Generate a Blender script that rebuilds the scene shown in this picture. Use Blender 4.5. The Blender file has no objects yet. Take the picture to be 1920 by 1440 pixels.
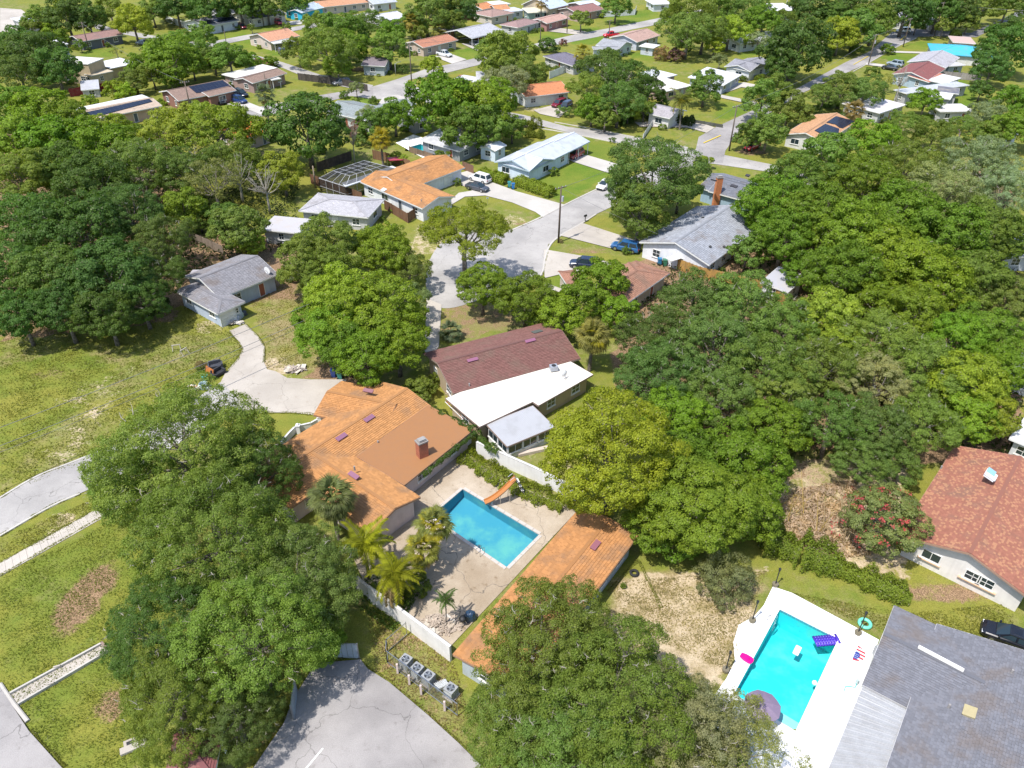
import bpy, bmesh, math, random
import numpy as np
from mathutils import Vector, Matrix
from mathutils.geometry import tessellate_polygon
SC = bpy.context.scene
COL = SC.collection
rnd = random.Random(7)
# ------------------------------------------------------------------ camera, sky, sun, exposure
H = 56.0; F = 1461.0; PITCH = math.radians(35.5); ROLL = math.radians(0.8)
_fw = Vector((0, math.cos(PITCH), -math.sin(PITCH))); _u0 = Vector((0, math.sin(PITCH), math.cos(PITCH))); _r0 = Vector((1, 0, 0))
_rt = math.cos(ROLL)*_r0 + math.sin(ROLL)*_u0; _up = -math.sin(ROLL)*_r0 + math.cos(ROLL)*_u0
cam = bpy.data.objects.new('camera', bpy.data.cameras.new('camera')); COL.objects.link(cam)
cam.data.sensor_width = 36.0; cam.data.lens = F/1920*36.0; cam.data.clip_start = 0.5; cam.data.clip_end = 6000
mw = Matrix.Identity(4)
for i in range(3):
    mw[i][0] = _rt[i]; mw[i][1] = _up[i]; mw[i][2] = -_fw[i]
mw.translation = Vector((0, 0, H)); cam.matrix_world = mw
SC.camera = cam
SUN_AZ = Vector((-0.72, -0.69)).normalized(); SUN_EL = math.radians(62)
world = bpy.data.worlds.new('World'); SC.world = world; world.use_nodes = True
wn = world.node_tree.nodes; wl = world.node_tree.links; wn.clear()
sky = wn.new('ShaderNodeTexSky'); sky.sky_type = 'NISHITA'; sky.sun_disc = False
sky.sun_elevation = SUN_EL; sky.sun_rotation = math.atan2(SUN_AZ.x, SUN_AZ.y); sky.air_density = 1.0; sky.dust_density = 1.2
bg = wn.new('ShaderNodeBackground'); bg.inputs['Strength'].default_value = 0.15
wo = wn.new('ShaderNodeOutputWorld'); wl.new(sky.outputs[0], bg.inputs[0]); wl.new(bg.outputs[0], wo.inputs[0])
sl = bpy.data.lights.new('sun', 'SUN'); sl.energy = 3.7; sl.angle = math.radians(0.53); sl.color = (1.0, 0.955, 0.89)
so = bpy.data.objects.new('sun', sl); COL.objects.link(so)
sd = Vector((SUN_AZ.x*math.cos(SUN_EL), SUN_AZ.y*math.cos(SUN_EL), math.sin(SUN_EL)))
so.rotation_euler = sd.to_track_quat('Z', 'Y').to_euler(); so.location = (0, 0, 120)
vs = SC.view_settings; vs.view_transform = 'Standard'; vs.look = 'None'; vs.gamma = 1.0; vs.use_curve_mapping = False; vs.exposure = 0.69
SC.cycles.max_bounces = 6; SC.cycles.transparent_max_bounces = 12; SC.cycles.diffuse_bounces = 3; SC.cycles.use_denoising = True
SC.cycles.caustics_reflective = False; SC.cycles.caustics_refractive = False
# ------------------------------------------------------------------ picking points of the place by where the photo shows them
def ray(p):
    return _fw*F + _rt*(p[0]-960) - _up*(p[1]-720)
def W(p, z=0.0):
    d = ray(p); t = (z-H)/d.z
    return Vector((d.x*t, d.y*t, z))
def W2(p, z=0.0):
    v = W(p, z); return Vector((v.x, v.y))
def onplane(p, o, n):
    d = ray(p); c = Vector((0, 0, H)); t = (o-c).dot(n)/d.dot(n)
    return c+d*t
def proj(v):
    d = Vector(v)-Vector((0, 0, H)); k = d.dot(_fw)
    return (960+F*d.dot(_rt)/k, 720-F*d.dot(_up)/k)
def mpp(p, z=0.0):                       # metres per photo pixel at that point
    return (W(p, z)-Vector((0, 0, H))).dot(_fw)/F
def height_of(base, top_py):             # height of an upright thing from where its top shows
    b = W(base); z = 1.0
    for _ in range(60):
        y = proj((b.x, b.y, z))[1]; z += (y-top_py)*mpp(base)*0.9
    return z
# ------------------------------------------------------------------ materials
MATS = {}
def newmat(n):
    m = bpy.data.materials.new(n); m.use_nodes = True; nt = m.node_tree; nt.nodes.clear()
    out = nt.nodes.new('ShaderNodeOutputMaterial'); b = nt.nodes.new('ShaderNodeBsdfPrincipled'); nt.links.new(b.outputs[0], out.inputs[0])
    MATS[n] = m
    return m, nt, b, out
def N(nt, t, **k):
    n = nt.nodes.new(t)
    for a, v in k.items():
        if a in n.inputs.keys(): n.inputs[a].default_value = v
        else: setattr(n, a, v)
    return n
def mixc(nt, fac, a, b, mode='MIX'):
    m = nt.nodes.new('ShaderNodeMix'); m.data_type = 'RGBA'; m.blend_type = mode
    for s, v in ((0, fac), (6, a), (7, b)):
        if hasattr(v, 'is_linked') or hasattr(v, 'links'): nt.links.new(v, m.inputs[s])
        else: m.inputs[s].default_value = v if s == 0 or len(v) == 4 else (*v, 1)
    return m.outputs[2]
def ramp(nt, x, a, b, c0=0.0, c1=1.0):
    m = nt.nodes.new('ShaderNodeMapRange'); m.interpolation_type = 'SMOOTHSTEP'
    nt.links.new(x, m.inputs[0]); m.inputs[1].default_value = a; m.inputs[2].default_value = b; m.inputs[3].default_value = c0; m.inputs[4].default_value = c1
    return m.outputs[0]
def noise(nt, co, scale, detail=4, rough=0.6):
    n = N(nt, 'ShaderNodeTexNoise'); n.inputs['Scale'].default_value = scale; n.inputs['Detail'].default_value = detail; n.inputs['Roughness'].default_value = rough
    if co is not None: nt.links.new(co, n.inputs['Vector'])
    return n.outputs[0]
def bump(nt, b, h, s, d=0.02):
    bp = nt.nodes.new('ShaderNodeBump'); bp.inputs['Strength'].default_value = s; bp.inputs['Distance'].default_value = d
    nt.links.new(h, bp.inputs['Height']); nt.links.new(bp.outputs[0], b.inputs['Normal'])
def coords(nt, kind='Object'):
    return nt.nodes.new('ShaderNodeTexCoord').outputs[kind]
def worldco(nt):
    return nt.nodes.new('ShaderNodeNewGeometry').outputs['Position']
def objcol(nt):
    return nt.nodes.new('ShaderNodeObjectInfo').outputs['Color']
# painted surface in the object's own colour, with dirt
def paint(n, rough=0.6, dirt=0.25, metallic=0.0, sc=0.8, spec=0.35, streak=False):
    m, nt, b, o = newmat(n); co = worldco(nt)
    n1 = noise(nt, co, sc, 5); n2 = noise(nt, co, sc*9, 3)
    if streak:
        mp = N(nt, 'ShaderNodeMapping'); nt.links.new(co, mp.inputs[0]); mp.inputs['Scale'].default_value = (3, 3, 0.25); n2 = noise(nt, mp.outputs[0], 1.0, 4)
    f = ramp(nt, n1, 0.35, 0.75); c = mixc(nt, f, objcol(nt), objcol(nt))
    d = mixc(nt, dirt, objcol(nt), (0.16, 0.13, 0.10)); c = mixc(nt, f, objcol(nt), d)
    g = ramp(nt, n2, 0.3, 0.8, 1.0, 1.0-dirt*0.7)
    c2 = mixc(nt, 1.0, c, (1, 1, 1), 'MULTIPLY'); mm = nt.nodes[-1]; nt.links.new(g, mm.inputs[7])
    nt.links.new(c2, b.inputs['Base Color']); b.inputs['Roughness'].default_value = rough; b.inputs['Metallic'].default_value = metallic
    b.inputs['Specular IOR Level'].default_value = spec
    bump(nt, b, n2, 0.15, 0.01)
    return m
paint('wall', 0.8, 0.16, streak=True); paint('trim', 0.55, 0.12); paint('metal_sheet', 0.4, 0.22, 0.3, 1.2); paint('wood', 0.8, 0.45, sc=2.0, streak=True)
paint('plain', 0.6, 0.12, sc=2.0); paint('plastic', 0.35, 0.06, sc=3.0, spec=0.5); paint('carpaint', 0.22, 0.04, 0.0, 1.0, 0.6)
MATS['carpaint'].node_tree.nodes['Principled BSDF'].inputs['Coat Weight'].default_value = 0.6
def roofmat(n, bw, bh, contrast):
    m, nt, b, o = newmat(n); uv = coords(nt, 'UV'); co = worldco(nt)
    br = N(nt, 'ShaderNodeTexBrick'); nt.links.new(uv, br.inputs['Vector'])
    for k, v in (('Scale', 1.0), ('Mortar Size', 0.018), ('Mortar Smooth', 0.3), ('Brick Width', bw), ('Row Height', bh), ('Bias', 0.0)): br.inputs[k].default_value = v
    br.inputs['Color1'].default_value = (1+contrast, 1+contrast, 1+contrast, 1); br.inputs['Color2'].default_value = (1-contrast, 1-contrast, 1-contrast, 1); br.inputs['Mortar'].default_value = (0.55, 0.55, 0.55, 1)
    c = mixc(nt, 1.0, objcol(nt), br.outputs[0], 'MULTIPLY')
    n1 = noise(nt, co, 0.45, 6); st = ramp(nt, n1, 0.52, 0.72, 0, 0.35); c = mixc(nt, st, c, (0.13, 0.11, 0.10))
    n2 = noise(nt, co, 6.0, 3); g = ramp(nt, n2, 0.25, 0.8, 0.82, 1.15)
    c2 = mixc(nt, 1.0, c, (1, 1, 1), 'MULTIPLY'); nt.links.new(g, nt.nodes[-1].inputs[7])
    nt.links.new(c2, b.inputs['Base Color']); b.inputs['Roughness'].default_value = 0.85; b.inputs['Specular IOR Level'].default_value = 0.25
    bump(nt, b, br.outputs[1], -0.4, 0.02)
    return m
roofmat('shingle', 0.5, 0.22, 0.12)
def shingle_geo():
    m, nt, b, o = newmat('shingle_piece'); co = worldco(nt)
    r = nt.nodes.new('ShaderNodeNewGeometry').outputs['Random Per Island']
    g = ramp(nt, r, 0, 1, 0.88, 1.1); c = mixc(nt, 1.0, objcol(nt), (1, 1, 1), 'MULTIPLY'); nt.links.new(g, nt.nodes[-2].inputs[7] if False else [x for x in nt.nodes if x.bl_idname == 'ShaderNodeMix'][-1].inputs[7])
    n1 = noise(nt, co, 0.4, 6); st = ramp(nt, n1, 0.46, 0.7, 0, 0.5); c = mixc(nt, st, c, (0.16, 0.12, 0.09))
    nt.links.new(c, b.inputs['Base Color']); b.inputs['Roughness'].default_value = 0.85; b.inputs['Specular IOR Level'].default_value = 0.25
shingle_geo()
def fleck():
    m = MATS['shingle_piece'].copy(); MATS['shingle_fleck'] = m; nt = m.node_tree; b = [x for x in nt.nodes if x.bl_idname == 'ShaderNodeBsdfPrincipled'][0]; r = nt.nodes.new('ShaderNodeNewGeometry').outputs['Random Per Island']
    src = b.inputs['Base Color'].links[0].from_socket; c = mixc(nt, ramp(nt, r, .70, .8, 0, .45), src, (0.46, 0.26, 0.13)); nt.links.new(c, b.inputs['Base Color'])
fleck()
def flatroof():
    m, nt, b, o = newmat('flat_roofing'); co = worldco(nt)
    n1 = noise(nt, co, 0.35, 7, 0.65); n2 = noise(nt, co, 3.0, 5)
    c = mixc(nt, ramp(nt, n1, 0.42, 0.72, 0, 0.55), objcol(nt), (0.42, 0.36, 0.28)); c = mixc(nt, ramp(nt, n2, 0.58, 0.75, 0, 0.35), c, (0.3, 0.27, 0.24))
    nt.links.new(c, b.inputs['Base Color']); b.inputs['Roughness'].default_value = 0.7; bump(nt, b, n2, 0.2, 0.02)
flatroof()
def ribbed():
    m, nt, b, o = newmat('ribbed_metal'); uv = coords(nt, 'UV'); co = worldco(nt)
    wv = N(nt, 'ShaderNodeTexWave'); wv.bands_direction = 'X'; wv.inputs['Scale'].default_value = 1.6; nt.links.new(uv, wv.inputs['Vector'])
    n1 = noise(nt, co, 0.7, 6); c = mixc(nt, ramp(nt, n1, 0.45, 0.7, 0, 0.35), objcol(nt), (0.30, 0.29, 0.28))
    nt.links.new(c, b.inputs['Base Color']); b.inputs['Roughness'].default_value = 0.4; b.inputs['Metallic'].default_value = 0.2; bump(nt, b, wv.outputs[1], 0.5, 0.03)
ribbed()
def brickmat():
    m, nt, b, o = newmat('brick'); co = coords(nt, 'Object')
    mp = N(nt, 'ShaderNodeMapping'); nt.links.new(co, mp.inputs[0]); mp.inputs['Rotation'].default_value = (math.radians(90), 0, 0)
    br = N(nt, 'ShaderNodeTexBrick'); nt.links.new(mp.outputs[0], br.inputs['Vector'])
    for k, v in (('Scale', 1.0), ('Mortar Size', 0.012), ('Brick Width', 0.22), ('Row Height', 0.08)): br.inputs[k].default_value = v
    br.inputs['Color1'].default_value = (1.1, 1.05, 1.0, 1); br.inputs['Color2'].default_value = (0.7, 0.68, 0.66, 1); br.inputs['Mortar'].default_value = (1.1, 1.3, 1.4, 1)
    c = mixc(nt, 1.0, objcol(nt), br.outputs[0], 'MULTIPLY'); nt.links.new(c, b.inputs['Base Color']); b.inputs['Roughness'].default_value = 0.85
brickmat()
def simple(n, col, rough=0.5, metal=0.0, spec=0.5):
    m, nt, b, o = newmat(n); b.inputs['Base Color'].default_value = (*col, 1); b.inputs['Roughness'].default_value = rough; b.inputs['Metallic'].default_value = metal; b.inputs['Specular IOR Level'].default_value = spec
    return m
simple('glass', (0.02, 0.035, 0.045), 0.06, 0.0, 0.8); simple('tyre', (0.02, 0.02, 0.02), 0.8); simple('steel', (0.55, 0.56, 0.58), 0.3, 0.9)
simple('black', (0.02, 0.02, 0.022), 0.6)
def solarmat():
    m, nt, b, o = newmat('solar'); uv = coords(nt, 'UV')
    br = N(nt, 'ShaderNodeTexBrick'); br.offset = 0.0; nt.links.new(uv, br.inputs['Vector'])
    for k, v in (('Scale', 1.0), ('Mortar Size', 0.02), ('Brick Width', 1.0), ('Row Height', 1.65)): br.inputs[k].default_value = v
    br.inputs['Color1'].default_value = (0.010, 0.013, 0.03, 1); br.inputs['Color2'].default_value = (0.014, 0.018, 0.036, 1); br.inputs['Mortar'].default_value = (0.05, 0.055, 0.07, 1)
    nt.links.new(br.outputs[0], b.inputs['Base Color']); b.inputs['Roughness'].default_value = 0.25; b.inputs['Specular IOR Level'].default_value = 0.35
solarmat()
def screenmat():
    m, nt, b, o = newmat('insect_screen'); b.inputs['Base Color'].default_value = (0.02, 0.02, 0.022, 1); b.inputs['Roughness'].default_value = 0.9
    t = N(nt, 'ShaderNodeBsdfTransparent'); mx = N(nt, 'ShaderNodeMixShader'); mx.inputs[0].default_value = 0.55
    nt.links.new(t.outputs[0], mx.inputs[1]); nt.links.new(b.outputs[0], mx.inputs[2]); nt.links.new(mx.outputs[0], o.inputs[0])
screenmat()
def watermat():
    m, nt, b, o = newmat('water'); co = worldco(nt)
    t = N(nt, 'ShaderNodeBsdfTransparent'); t.inputs[0].default_value = (0.70, 0.94, 0.97, 1)
    g = N(nt, 'ShaderNodeBsdfGlossy'); g.inputs['Roughness'].default_value = 0.08
    fr = N(nt, 'ShaderNodeFresnel'); fr.inputs[0].default_value = 1.33
    bp = N(nt, 'ShaderNodeBump'); bp.inputs['Strength'].default_value = 0.45; bp.inputs['Distance'].default_value = 0.06
    nt.links.new(noise(nt, co, 2.2, 3), bp.inputs['Height'])
    for x in (g, fr): nt.links.new(bp.outputs[0], x.inputs['Normal'])
    mx = N(nt, 'ShaderNodeMixShader'); nt.links.new(fr.outputs[0], mx.inputs[0]); nt.links.new(t.outputs[0], mx.inputs[1]); nt.links.new(g.outputs[0], mx.inputs[2]); nt.links.new(mx.outputs[0], o.inputs[0])
watermat()
def plaster():
    m, nt, b, o = newmat('pool_plaster'); co = worldco(nt)
    c = mixc(nt, ramp(nt, noise(nt, co, 0.35, 4), 0.42, 0.72, 0, 0.4), objcol(nt), (0.35, 0.62, 0.36)); c = mixc(nt, ramp(nt, noise(nt, co, 2.5, 4), 0.55, 0.75, 0, 0.3), c, (0.03, 0.25, 0.36))
    nt.links.new(c, b.inputs['Base Color']); b.inputs['Roughness'].default_value = 0.8
plaster()
def leafmat():
    m, nt, b, o = newmat('leaf'); r = nt.nodes.new('ShaderNodeNewGeometry').outputs['Random Per Island']
    oi = nt.nodes.new('ShaderNodeObjectInfo'); co = coords(nt, 'Object')
    g = ramp(nt, r, 0, 1, 0.84, 1.38); c = mixc(nt, 1.0, oi.outputs['Color'], (1, 1, 1), 'MULTIPLY'); k = [x for x in nt.nodes if x.bl_idname == 'ShaderNodeMix'][-1]; nt.links.new(g, k.inputs[7])
    n1 = noise(nt, worldco(nt), 0.5, 3); c = mixc(nt, ramp(nt, n1, 0.4, 0.68, 0, 0.38), c, mixc(nt, 1.0, c, (1.28, 1.12, 0.6), 'MULTIPLY'))
    c = mixc(nt, ramp(nt, r, 0.965, 0.985, 0, 0.75), c, (0.26, 0.24, 0.16))
    nt.links.new(c, b.inputs['Base Color']); b.inputs['Roughness'].default_value = 0.55; b.inputs['Specular IOR Level'].default_value = 0.2
    tl = N(nt, 'ShaderNodeBsdfTranslucent'); nt.links.new(mixc(nt, 1.0, c, (1.25, 1.3, 0.5), 'MULTIPLY'), tl.inputs[0])
    mx = N(nt, 'ShaderNodeMixShader'); mx.inputs[0].default_value = 0.44; nt.links.new(b.outputs[0], mx.inputs[1]); nt.links.new(tl.outputs[0], mx.inputs[2]); nt.links.new(mx.outputs[0], o.inputs[0])
leafmat()
def barkmat():
    m, nt, b, o = newmat('bark'); co = worldco(nt); c = mixc(nt, ramp(nt, noise(nt, co, 4, 5), 0.3, 0.7), (0.07, 0.055, 0.045), (0.24, 0.21, 0.18))
    nt.links.new(c, b.inputs['Base Color']); b.inputs['Roughness'].default_value = 0.9
barkmat()
def pavement(n, c0, c1, crack=0.5, stain=(0.12, 0.10, 0.09), st=0.3, joints=None):
    m, nt, b, o = newmat(n); co = worldco(nt)
    n1 = noise(nt, co, 0.12, 7, 0.62); n2 = noise(nt, co, 1.1, 6, 0.65); n3 = noise(nt, co, 14, 2)
    c = mixc(nt, ramp(nt, n1, 0.3, 0.7), c0, c1); c = mixc(nt, ramp(nt, n2, 0.55, 0.8, 0, st), c, stain)
    mp = N(nt, 'ShaderNodeMapping'); nt.links.new(co, mp.inputs[0]); mp.inputs['Scale'].default_value = (0.16, 0.16, 0)
    ad = N(nt, 'ShaderNodeVectorMath', operation='ADD'); nz = N(nt, 'ShaderNodeTexNoise'); nz.inputs['Scale'].default_value = 0.35; nz.inputs['Detail'].default_value = 5; nt.links.new(co, nz.inputs['Vector'])
    sc = N(nt, 'ShaderNodeVectorMath', operation='SCALE'); sc.inputs['Scale'].default_value = 0.45; nt.links.new(nz.outputs[1], sc.inputs[0])
    nt.links.new(mp.outputs[0], ad.inputs[0]); nt.links.new(sc.outputs[0], ad.inputs[1])
    vo = N(nt, 'ShaderNodeTexVoronoi'); vo.feature = 'DISTANCE_TO_EDGE'; vo.inputs['Scale'].default_value = 1.0; nt.links.new(ad.outputs[0], vo.inputs['Vector'])
    ck = ramp(nt, vo.outputs['Distance'], 0.001, 0.0055, crack*.7, 0.0); c = mixc(nt, ck, c, (0.08, 0.075, 0.07))
    g = ramp(nt, n3, 0.2, 0.8, 0.86, 1.12); c2 = mixc(nt, 1.0, c, (1, 1, 1), 'MULTIPLY'); nt.links.new(g, [x for x in nt.nodes if x.bl_idname == 'ShaderNodeMix'][-1].inputs[7])
    nt.links.new(c2, b.inputs['Base Color']); b.inputs['Roughness'].default_value = 0.9; b.inputs['Specular IOR Level'].default_value = 0.2; bump(nt, b, n3, 0.2, 0.01)
pavement('asphalt', (0.275, 0.262, 0.252), (0.40, 0.38, 0.36), 0.65, st=.45)
pavement('asphalt_old', (0.225, 0.212, 0.208), (0.35, 0.33, 0.32), 0.75, st=0.6)
pavement('asphalt_dark', (0.15, 0.145, 0.15), (0.2, 0.19, 0.2), 0.3)
pavement('concrete', (0.36, 0.325, 0.285), (0.47, 0.43, 0.38), 0.5, (0.26, 0.21, 0.16), 0.55)
pavement('concrete_white', (0.40, 0.375, 0.34), (0.49, 0.465, 0.43), 0.25, (0.4, 0.36, 0.3), 0.3)
pavement('pool_deck_white', (0.78, 0.78, 0.78), (0.84, 0.84, 0.84), 0.05, (0.6, 0.6, 0.62), 0.15)
pavement('deck_dirty', (0.30, 0.235, 0.165), (0.47, 0.40, 0.315), 0.95, (0.17, 0.115, 0.065), 1.0)
# ------------------------------------------------------------------ mesh building
def wloc(o):
    v = Vector((0, 0, 0))
    while o is not None: v += o.location; o = o.parent
    return v
class MB:
    def __init__(s): s.v = []; s.f = []; s.uv = {}
    def poly(s, pts, uv=None):
        i = len(s.v); s.v += [tuple(p) for p in pts]; s.f.append(tuple(range(i, i+len(pts))))
        if uv: s.uv[len(s.f)-1] = uv
    def box(s, c, d, rz=0.0, m=None):
        c = Vector(c); hx, hy, hz = d[0]/2, d[1]/2, d[2]/2; cs, sn = math.cos(rz), math.sin(rz); i = len(s.v)
        for z in (-hz, hz):
            for x, y in ((-hx, -hy), (hx, -hy), (hx, hy), (-hx, hy)):
                p = Vector((x*cs-y*sn, x*sn+y*cs, z))
                if m is not None: p = m @ Vector((x, y, z))
                s.v.append(tuple(c+p))
        s.f += [(i+3, i+2, i+1, i), (i+4, i+5, i+6, i+7)]+[(i+k, i+(k+1) % 4, i+4+(k+1) % 4, i+4+k) for k in range(4)]
    def bar(s, a, b, w, h=None):
        a = Vector(a); b = Vector(b); d = b-a; L = d.length
        if L < 1e-6: return
        q = d.to_track_quat('X', 'Z').to_matrix(); s.box((a+b)/2, (L, w, h or w), m=q)
    def prism(s, pts, z0, z1):
        n = len(pts); i = len(s.v); ar = sum(pts[k][0]*pts[(k+1) % n][1]-pts[(k+1) % n][0]*pts[k][1] for k in range(n))
        if ar < 0: pts = pts[::-1]
        s.v += [(p[0], p[1], z0) for p in pts]+[(p[0], p[1], z1) for p in pts]
        s.f += [tuple(range(i+n-1, i-1, -1)), tuple(range(i+n, i+2*n))]+[(i+k, i+(k+1) % n, i+n+(k+1) % n, i+n+k) for k in range(n)]
    def tube(s, pts, rad, n=7, cap=True):
        pts = [Vector(p) for p in pts]; R = rad if hasattr(rad, '__len__') else [rad]*len(pts); i0 = len(s.v); t0 = None
        for k, p in enumerate(pts):
            t = (pts[min(k+1, len(pts)-1)]-pts[max(k-1, 0)]).normalized()
            if t0 is None: a = t.orthogonal().normalized()
            else: a = (a-t*a.dot(t)).normalized()
            t0 = t; b = t.cross(a)
            for j in range(n):
                w = 2*math.pi*j/n; s.v.append(tuple(p+(a*math.cos(w)+b*math.sin(w))*R[k]))
        for k in range(len(pts)-1):
            for j in range(n):
                q = i0+k*n; s.f.append((q+j, q+(j+1) % n, q+n+(j+1) % n, q+n+j))
        if cap:
            s.f.append(tuple(i0+j for j in range(n-1, -1, -1))); q = i0+(len(pts)-1)*n; s.f.append(tuple(q+j for j in range(n)))
    def cyl(s, c, r, h, n=16, r2=None):
        c = Vector(c); s.tube([c, c+Vector((0, 0, h))], [r, r if r2 is None else r2], n)
    def rings(s, rs, close=True):        # list of rings (lists of points) lofted
        i = len(s.v); n = len(rs[0])
        for r in rs: s.v += [tuple(p) for p in r]
        for k in range(len(rs)-1):
            for j in range(n): s.f.append((i+k*n+j, i+k*n+(j+1) % n, i+(k+1)*n+(j+1) % n, i+(k+1)*n+j))
        s.f.append(tuple(i+j for j in range(n-1, -1, -1))); q = i+(len(rs)-1)*n; s.f.append(tuple(q+j for j in range(n)))
    def sheet(s, outer, holes=(), z=0.0):
        loops = [[Vector((p[0], p[1], 0)) for p in outer]]+[[Vector((p[0], p[1], 0)) for p in h] for h in holes]
        i = len(s.v); flat = [p for l in loops for p in l]; s.v += [(p.x, p.y, z) for p in flat]
        for t in tessellate_polygon(loops):
            a, b, c = (flat[k] for k in t)
            cr = (b-a).cross(c-a).z
            if abs(cr) < 1e-9: continue
            s.f.append(tuple(i+k for k in (t if cr > 0 else t[::-1])))
    def mesh(s, name, off=Vector((0, 0, 0)), smooth=False):
        me = bpy.data.meshes.new(name); me.from_pydata([(x-off.x, y-off.y, z-off.z) for x, y, z in s.v], [], s.f)
        if s.uv:
            L = me.uv_layers.new(name='UVMap')
            for k, u in s.uv.items():
                for j, li in enumerate(me.polygons[k].loop_indices): L.data[li].uv = u[j]
        if smooth: me.polygons.foreach_set('use_smooth', [True]*len(me.polygons))
        me.update(); return me
    def build(s, name, mat, parent=None, color=None, smooth=False, local=False):
        off = Vector((0, 0, 0)) if (local or parent is None) else wloc(parent)
        return link(name, s.mesh(name, off, smooth), mat, parent, color)
def link(name, me, mat, parent=None, color=None, loc=None, rz=0.0, scale=None):
    o = bpy.data.objects.new(name, me); COL.objects.link(o)
    if mat is not None and not me.materials: me.materials.append(MATS[mat])
    if parent is not None: o.parent = parent
    if color is not None: o.color = (*color, 1)
    if loc is not None: o.location = loc
    if rz: o.rotation_euler.z = rz
    if scale is not None: o.scale = scale
    return o
LABELS = set()
def tag(o, label=None, cat=None, group=None, kind=None):
    if label: o['label'] = label; LABELS.add(label)
    if cat: o['category'] = cat
    if group: o['group'] = group
    if kind: o['kind'] = kind
    return o
def thing(name, label, cat, loc=(0, 0, 0), rz=0.0, group=None):
    o = bpy.data.objects.new(name, None); COL.objects.link(o); o.location = loc; o.rotation_euler.z = rz; o.empty_display_size = 0.2
    return tag(o, label, cat, group)
def dup(root, loc, rz, label, group=None, scale=None, color=None):
    r = root.copy(); COL.objects.link(r); r.location = loc; r.rotation_euler = (0, 0, rz); r['label'] = label; LABELS.add(label)
    if group: r['group'] = group
    if scale is not None: r.scale = scale
    for ch in list(root.children):
        c = ch.copy(); COL.objects.link(c); c.parent = r
        if color is not None and c.get('_paint'): c.color = (*color, 1)
        for g in list(ch.children):
            d = g.copy(); COL.objects.link(d); d.parent = c
    return r
def npmesh(name, V, n=4, mat='leaf', smooth=False):      # many separate n-gons from a numpy array (faces*n, 3)
    me = bpy.data.meshes.new(name); nv = len(V); nf = nv//n
    me.vertices.add(nv); me.vertices.foreach_set('co', np.ascontiguousarray(V, dtype=np.float32).ravel())
    me.loops.add(nv); me.loops.foreach_set('vertex_index', np.arange(nv, dtype=np.int32))
    me.polygons.add(nf); me.polygons.foreach_set('loop_start', np.arange(0, nv, n, dtype=np.int32))
    me.update(calc_edges=True); me.materials.append(MATS[mat]); return me
# ------------------------------------------------------------------ ground
def inpoly(X, Y, poly):
    c = np.zeros(X.shape, bool); n = len(poly); j = n-1
    for i in range(n):
        xi, yi = poly[i]; xj, yj = poly[j]
        with np.errstate(divide='ignore', invalid='ignore'):
            t = ((yi > Y) != (yj > Y)) & (X < (xj-xi)*(Y-yi)/(yj-yi+1e-12)+xi)
        c ^= t; j = i
    return c
def px2(pts, z=0.0): return [tuple(W2(p, z)) for p in pts]
def smooth(pts, it=2, closed=True):
    for _ in range(it):
        q = []; n = len(pts)
        for i in range(n if closed else n-1):
            a = pts[i]; b = pts[(i+1) % n]
            q += [(a[0]*.75+b[0]*.25, a[1]*.75+b[1]*.25), (a[0]*.25+b[0]*.75, a[1]*.25+b[1]*.75)]
        if not closed: q = [pts[0]]+q+[pts[-1]]
        pts = q
    return pts
POOL1 = px2([(868, 917), (1012, 1003), (950, 1065), (808, 968)])
POOL2 = px2([(1461.7, 1141.7), (1572.7, 1198.3), (1491.7, 1373), (1375, 1302)])
POOL3 = px2([(765, 277), (789, 270), (836, 288), (812, 294)])
DECK1 = px2([(770, 915), (872, 850), (940, 900), (1085, 955), (845, 1212), (690, 1110), (660, 1040), (735, 1000)])
DECK2 = px2([(1449, 1103), (1500, 1118), (1600, 1175), (1648, 1198), (1633, 1240), (1600, 1330), (1545, 1445), (1440, 1445), (1330, 1400), (1310, 1330), (1345, 1268), (1377, 1215)])
DECK2 = px2([(1449, 1100), (1485, 1112), (1648, 1200), (1610, 1300), (1548, 1450), (1420, 1450), (1310, 1345), (1362, 1272), (1378, 1240), (1375, 1205), (1385, 1172), (1415, 1155), (1432, 1135)])
DECK3 = px2([(742, 268), (775, 252), (862, 284), (828, 300), (800, 300)])
gx = np.concatenate([[-4000, -1500, -700, -400], np.arange(-250, 250.1, 1.15), [400, 700, 1500, 4000]])
gy = np.concatenate([[-1500, -400, -100, -20], np.arange(5, 75, 0.75), np.arange(75, 150, 1.1), np.arange(150, 430, 2.2), [520, 800, 1600, 5000]])
GX, GY = np.meshgrid(gx, gy); ny, nx = GX.shape
mask = np.zeros((3,)+GX.shape, np.float32); mask[0] = 0.55; mask[1] = 0.12; mask[2] = 0.12
def blob(px, py, rx, ry, ch, s=1.0):
    c = W2((px, py)); d = np.sqrt(((GX-c.x)/rx)**2+((GY-c.y)/ry)**2); m = np.clip(1.35-d, 0, 1)*s
    mask[ch] = np.maximum(mask[ch], m) if s > 0 else np.minimum(mask[ch], np.where(d < 1.2, np.clip(1+s*np.clip(1.35-d, 0, 1), 0, 1)*mask[ch], mask[ch]))
def area(pts, ch, v):
    k = inpoly(GX, GY, px2(pts)); mask[ch][k] = v
GREEN, SAND, BROWN = 0, 1, 2
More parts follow.
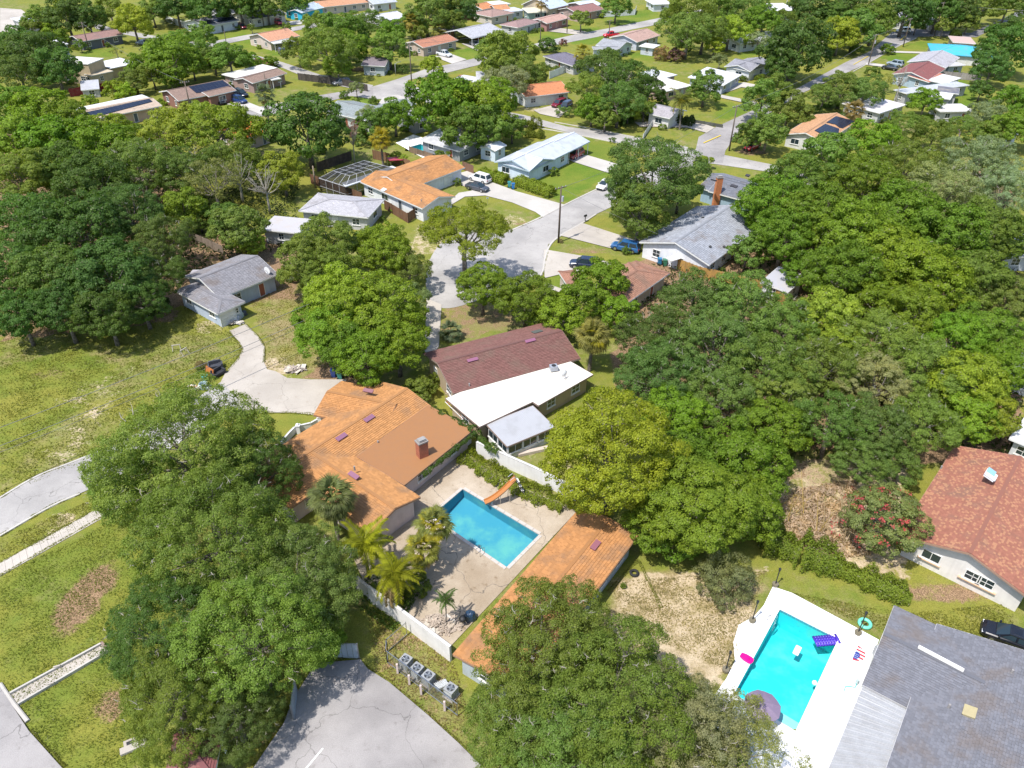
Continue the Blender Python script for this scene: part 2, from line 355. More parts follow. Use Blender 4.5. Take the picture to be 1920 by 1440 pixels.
AREAS = [
 ([(0, 570), (260, 560), (420, 570), (460, 660), (420, 700), (210, 850), (0, 930)], GREEN, 0.5), ([(0, 690), (150, 650), (220, 700), (120, 790), (0, 840)], GREEN, 0.72),
 ([(0, 1080), (215, 970), (330, 1000), (300, 1440), (60, 1440), (0, 1290)], GREEN, 0.68), ([(470, 560), (545, 520), (640, 700), (500, 690), (490, 630)], GREEN, 0.35),
 ([(380, 770), (600, 775), (590, 830), (400, 830)], GREEN, 0.75), ([(1000, 320), (1095, 298), (1150, 325), (1060, 380), (990, 345)], GREEN, 1.0), ([(1040, 250), (1175, 272), (1160, 305), (1090, 292)], GREEN, 0.8),
 ([(850, 350), (1010, 400), (950, 430), (840, 400)], GREEN, 0.55), ([(1023, 512), (1080, 508), (1080, 570), (1000, 560)], GREEN, 1.0), ([(0, 440), (560, 440), (560, 560), (0, 600)], BROWN, 0.75), ([(0, 250), (330, 250), (330, 600), (0, 640)], BROWN, 0.9),
 ([(1150, 500), (1900, 300), (1920, 860), (1640, 880), (1450, 900), (1150, 720)], BROWN, 0.85), ([(1450, 860), (1700, 850), (1700, 1090), (1440, 1010)], SAND, 0.75), ([(1450, 840), (1660, 840), (1600, 920), (1480, 900)], BROWN, 0.5),
 ([(1140, 1080), (1440, 1060), (1400, 1200), (1340, 1290), (1140, 1240)], SAND, 0.72), ([(1140, 1080), (1440, 1060), (1400, 1200), (1340, 1290), (1140, 1240)], GREEN, 0.15),
 ([(700, 1140), (850, 1210), (880, 1330), (930, 1440), (800, 1340), (690, 1250)], BROWN, 0.48), ([(700, 1140), (850, 1210), (880, 1330), (930, 1440), (800, 1340), (690, 1250)], SAND, 0.35),
 ([(825, 575), (960, 560), (1010, 600), (830, 650)], BROWN, 0.55), ([(825, 575), (960, 560), (1010, 600), (830, 650)], SAND, 0.5), ([(1480, 1110), (1720, 1160), (1660, 1190), (1560, 1150)], GREEN, 0.5), ([(1690, 1060), (1920, 1140), (1920, 1240), (1720, 1160)], GREEN, 0.5),
 ([(780, 420), (860, 400), (850, 480), (770, 480)], SAND, 0.6), ([(640, 650), (700, 660), (690, 720), (560, 712)], BROWN, 0.8), ([(985, 830), (1080, 870), (1060, 920), (980, 860)], SAND, 0.5),
 ([(1300, 1060), (1440, 1060), (1440, 1100), (1300, 1110)], GREEN, 0.5)]
for a in AREAS: area(*a)
for g in [((384, 66), (470, 55), (460, 70), (390, 76)), ((415, 80), (480, 72), (560, 100), (520, 104)), ((480, 45), (525, 42), (520, 55), (470, 56)), ((770, 165), (830, 140), (850, 150), (790, 172)), ((845, 95), (920, 85), (915, 105), (870, 112)),
          ((990, 55), (1070, 60), (1035, 78), (992, 66)), ((1060, 45), (1130, 50), (1105, 62), (1070, 52)), ((1075, 75), (1140, 65), (1120, 82), (1070, 85)), ((1165, 98), (1225, 96), (1225, 115), (1190, 110)), ((1360, 175), (1415, 165), (1420, 185), (1370, 180)),
          ((1340, 190), (1420, 195), (1410, 210), (1345, 228)), ((1640, 105), (1700, 95), (1730, 100), (1690, 120)), ((1690, 85), (1750, 72), (1740, 92), (1700, 94)), ((1795, 150), (1830, 155), (1825, 200), (1775, 200)), ((640, 180), (735, 172), (700, 198), (650, 195)),
          ((160, 95), (215, 90), (215, 105), (150, 108)), ((400, 190), (470, 195), (480, 215), (380, 200)), ((1380, 100), (1440, 90), (1440, 100), (1390, 110)), ((1120, 35), (1225, 15), (1250, 40), (1150, 48))]: (AREAS.append((g, GREEN, 1.0)), area(g, GREEN, 1.0))
for b in [(500, 700, 3.5, 6, SAND, 0.8), (175, 740, 5, 6, SAND, 0.5), (150, 800, 4, 7, SAND, 0.55), (120, 850, 3, 5, SAND, 0.55), (230, 700, 4, 3, SAND, .4), (400, 610, 3, 3, SAND, .6), (150, 1130, 2.2, 4.0, BROWN, 1.0), (185, 1090, 2, 3, BROWN, .9), (210, 1320, 2, 2.5, BROWN, .7), (120, 980, 2.5, 2, SAND, .7), (110, 700, 6, 3, BROWN, .45), (330, 640, 4, 3, BROWN, .45),
          (960, 415, 5, 4, SAND, .65), (980, 420, 2, 1.5, BROWN, .7), (1100, 470, 6, 2, BROWN, .6), (650, 700, 4, 3, BROWN, .9), (1240, 1150, 5, 4, SAND, .8), (1340, 1180, 4, 4, SAND, .7), (1560, 960, 4, 4, SAND, .9), (1780, 1110, 7, 1.6, BROWN, .7), (690, 130, 9, 5, BROWN, .7), (830, 500, 4, 4, SAND, .8), (480, 1370, 3, 2, BROWN, .6), (560, 1380, 3, 2, SAND, .4), (1000, 205, 6, 3, SAND, .6), (1410, 285, 5, 3, BROWN, .8)]: blob(*b)
keep = np.ones((ny-1, nx-1), bool)
for hp in (POOL1, POOL2, POOL3):
    c = np.mean(hp, 0); k = inpoly(GX, GY, [tuple((np.array(p)-c)*1.02+c) for p in hp])
    kk = k[:-1, :-1] | k[1:, :-1] | k[:-1, 1:] | k[1:, 1:]; keep &= ~kk
idx = np.arange(ny*nx).reshape(ny, nx)
quads = np.stack([idx[:-1, :-1], idx[:-1, 1:], idx[1:, 1:], idx[1:, :-1]], -1)[keep].reshape(-1, 4)
# worn verges and dips of a few centimetres
GZ = (np.sin(GX*0.21+1.3*np.sin(GY*0.13))*np.cos(GY*0.17)*0.03-0.035).astype(np.float32)
gme = bpy.data.meshes.new('ground'); gme.vertices.add(ny*nx); gme.vertices.foreach_set('co', np.stack([GX, GY, GZ], -1).astype(np.float32).ravel())
gme.loops.add(quads.size); gme.loops.foreach_set('vertex_index', quads.astype(np.int32).ravel()); gme.polygons.add(len(quads)); gme.polygons.foreach_set('loop_start', np.arange(0, quads.size, 4, dtype=np.int32)); gme.update(calc_edges=True)
at = gme.attributes.new('cover', 'FLOAT_COLOR', 'POINT'); at.data.foreach_set('color', np.concatenate([np.moveaxis(mask, 0, -1), np.ones(GX.shape+(1,), np.float32)], -1).astype(np.float32).ravel())
def groundmat():
    m, nt, b, o = newmat('ground'); co = worldco(nt)
    a = N(nt, 'ShaderNodeAttribute'); a.attribute_name = 'cover'; sp = nt.nodes.new('ShaderNodeSeparateColor'); nt.links.new(a.outputs['Color'], sp.inputs[0])
    big = noise(nt, co, 0.09, 6, 0.65); mid = noise(nt, co, 0.55, 6, 0.7); fine = noise(nt, co, 3.2, 4, 0.7); grit = noise(nt, co, 11, 2)
    def ad(x, y, k=1.0, off=0.0):
        q = N(nt, 'ShaderNodeMath', operation='MULTIPLY_ADD'); nt.links.new(y, q.inputs[0]); q.inputs[1].default_value = k; nt.links.new(x, q.inputs[2])
        r = N(nt, 'ShaderNodeMath', operation='ADD'); nt.links.new(q.outputs[0], r.inputs[0]); r.inputs[1].default_value = off; return r.outputs[0]
    g = ad(ad(sp.outputs[0], mid, 1.0, -0.5), big, 1.2, -0.6); g = ad(g, fine, 0.35, -0.175)
    dry = mixc(nt, ramp(nt, fine, 0.3, 0.7), (0.22, 0.175, 0.08), (0.33, 0.27, 0.14)); grn = mixc(nt, ramp(nt, big, 0.35, 0.65), (0.100, 0.165, 0.020), (0.165, 0.195, 0.030)); grn = mixc(nt, ramp(nt, mid, 0.5, 0.75, 0, .6), grn, (0.08, 0.145, 0.02))
    grn = mixc(nt, ramp(nt, sp.outputs[0], .74, .98), mixc(nt, 1.0, grn, (1.28, 1.04, 1.3), 'MULTIPLY'), grn)
    c = mixc(nt, ramp(nt, g, 0.12, 0.62), dry, grn)
    s = ad(ad(ad(sp.outputs[1], mid, 1.7, -0.85), fine, 1.1, -0.55), big, .8, -.4)
    c = mixc(nt, ramp(nt, s, 0.45, 0.85), c, mixc(nt, ramp(nt, mid, .3, .7), (0.34, 0.26, 0.155), (0.49, 0.40, 0.275)))
    br = ad(ad(sp.outputs[2], mid, 1.0, -0.5), fine, 0.6, -0.3)
    c = mixc(nt, ramp(nt, br, 0.4, 0.7), c, mixc(nt, ramp(nt, grit, .3, .7), (0.15, 0.095, 0.055), (0.32, 0.215, 0.13)))
    k = ramp(nt, grit, 0.2, 0.8, 0.7, 1.28); c2 = mixc(nt, 1.0, c, (1, 1, 1), 'MULTIPLY'); nt.links.new(k, [x for x in nt.nodes if x.bl_idname == 'ShaderNodeMix'][-1].inputs[7])
    nt.links.new(c2, b.inputs['Base Color']); b.inputs['Roughness'].default_value = 0.95; b.inputs['Specular IOR Level'].default_value = 0.1
    bump(nt, b, fine, 0.5, 0.12)
groundmat()
tag(link('ground', gme, 'ground'), 'mown grass and bare sandy soil of the yards', kind='structure')
# ------------------------------------------------------------------ roads and paved areas (each sheet 4 mm above the last)
_lvl = [0.012]; PAVED = []; LAWN = [px2(a[0]) for a in AREAS if a[1] == GREEN]
def pave(name, pts, mat, label, sm=0, holes=(), world_pts=False, z=None):
    p = pts if world_pts else px2(pts)
    PAVED.append([tuple(q) for q in p])
    if sm: p = smooth(p, sm)
    if z is None: _lvl[0] += 0.004; z = _lvl[0]
    m = MB(); m.sheet(p, holes, z); return tag(m.build(name, mat), label, kind='structure')
def kerb(pts, label='pale concrete kerb along the road', w=0.32, h=0.11, mat='concrete_white', sm=2, name='kerb'):
    p = smooth(px2(pts), sm, False); m = MB(); rs = []
    for i, a in enumerate(p):
        t = Vector(p[min(i+1, len(p)-1)])-Vector(p[max(i-1, 0)]); t.normalize(); n = Vector((-t.y, t.x)); a = Vector(a)
        rs.append([(*(a-n*w/2), -0.03), (*(a+n*w/2), -0.03), (*(a+n*w/2), h*.6), (*(a+n*w*.25), h), (*(a-n*w*.4), h)])
    m.rings(rs); return tag(m.build(name, mat), label, kind='structure')
pave('road', [(1117, 402), (1330, 300), (1325, 282), (1119, 355), (1061, 383), (1017, 407), (954, 434), (930, 446), (940, 540), (985, 540), (1018, 515), (1020, 485), (1030, 458), (1053, 440), (1093, 418)], 'asphalt', 'grey street climbing from the cul-de-sac to the cross street')
pave('road', [(835, 448), (880, 428), (930, 438), (960, 450), (1000, 470), (1020, 500), (1005, 530), (960, 545), (900, 562), (845, 580), (812, 575), (797, 540), (800, 500), (815, 468)], 'asphalt', 'round end of the cul-de-sac with drifted sand', 2)
pave('road', [(760, 158), (800, 168), (880, 196), (984, 216), (1013, 224), (1065, 238), (1125, 245), (1178, 256), (1290, 278), (1325, 284), (1450, 309), (1520, 328), (1520, 348), (1440, 322), (1322, 305), (1290, 298), (1172, 270), (1065, 248), (1013, 236), (950, 228), (870, 215), (780, 186), (740, 180)], 'asphalt', 'cross street running past the white metal-roofed house')
pave('road', [(690, 165), (740, 150), (800, 129), (849, 119), (874, 113), (919, 103), (1016, 79), (1081, 64), (1136, 54), (1220, 37), (1320, 17), (1322, 24), (1222, 48), (1160, 60), (1116, 70), (1067, 79), (1016, 90), (922, 116), (888, 124), (823, 140), (765, 150), (760, 165), (790, 172), (795, 186), (690, 186)], 'asphalt', 'street rising from the wide junction past the red pickup')
pave('road', [(700, 166), (640, 172), (585, 181), (500, 198), (440, 208), (440, 226), (500, 217), (620, 189), (658, 180), (700, 186)], 'asphalt_old', 'street west of the wide junction beside the greenish-grey roofs')
pave('road', [(1310, 257), (1343, 238), (1420, 203), (1500, 163), (1585, 117), (1630, 97), (1673, 60), (1700, 58), (1760, 60), (1760, 68), (1722, 69), (1717, 72), (1680, 88), (1633, 116), (1593, 134), (1510, 172), (1440, 214), (1385, 247), (1360, 283), (1355, 306), (1300, 300)], 'asphalt_old', 'street with yellow centre stripes among the oaks')
pave('road', [(1690, 52), (1820, 62), (1863, 43), (1915, 18), (1925, 24), (1880, 46), (1830, 70), (1690, 66)], 'asphalt_dark', 'dark newer road at the far top corner')
pave('road', [(170, 42), (217, 54), (310, 71), (400, 84), (465, 100), (530, 117), (600, 140), (700, 160), (690, 172), (590, 152), (521, 124), (420, 96), (380, 90), (300, 78), (180, 54)], 'asphalt', 'far pale street by the hedge and brown houses')
pave('road', [(387, 80), (461, 66), (516, 57), (600, 42), (700, 20), (705, 25), (600, 49), (520, 64), (465, 74), (400, 87)], 'asphalt', 'far pale side street by the blue house')
pave('road', [(0, 15), (40, 18), (70, 40), (75, 70), (0, 60)], 'concrete', 'far pale paved lot at the top corner')
pave('road', [(-40, 955), (67, 893), (123, 872), (210, 838), (300, 790), (370, 748), (430, 765), (404, 790), (330, 835), (250, 880), (150, 926), (97, 948), (-40, 1028)], 'asphalt', 'street under the oak in the lower yard')
pave('driveway', [(430, 621), (461, 608), (485, 632), (496, 650), (495, 680), (501, 693), (518, 697), (538, 709), (580, 712), (650, 712), (640, 750), (600, 780), (546, 774), (475, 774), (407, 782), (364, 750), (414, 717), (423, 699), (449, 670), (455, 654), (447, 640)], 'concrete', 'stained pale concrete drive curving to the small blue-grey house')
pave('asphalt_patch', [(364, 750), (414, 718), (428, 730), (446, 748), (463, 758), (452, 768), (425, 778), (407, 783)], 'asphalt', 'bluish asphalt patch at the end of the stained drive')
pave('driveway', [(838, 331), (880, 320), (917, 340), (968, 359), (1058, 384), (1018, 408), (1004, 398), (960, 380), (910, 367), (872, 369), (840, 388), (836, 384), (860, 362), (885, 358)], 'concrete_white', 'pale drive of the orange L-shaped house')
pave('driveway', [(1060, 298), (1100, 291), (1158, 308), (1145, 326), (1076, 304)], 'concrete_white', 'pale drive of the white metal-roofed house')
pave('driveway', [(1050, 442), (1093, 419), (1161, 441), (1203, 455), (1200, 470), (1145, 466)], 'concrete', 'drive with the blue station wagon')
pave('driveway', [(1020, 468), (1119, 485), (1150, 495), (1120, 510), (1075, 509), (1021, 522)], 'concrete', 'drive with the navy off-roader')
pave('path', [(1030, 534), (1075, 550), (1070, 556), (1024, 540)], 'concrete_white', 'thin concrete path to the small brown porch')
pave('path', [(800, 560), (828, 572), (823, 650), (812, 668), (796, 660)], 'concrete', 'concrete strip beside the brown-roofed house')
pave('driveway', [(718, 183), (745, 178), (770, 186), (735, 196), (705, 202)], 'concrete_white', 'short drive of the greenish-grey house')
pave('driveway', [(812, 106), (850, 103), (875, 112), (848, 120)], 'concrete_white', 'drive with the silver pickup')
pave('driveway', [(865, 82), (900, 82), (922, 90), (900, 98)], 'concrete_white', 'drive of the house with the orange carport')
pave('driveway', [(1014, 49), (1075, 56), (1100, 60), (1080, 65), (1010, 57)], 'concrete', 'drive of the far pink-roofed houses')
pave('driveway', [(1000, 207), (1045, 196), (1072, 200), (1048, 222), (1012, 214)], 'concrete', 'drive with the maroon and navy cars')
pave('driveway', [(425, 196), (455, 188), (500, 206), (500, 220), (470, 208)], 'concrete_white', 'drive of the brick solar house')
pave('path', [(1350, 178), (1420, 192), (1418, 198), (1352, 184)], 'concrete_white', 'pale path across the lawn by the bushy tree')
pave('driveway', [(1375, 158), (1395, 155), (1420, 160), (1418, 168), (1390, 164), (1362, 174), (1358, 171)], 'concrete_white', 'pale drive curving to the glass-fronted porch')
pave('driveway', [(1190, 230), (1305, 228), (1340, 240), (1325, 250), (1290, 240), (1200, 238)], 'concrete', 'pale paved strip by the queen palm')
for q in ([(528, 42), (570, 38), (565, 46), (520, 48)], [(1672, 96), (1735, 98), (1730, 101), (1670, 99)], [(1625, 118), (1660, 122), (1655, 126), (1622, 122)], [(1080, 108), (1160, 125), (1200, 118), (1190, 124), (1100, 125)]):
    pave('driveway', q, 'concrete_white', 'far pale drive number plate free lane'.replace(' number plate free lane', ' between lawns'))
pave('car_park', [(470, 1450), (533, 1357), (550, 1312), (592, 1246), (676, 1238), (690, 1256), (730, 1281), (803, 1343), (860, 1395), (915, 1450)], 'asphalt_old', 'worn grey car park with a white bay line')
pave('car_park', [(-30, 1262), (0, 1288), (55, 1372), (125, 1450), (-60, 1450)], 'asphalt_old', 'corner of a grey car park beside the grass')
m = MB(); a, b_ = W2((606, 1405)), W2((570, 1448)); n = (b_-a).orthogonal().normalized()*0.06; m.poly([(*(a-n), .1), (*(b_-n), .1), (*(b_+n), .1), (*(a+n), .1)][::-1]); m.v = [(x, y, _lvl[0]+0.006) for x, y, z in m.v]; m.f = [f if (Vector(m.v[f[1]])-Vector(m.v[f[0]])).cross(Vector(m.v[f[2]])-Vector(m.v[f[1]])).z > 0 else f[::-1] for f in m.f]
MATS['paint_white'] = simple('paint_white', (0.75, 0.75, 0.73), 0.7); MATS['paint_yellow'] = simple('paint_yellow', (0.62, 0.46, 0.05), 0.7)
tag(m.build('road_marking', 'paint_white'), 'white bay line painted on the worn car park', kind='structure')
for p, q, w in (((1319, 269), (1351, 255), .16), ((1688, 76), (1699, 68), .2), ((1600, 122), (1628, 106), .12)):
    m = MB(); a, b_ = W2(p), W2(q); n = (b_-a).orthogonal().normalized()*w; P4 = [(*(a-n), 0), (*(b_-n), 0), (*(b_+n), 0), (*(a+n), 0)]; m.prism([x[:2] for x in P4], _lvl[0], _lvl[0]+.012); tag(m.build('road_marking', 'paint_yellow'), 'yellow centre stripe on the street among the oaks', kind='structure')
for pts, lb in (([(1119, 355), (1061, 383), (1017, 407), (954, 434)], 'kerb in front of the orange L-shaped house'), ([(1117, 402), (1093, 418), (1053, 440), (1030, 458), (1020, 490), (1018, 515), (985, 541)], 'kerb by the wagon drive'),
                ([(984, 236), (1065, 249), (1172, 271), (1290, 299)], 'kerb behind the white metal roof'), ([(1040, 229), (1125, 244), (1178, 255), (1290, 277)], 'far kerb of the cross street'),
                ([(780, 160), (770, 165), (778, 170), (800, 170)], 'kerb of the grass island'), ([(0, 934), (67, 893), (123, 872), (210, 838)], 'upper kerb of the street under the oak'), ([(0, 1005), (97, 948), (150, 926)], 'lower kerb of the street under the oak'),
                ([(1600, 134), (1633, 116), (1680, 88), (1717, 72)], 'kerb of the far right street'), ([(823, 140), (888, 124), (922, 116), (1016, 90), (1067, 79), (1116, 70), (1160, 60), (1222, 48)], 'kerb of the street past the red pickup')):
    kerb(pts, lb)
kerb([(0, 1283), (20, 1313), (52, 1353)], 'kerb of the car park corner', 0.35, 0.14)
# pavement of separate slabs
def slabs(name, label, a0, a1, b0, b1, n, mat='concrete_white'):
    root = thing(name, label, None); root['kind'] = 'structure'
    a0, a1, b0, b1 = (W2(p) for p in (a0, a1, b0, b1))
    for i in range(n):
        t0, t1 = (i+0.012)/n, (i+0.988)/n; m = MB(); z = 0.05+rnd.uniform(-.012, .012)
        m.prism([tuple(a0.lerp(a1, t0)), tuple(a0.lerp(a1, t1)), tuple(b0.lerp(b1, t1)), tuple(b0.lerp(b1, t0))], -0.06, z); m.build('slab', mat, root)
    return root
slabs('pavement', 'pale pavement of square slabs between lawns', (-60, 1088), (260, 912), (-60, 1115), (275, 925), 26, 'concrete')
# ------------------------------------------------------------------ drainage channel in the grass
def chan():
    root = thing('drainage_channel', 'long concrete drainage channel crossing the grass to the car park', 'channel', W((110, 1265)))
    a0, a1, b0, b1 = W2((20, 1302)), W2((192, 1208)), W2((35, 1322)), W2((204, 1222)); m = MB(); m.prism([tuple(a0), tuple(a1), tuple(b1), tuple(b0)], -.05, .02); m.build('bed', 'concrete', root)
    for p, q in ((a0, a1), (b0, b1)):
        m = MB(); m.bar((*p, .1), (*q, .1), .16, .3); m.build('side_wall', 'concrete_white', root)
    m = MB(); m.bar((*a1, .15), (*b1, .15), .18, .4); m.build('end_wall', 'wood', root, (0.28, 0.2, 0.17))
    for t in (.35, .62, .9):
        c = b0.lerp(b1, t) if t != .62 else a0.lerp(a1, .5); m = MB(); m.box((c.x, c.y, .3), (.5, .14, .1), .4); m.build('bracket', 'concrete', root)
chan()
# ------------------------------------------------------------------ swimming pools
def pool(label, P, deck, dmat, dlabel, col, depth, cop, copcol, tile=(0.10, 0.32, 0.42), wz=-0.12, sm=0):
    d = smooth(deck, sm) if sm else deck
    pave('pool_deck', d, dmat, dlabel, holes=[P], world_pts=True, z=0.03)
    c = np.mean(P, 0); root = thing('swimming_pool', label, 'pool', (c[0], c[1], 0)); m = MB(); n = len(P); ar = sum(P[k][0]*P[(k+1) % n][1]-P[(k+1) % n][0]*P[k][1] for k in range(n))
    Q = P if ar > 0 else P[::-1]; dp = [depth[P.index(q)] for q in Q]
    for k in range(n):
        a, b = Q[k], Q[(k+1) % n]; da, db = dp[k], dp[(k+1) % n]
        m.poly([(*a, .02), (*b, .02), (*b, -db), (*a, -da)])
    tb = MB()
    for k in range(n):
        a, b = Vector(Q[k]), Vector(Q[(k+1) % n]); t = (b-a).normalized(); nn = Vector((-t.y, t.x))*.012; L = (b-a).length; cnt = int(L/.35)
        for i in range(cnt): p, q = a.lerp(b, (i+.04)/cnt)+nn, a.lerp(b, (i+.96)/cnt)+nn; tb.poly([(*p, .01), (*q, .01), (*q, -.3), (*p, -.3)])
    o = tb.build('tile_band', 'plastic', root, tile); o['kind'] = 'stuff'
    m.poly([(*q, -dd) for q, dd in zip(Q, dp)]); m.build('basin', 'pool_plaster', root, col)
    m = MB(); Z = [(*(np.array(q)*.9985+c*.0015), ) for q in Q]; m.poly([(*q, wz) for q in Z]); m.build('water_surface', 'water', root)
    out = [np.array(q) for q in Q]; w = cop
    for k in range(n):
        a, b = Vector(out[k]), Vector(out[(k+1) % n]); t = (b-a).normalized(); nn = Vector((t.y, -t.x)); L = (b-a).length; cnt = max(1, int(L/0.9))
        for i in range(cnt):
            p, q = a.lerp(b, (i+.02)/cnt), a.lerp(b, (i+.98)/cnt); m = MB(); m.prism([tuple(p-nn*.04), tuple(q-nn*.04), tuple(q+nn*w), tuple(p+nn*w)], -.02, .085+rnd.uniform(-.006, .006)); m.build('coping_slab', 'trim', root, copcol)
    return root
pool1 = pool('blue pool with a murky shallow end between the orange roofs', POOL1, DECK1, 'deck_dirty', 'cracked stained pool terrace between the orange roofs', (0.07, 0.29, 0.40), [1.1, 1.3, 2.2, 2.0], .3, (0.5, 0.46, 0.42))
pool2 = pool('bright turquoise pool in a white terrace', POOL2, DECK2, 'pool_deck_white', 'glaring white pool terrace beside the grey house', (0.035, 0.70, 0.72), [2.2, 2.2, 1.2, 1.0], .3, (0.82, 0.82, 0.82), sm=0)
pool3 = pool('small turquoise pool behind the orange L-shaped house', POOL3, DECK3, 'pool_deck_white', 'white terrace of the small pool', (0.02, 0.52, 0.56), [1.2, 1.2, 1.4, 1.4], .3, (0.8, 0.8, 0.78))
# ------------------------------------------------------------------ houses
WIN = {}
def window_at(root, pos, ang, w=1.3, h=1.15, kind='window', frame=(0.75, 0.75, 0.73)):
    key = (kind, round(w, 1), round(h, 1))
    if key not in WIN:
        w, h = key[1], key[2]; m = MB(); t = .09
        for x in (-w/2, w/2): m.box((x, 0, 0), (t, .08, h+t))
        for z in (-h/2, h/2): m.box((0, 0, z), (w-t, .08, t))
        if kind == 'window': m.box((0, .005, 0), (.05, .05, h-t)); m.box((0, .02, -h/2-.09), (w+.25, .16, .06))
        if kind == 'window' and w < 1.5: m.box((-w/4, .004, 0), (w/2-.06, .045, .05)); m.box((w/4, .004, 0), (w/2-.06, .045, .05))
        p = MB()
        if kind == 'garage_door':
            for k in range(4): p.box((0, -.01, -h/2+h/8+k*h/4), (w-.1, .03, h/4-.03))
        else: p.box((0, -.01, 0), (w-.05, .02, h-.05))
        WIN[key] = (m.mesh(kind), p.mesh('pane'))
    f, g = WIN[key]; fo = link(kind, f, 'trim', root, frame, pos-wloc(root), ang)
    if kind == 'window': link('pane', g, 'glass', fo)
    elif kind == 'door': link('leaf', g, 'plain', fo, rnd.choice([(0.65, 0.65, 0.62), (0.3, 0.1, 0.06), (0.08, 0.1, 0.12)]))
    else: link('panel', g, 'trim', fo, (0.75, 0.75, 0.72))
    return fo
WINGS = []; ROOTS = []
class Wing: pass
def make_wing(s, ci=0):
    g = Wing(); g.type = s.get('t', 'g'); g.ze = s.get('ze', 2.65)+ci*0.017; g.slope = s.get('slope', 0.30)
    a, b = W2(s['A'], g.ze), W2(s['B'], g.ze)
    if 'end' in s:
        v = (b-a).normalized(); w = (b-a).length; u = Vector((-v.y, v.x)); mid = (a+b)/2
        if u.dot(mid) < 0: u = -u
        if s['end'] < 0: u = -u
        g.o, g.u, g.v, g.L, g.w = a, u, v, abs(s['end']), w
    else:
        u = (b-a).normalized(); v = Vector((-u.y, u.x)); mid = (a+b)/2
        if v.dot(mid) < 0: v = -v
        if 'far' in s:
            d = (W2(s['far'], g.ze)-a).dot(v)
            if d < 0: v = -v; d = -d
            w = d
        elif 'ridge' in s:
            h = 1.2
            for _ in range(12):
                d = abs((W2(s['ridge'], g.ze+h)-a).dot(v)); h = d*g.slope
            w = 2*d
        else:
            w = s['w']
            if w < 0: v = -v; w = -w
        g.o, g.u, g.v, g.L, g.w = a, u, v, (b-a).length, w
    if g.u.x*g.v.y-g.u.y*g.v.x < 0:       # keep (u, v) right-handed
        g.o = g.o+g.u*g.L; g.u = -g.u
    e = s.get('ext', (0, 0)); g.o = g.o-g.u*e[0]; g.L += e[0]+e[1]
    g.rh = g.ze+g.slope*g.w/2 if g.type in 'gh' else g.ze+(g.slope*g.w if g.type == 's' else 0)
    g.s = s
    return g
def wp(g, x, y, z=None):                   # wing coordinates: x along ridge, y across
    p = g.o+g.u*x+g.v*y
    return Vector((p.x, p.y, roofz(g, y, x) if z is None else z))
def roofz(g, y, x=None):
    if g.type in 'gh': 
        d = min(y, g.w-y)
        if g.type == 'h' and x is not None: d = min(d, x, g.L-x)
        return g.ze+g.slope*max(d, 0)
    if g.type == 's': return g.ze+g.slope*y
    return g.ze
def planes(g):
    L, w, r = g.L, g.w, g.rh
    if g.type == 'g': return [[(0, 0, g.ze), (L, 0, g.ze), (L, w/2, r), (0, w/2, r)], [(L, w, g.ze), (0, w, g.ze), (0, w/2, r), (L, w/2, r)]]
    if g.type == 'h':
        if L < w: r2 = g.ze+g.slope*L/2; c = w/2; return [[(0, 0, g.ze), (L, 0, g.ze), (L/2, L/2, r2)], [(L, 0, g.ze), (L, w, g.ze), (L/2, w-L/2, r2), (L/2, L/2, r2)], [(L, w, g.ze), (0, w, g.ze), (L/2, w-L/2, r2)], [(0, w, g.ze), (0, 0, g.ze), (L/2, L/2, r2), (L/2, w-L/2, r2)]]
        h = w/2; return [[(0, 0, g.ze), (L, 0, g.ze), (L-h, h, r), (h, h, r)], [(L, w, g.ze), (0, w, g.ze), (h, h, r), (L-h, h, r)], [(0, w, g.ze), (0, 0, g.ze), (h, h, r)], [(L, 0, g.ze), (L, w, g.ze), (L-h, h, r)]]
    if g.type == 's': return [[(0, 0, g.ze), (L, 0, g.ze), (L, w, r), (0, w, r)]]
    return [[(0, 0, g.ze), (L, 0, g.ze), (L, w, g.ze), (0, w, g.ze)]]
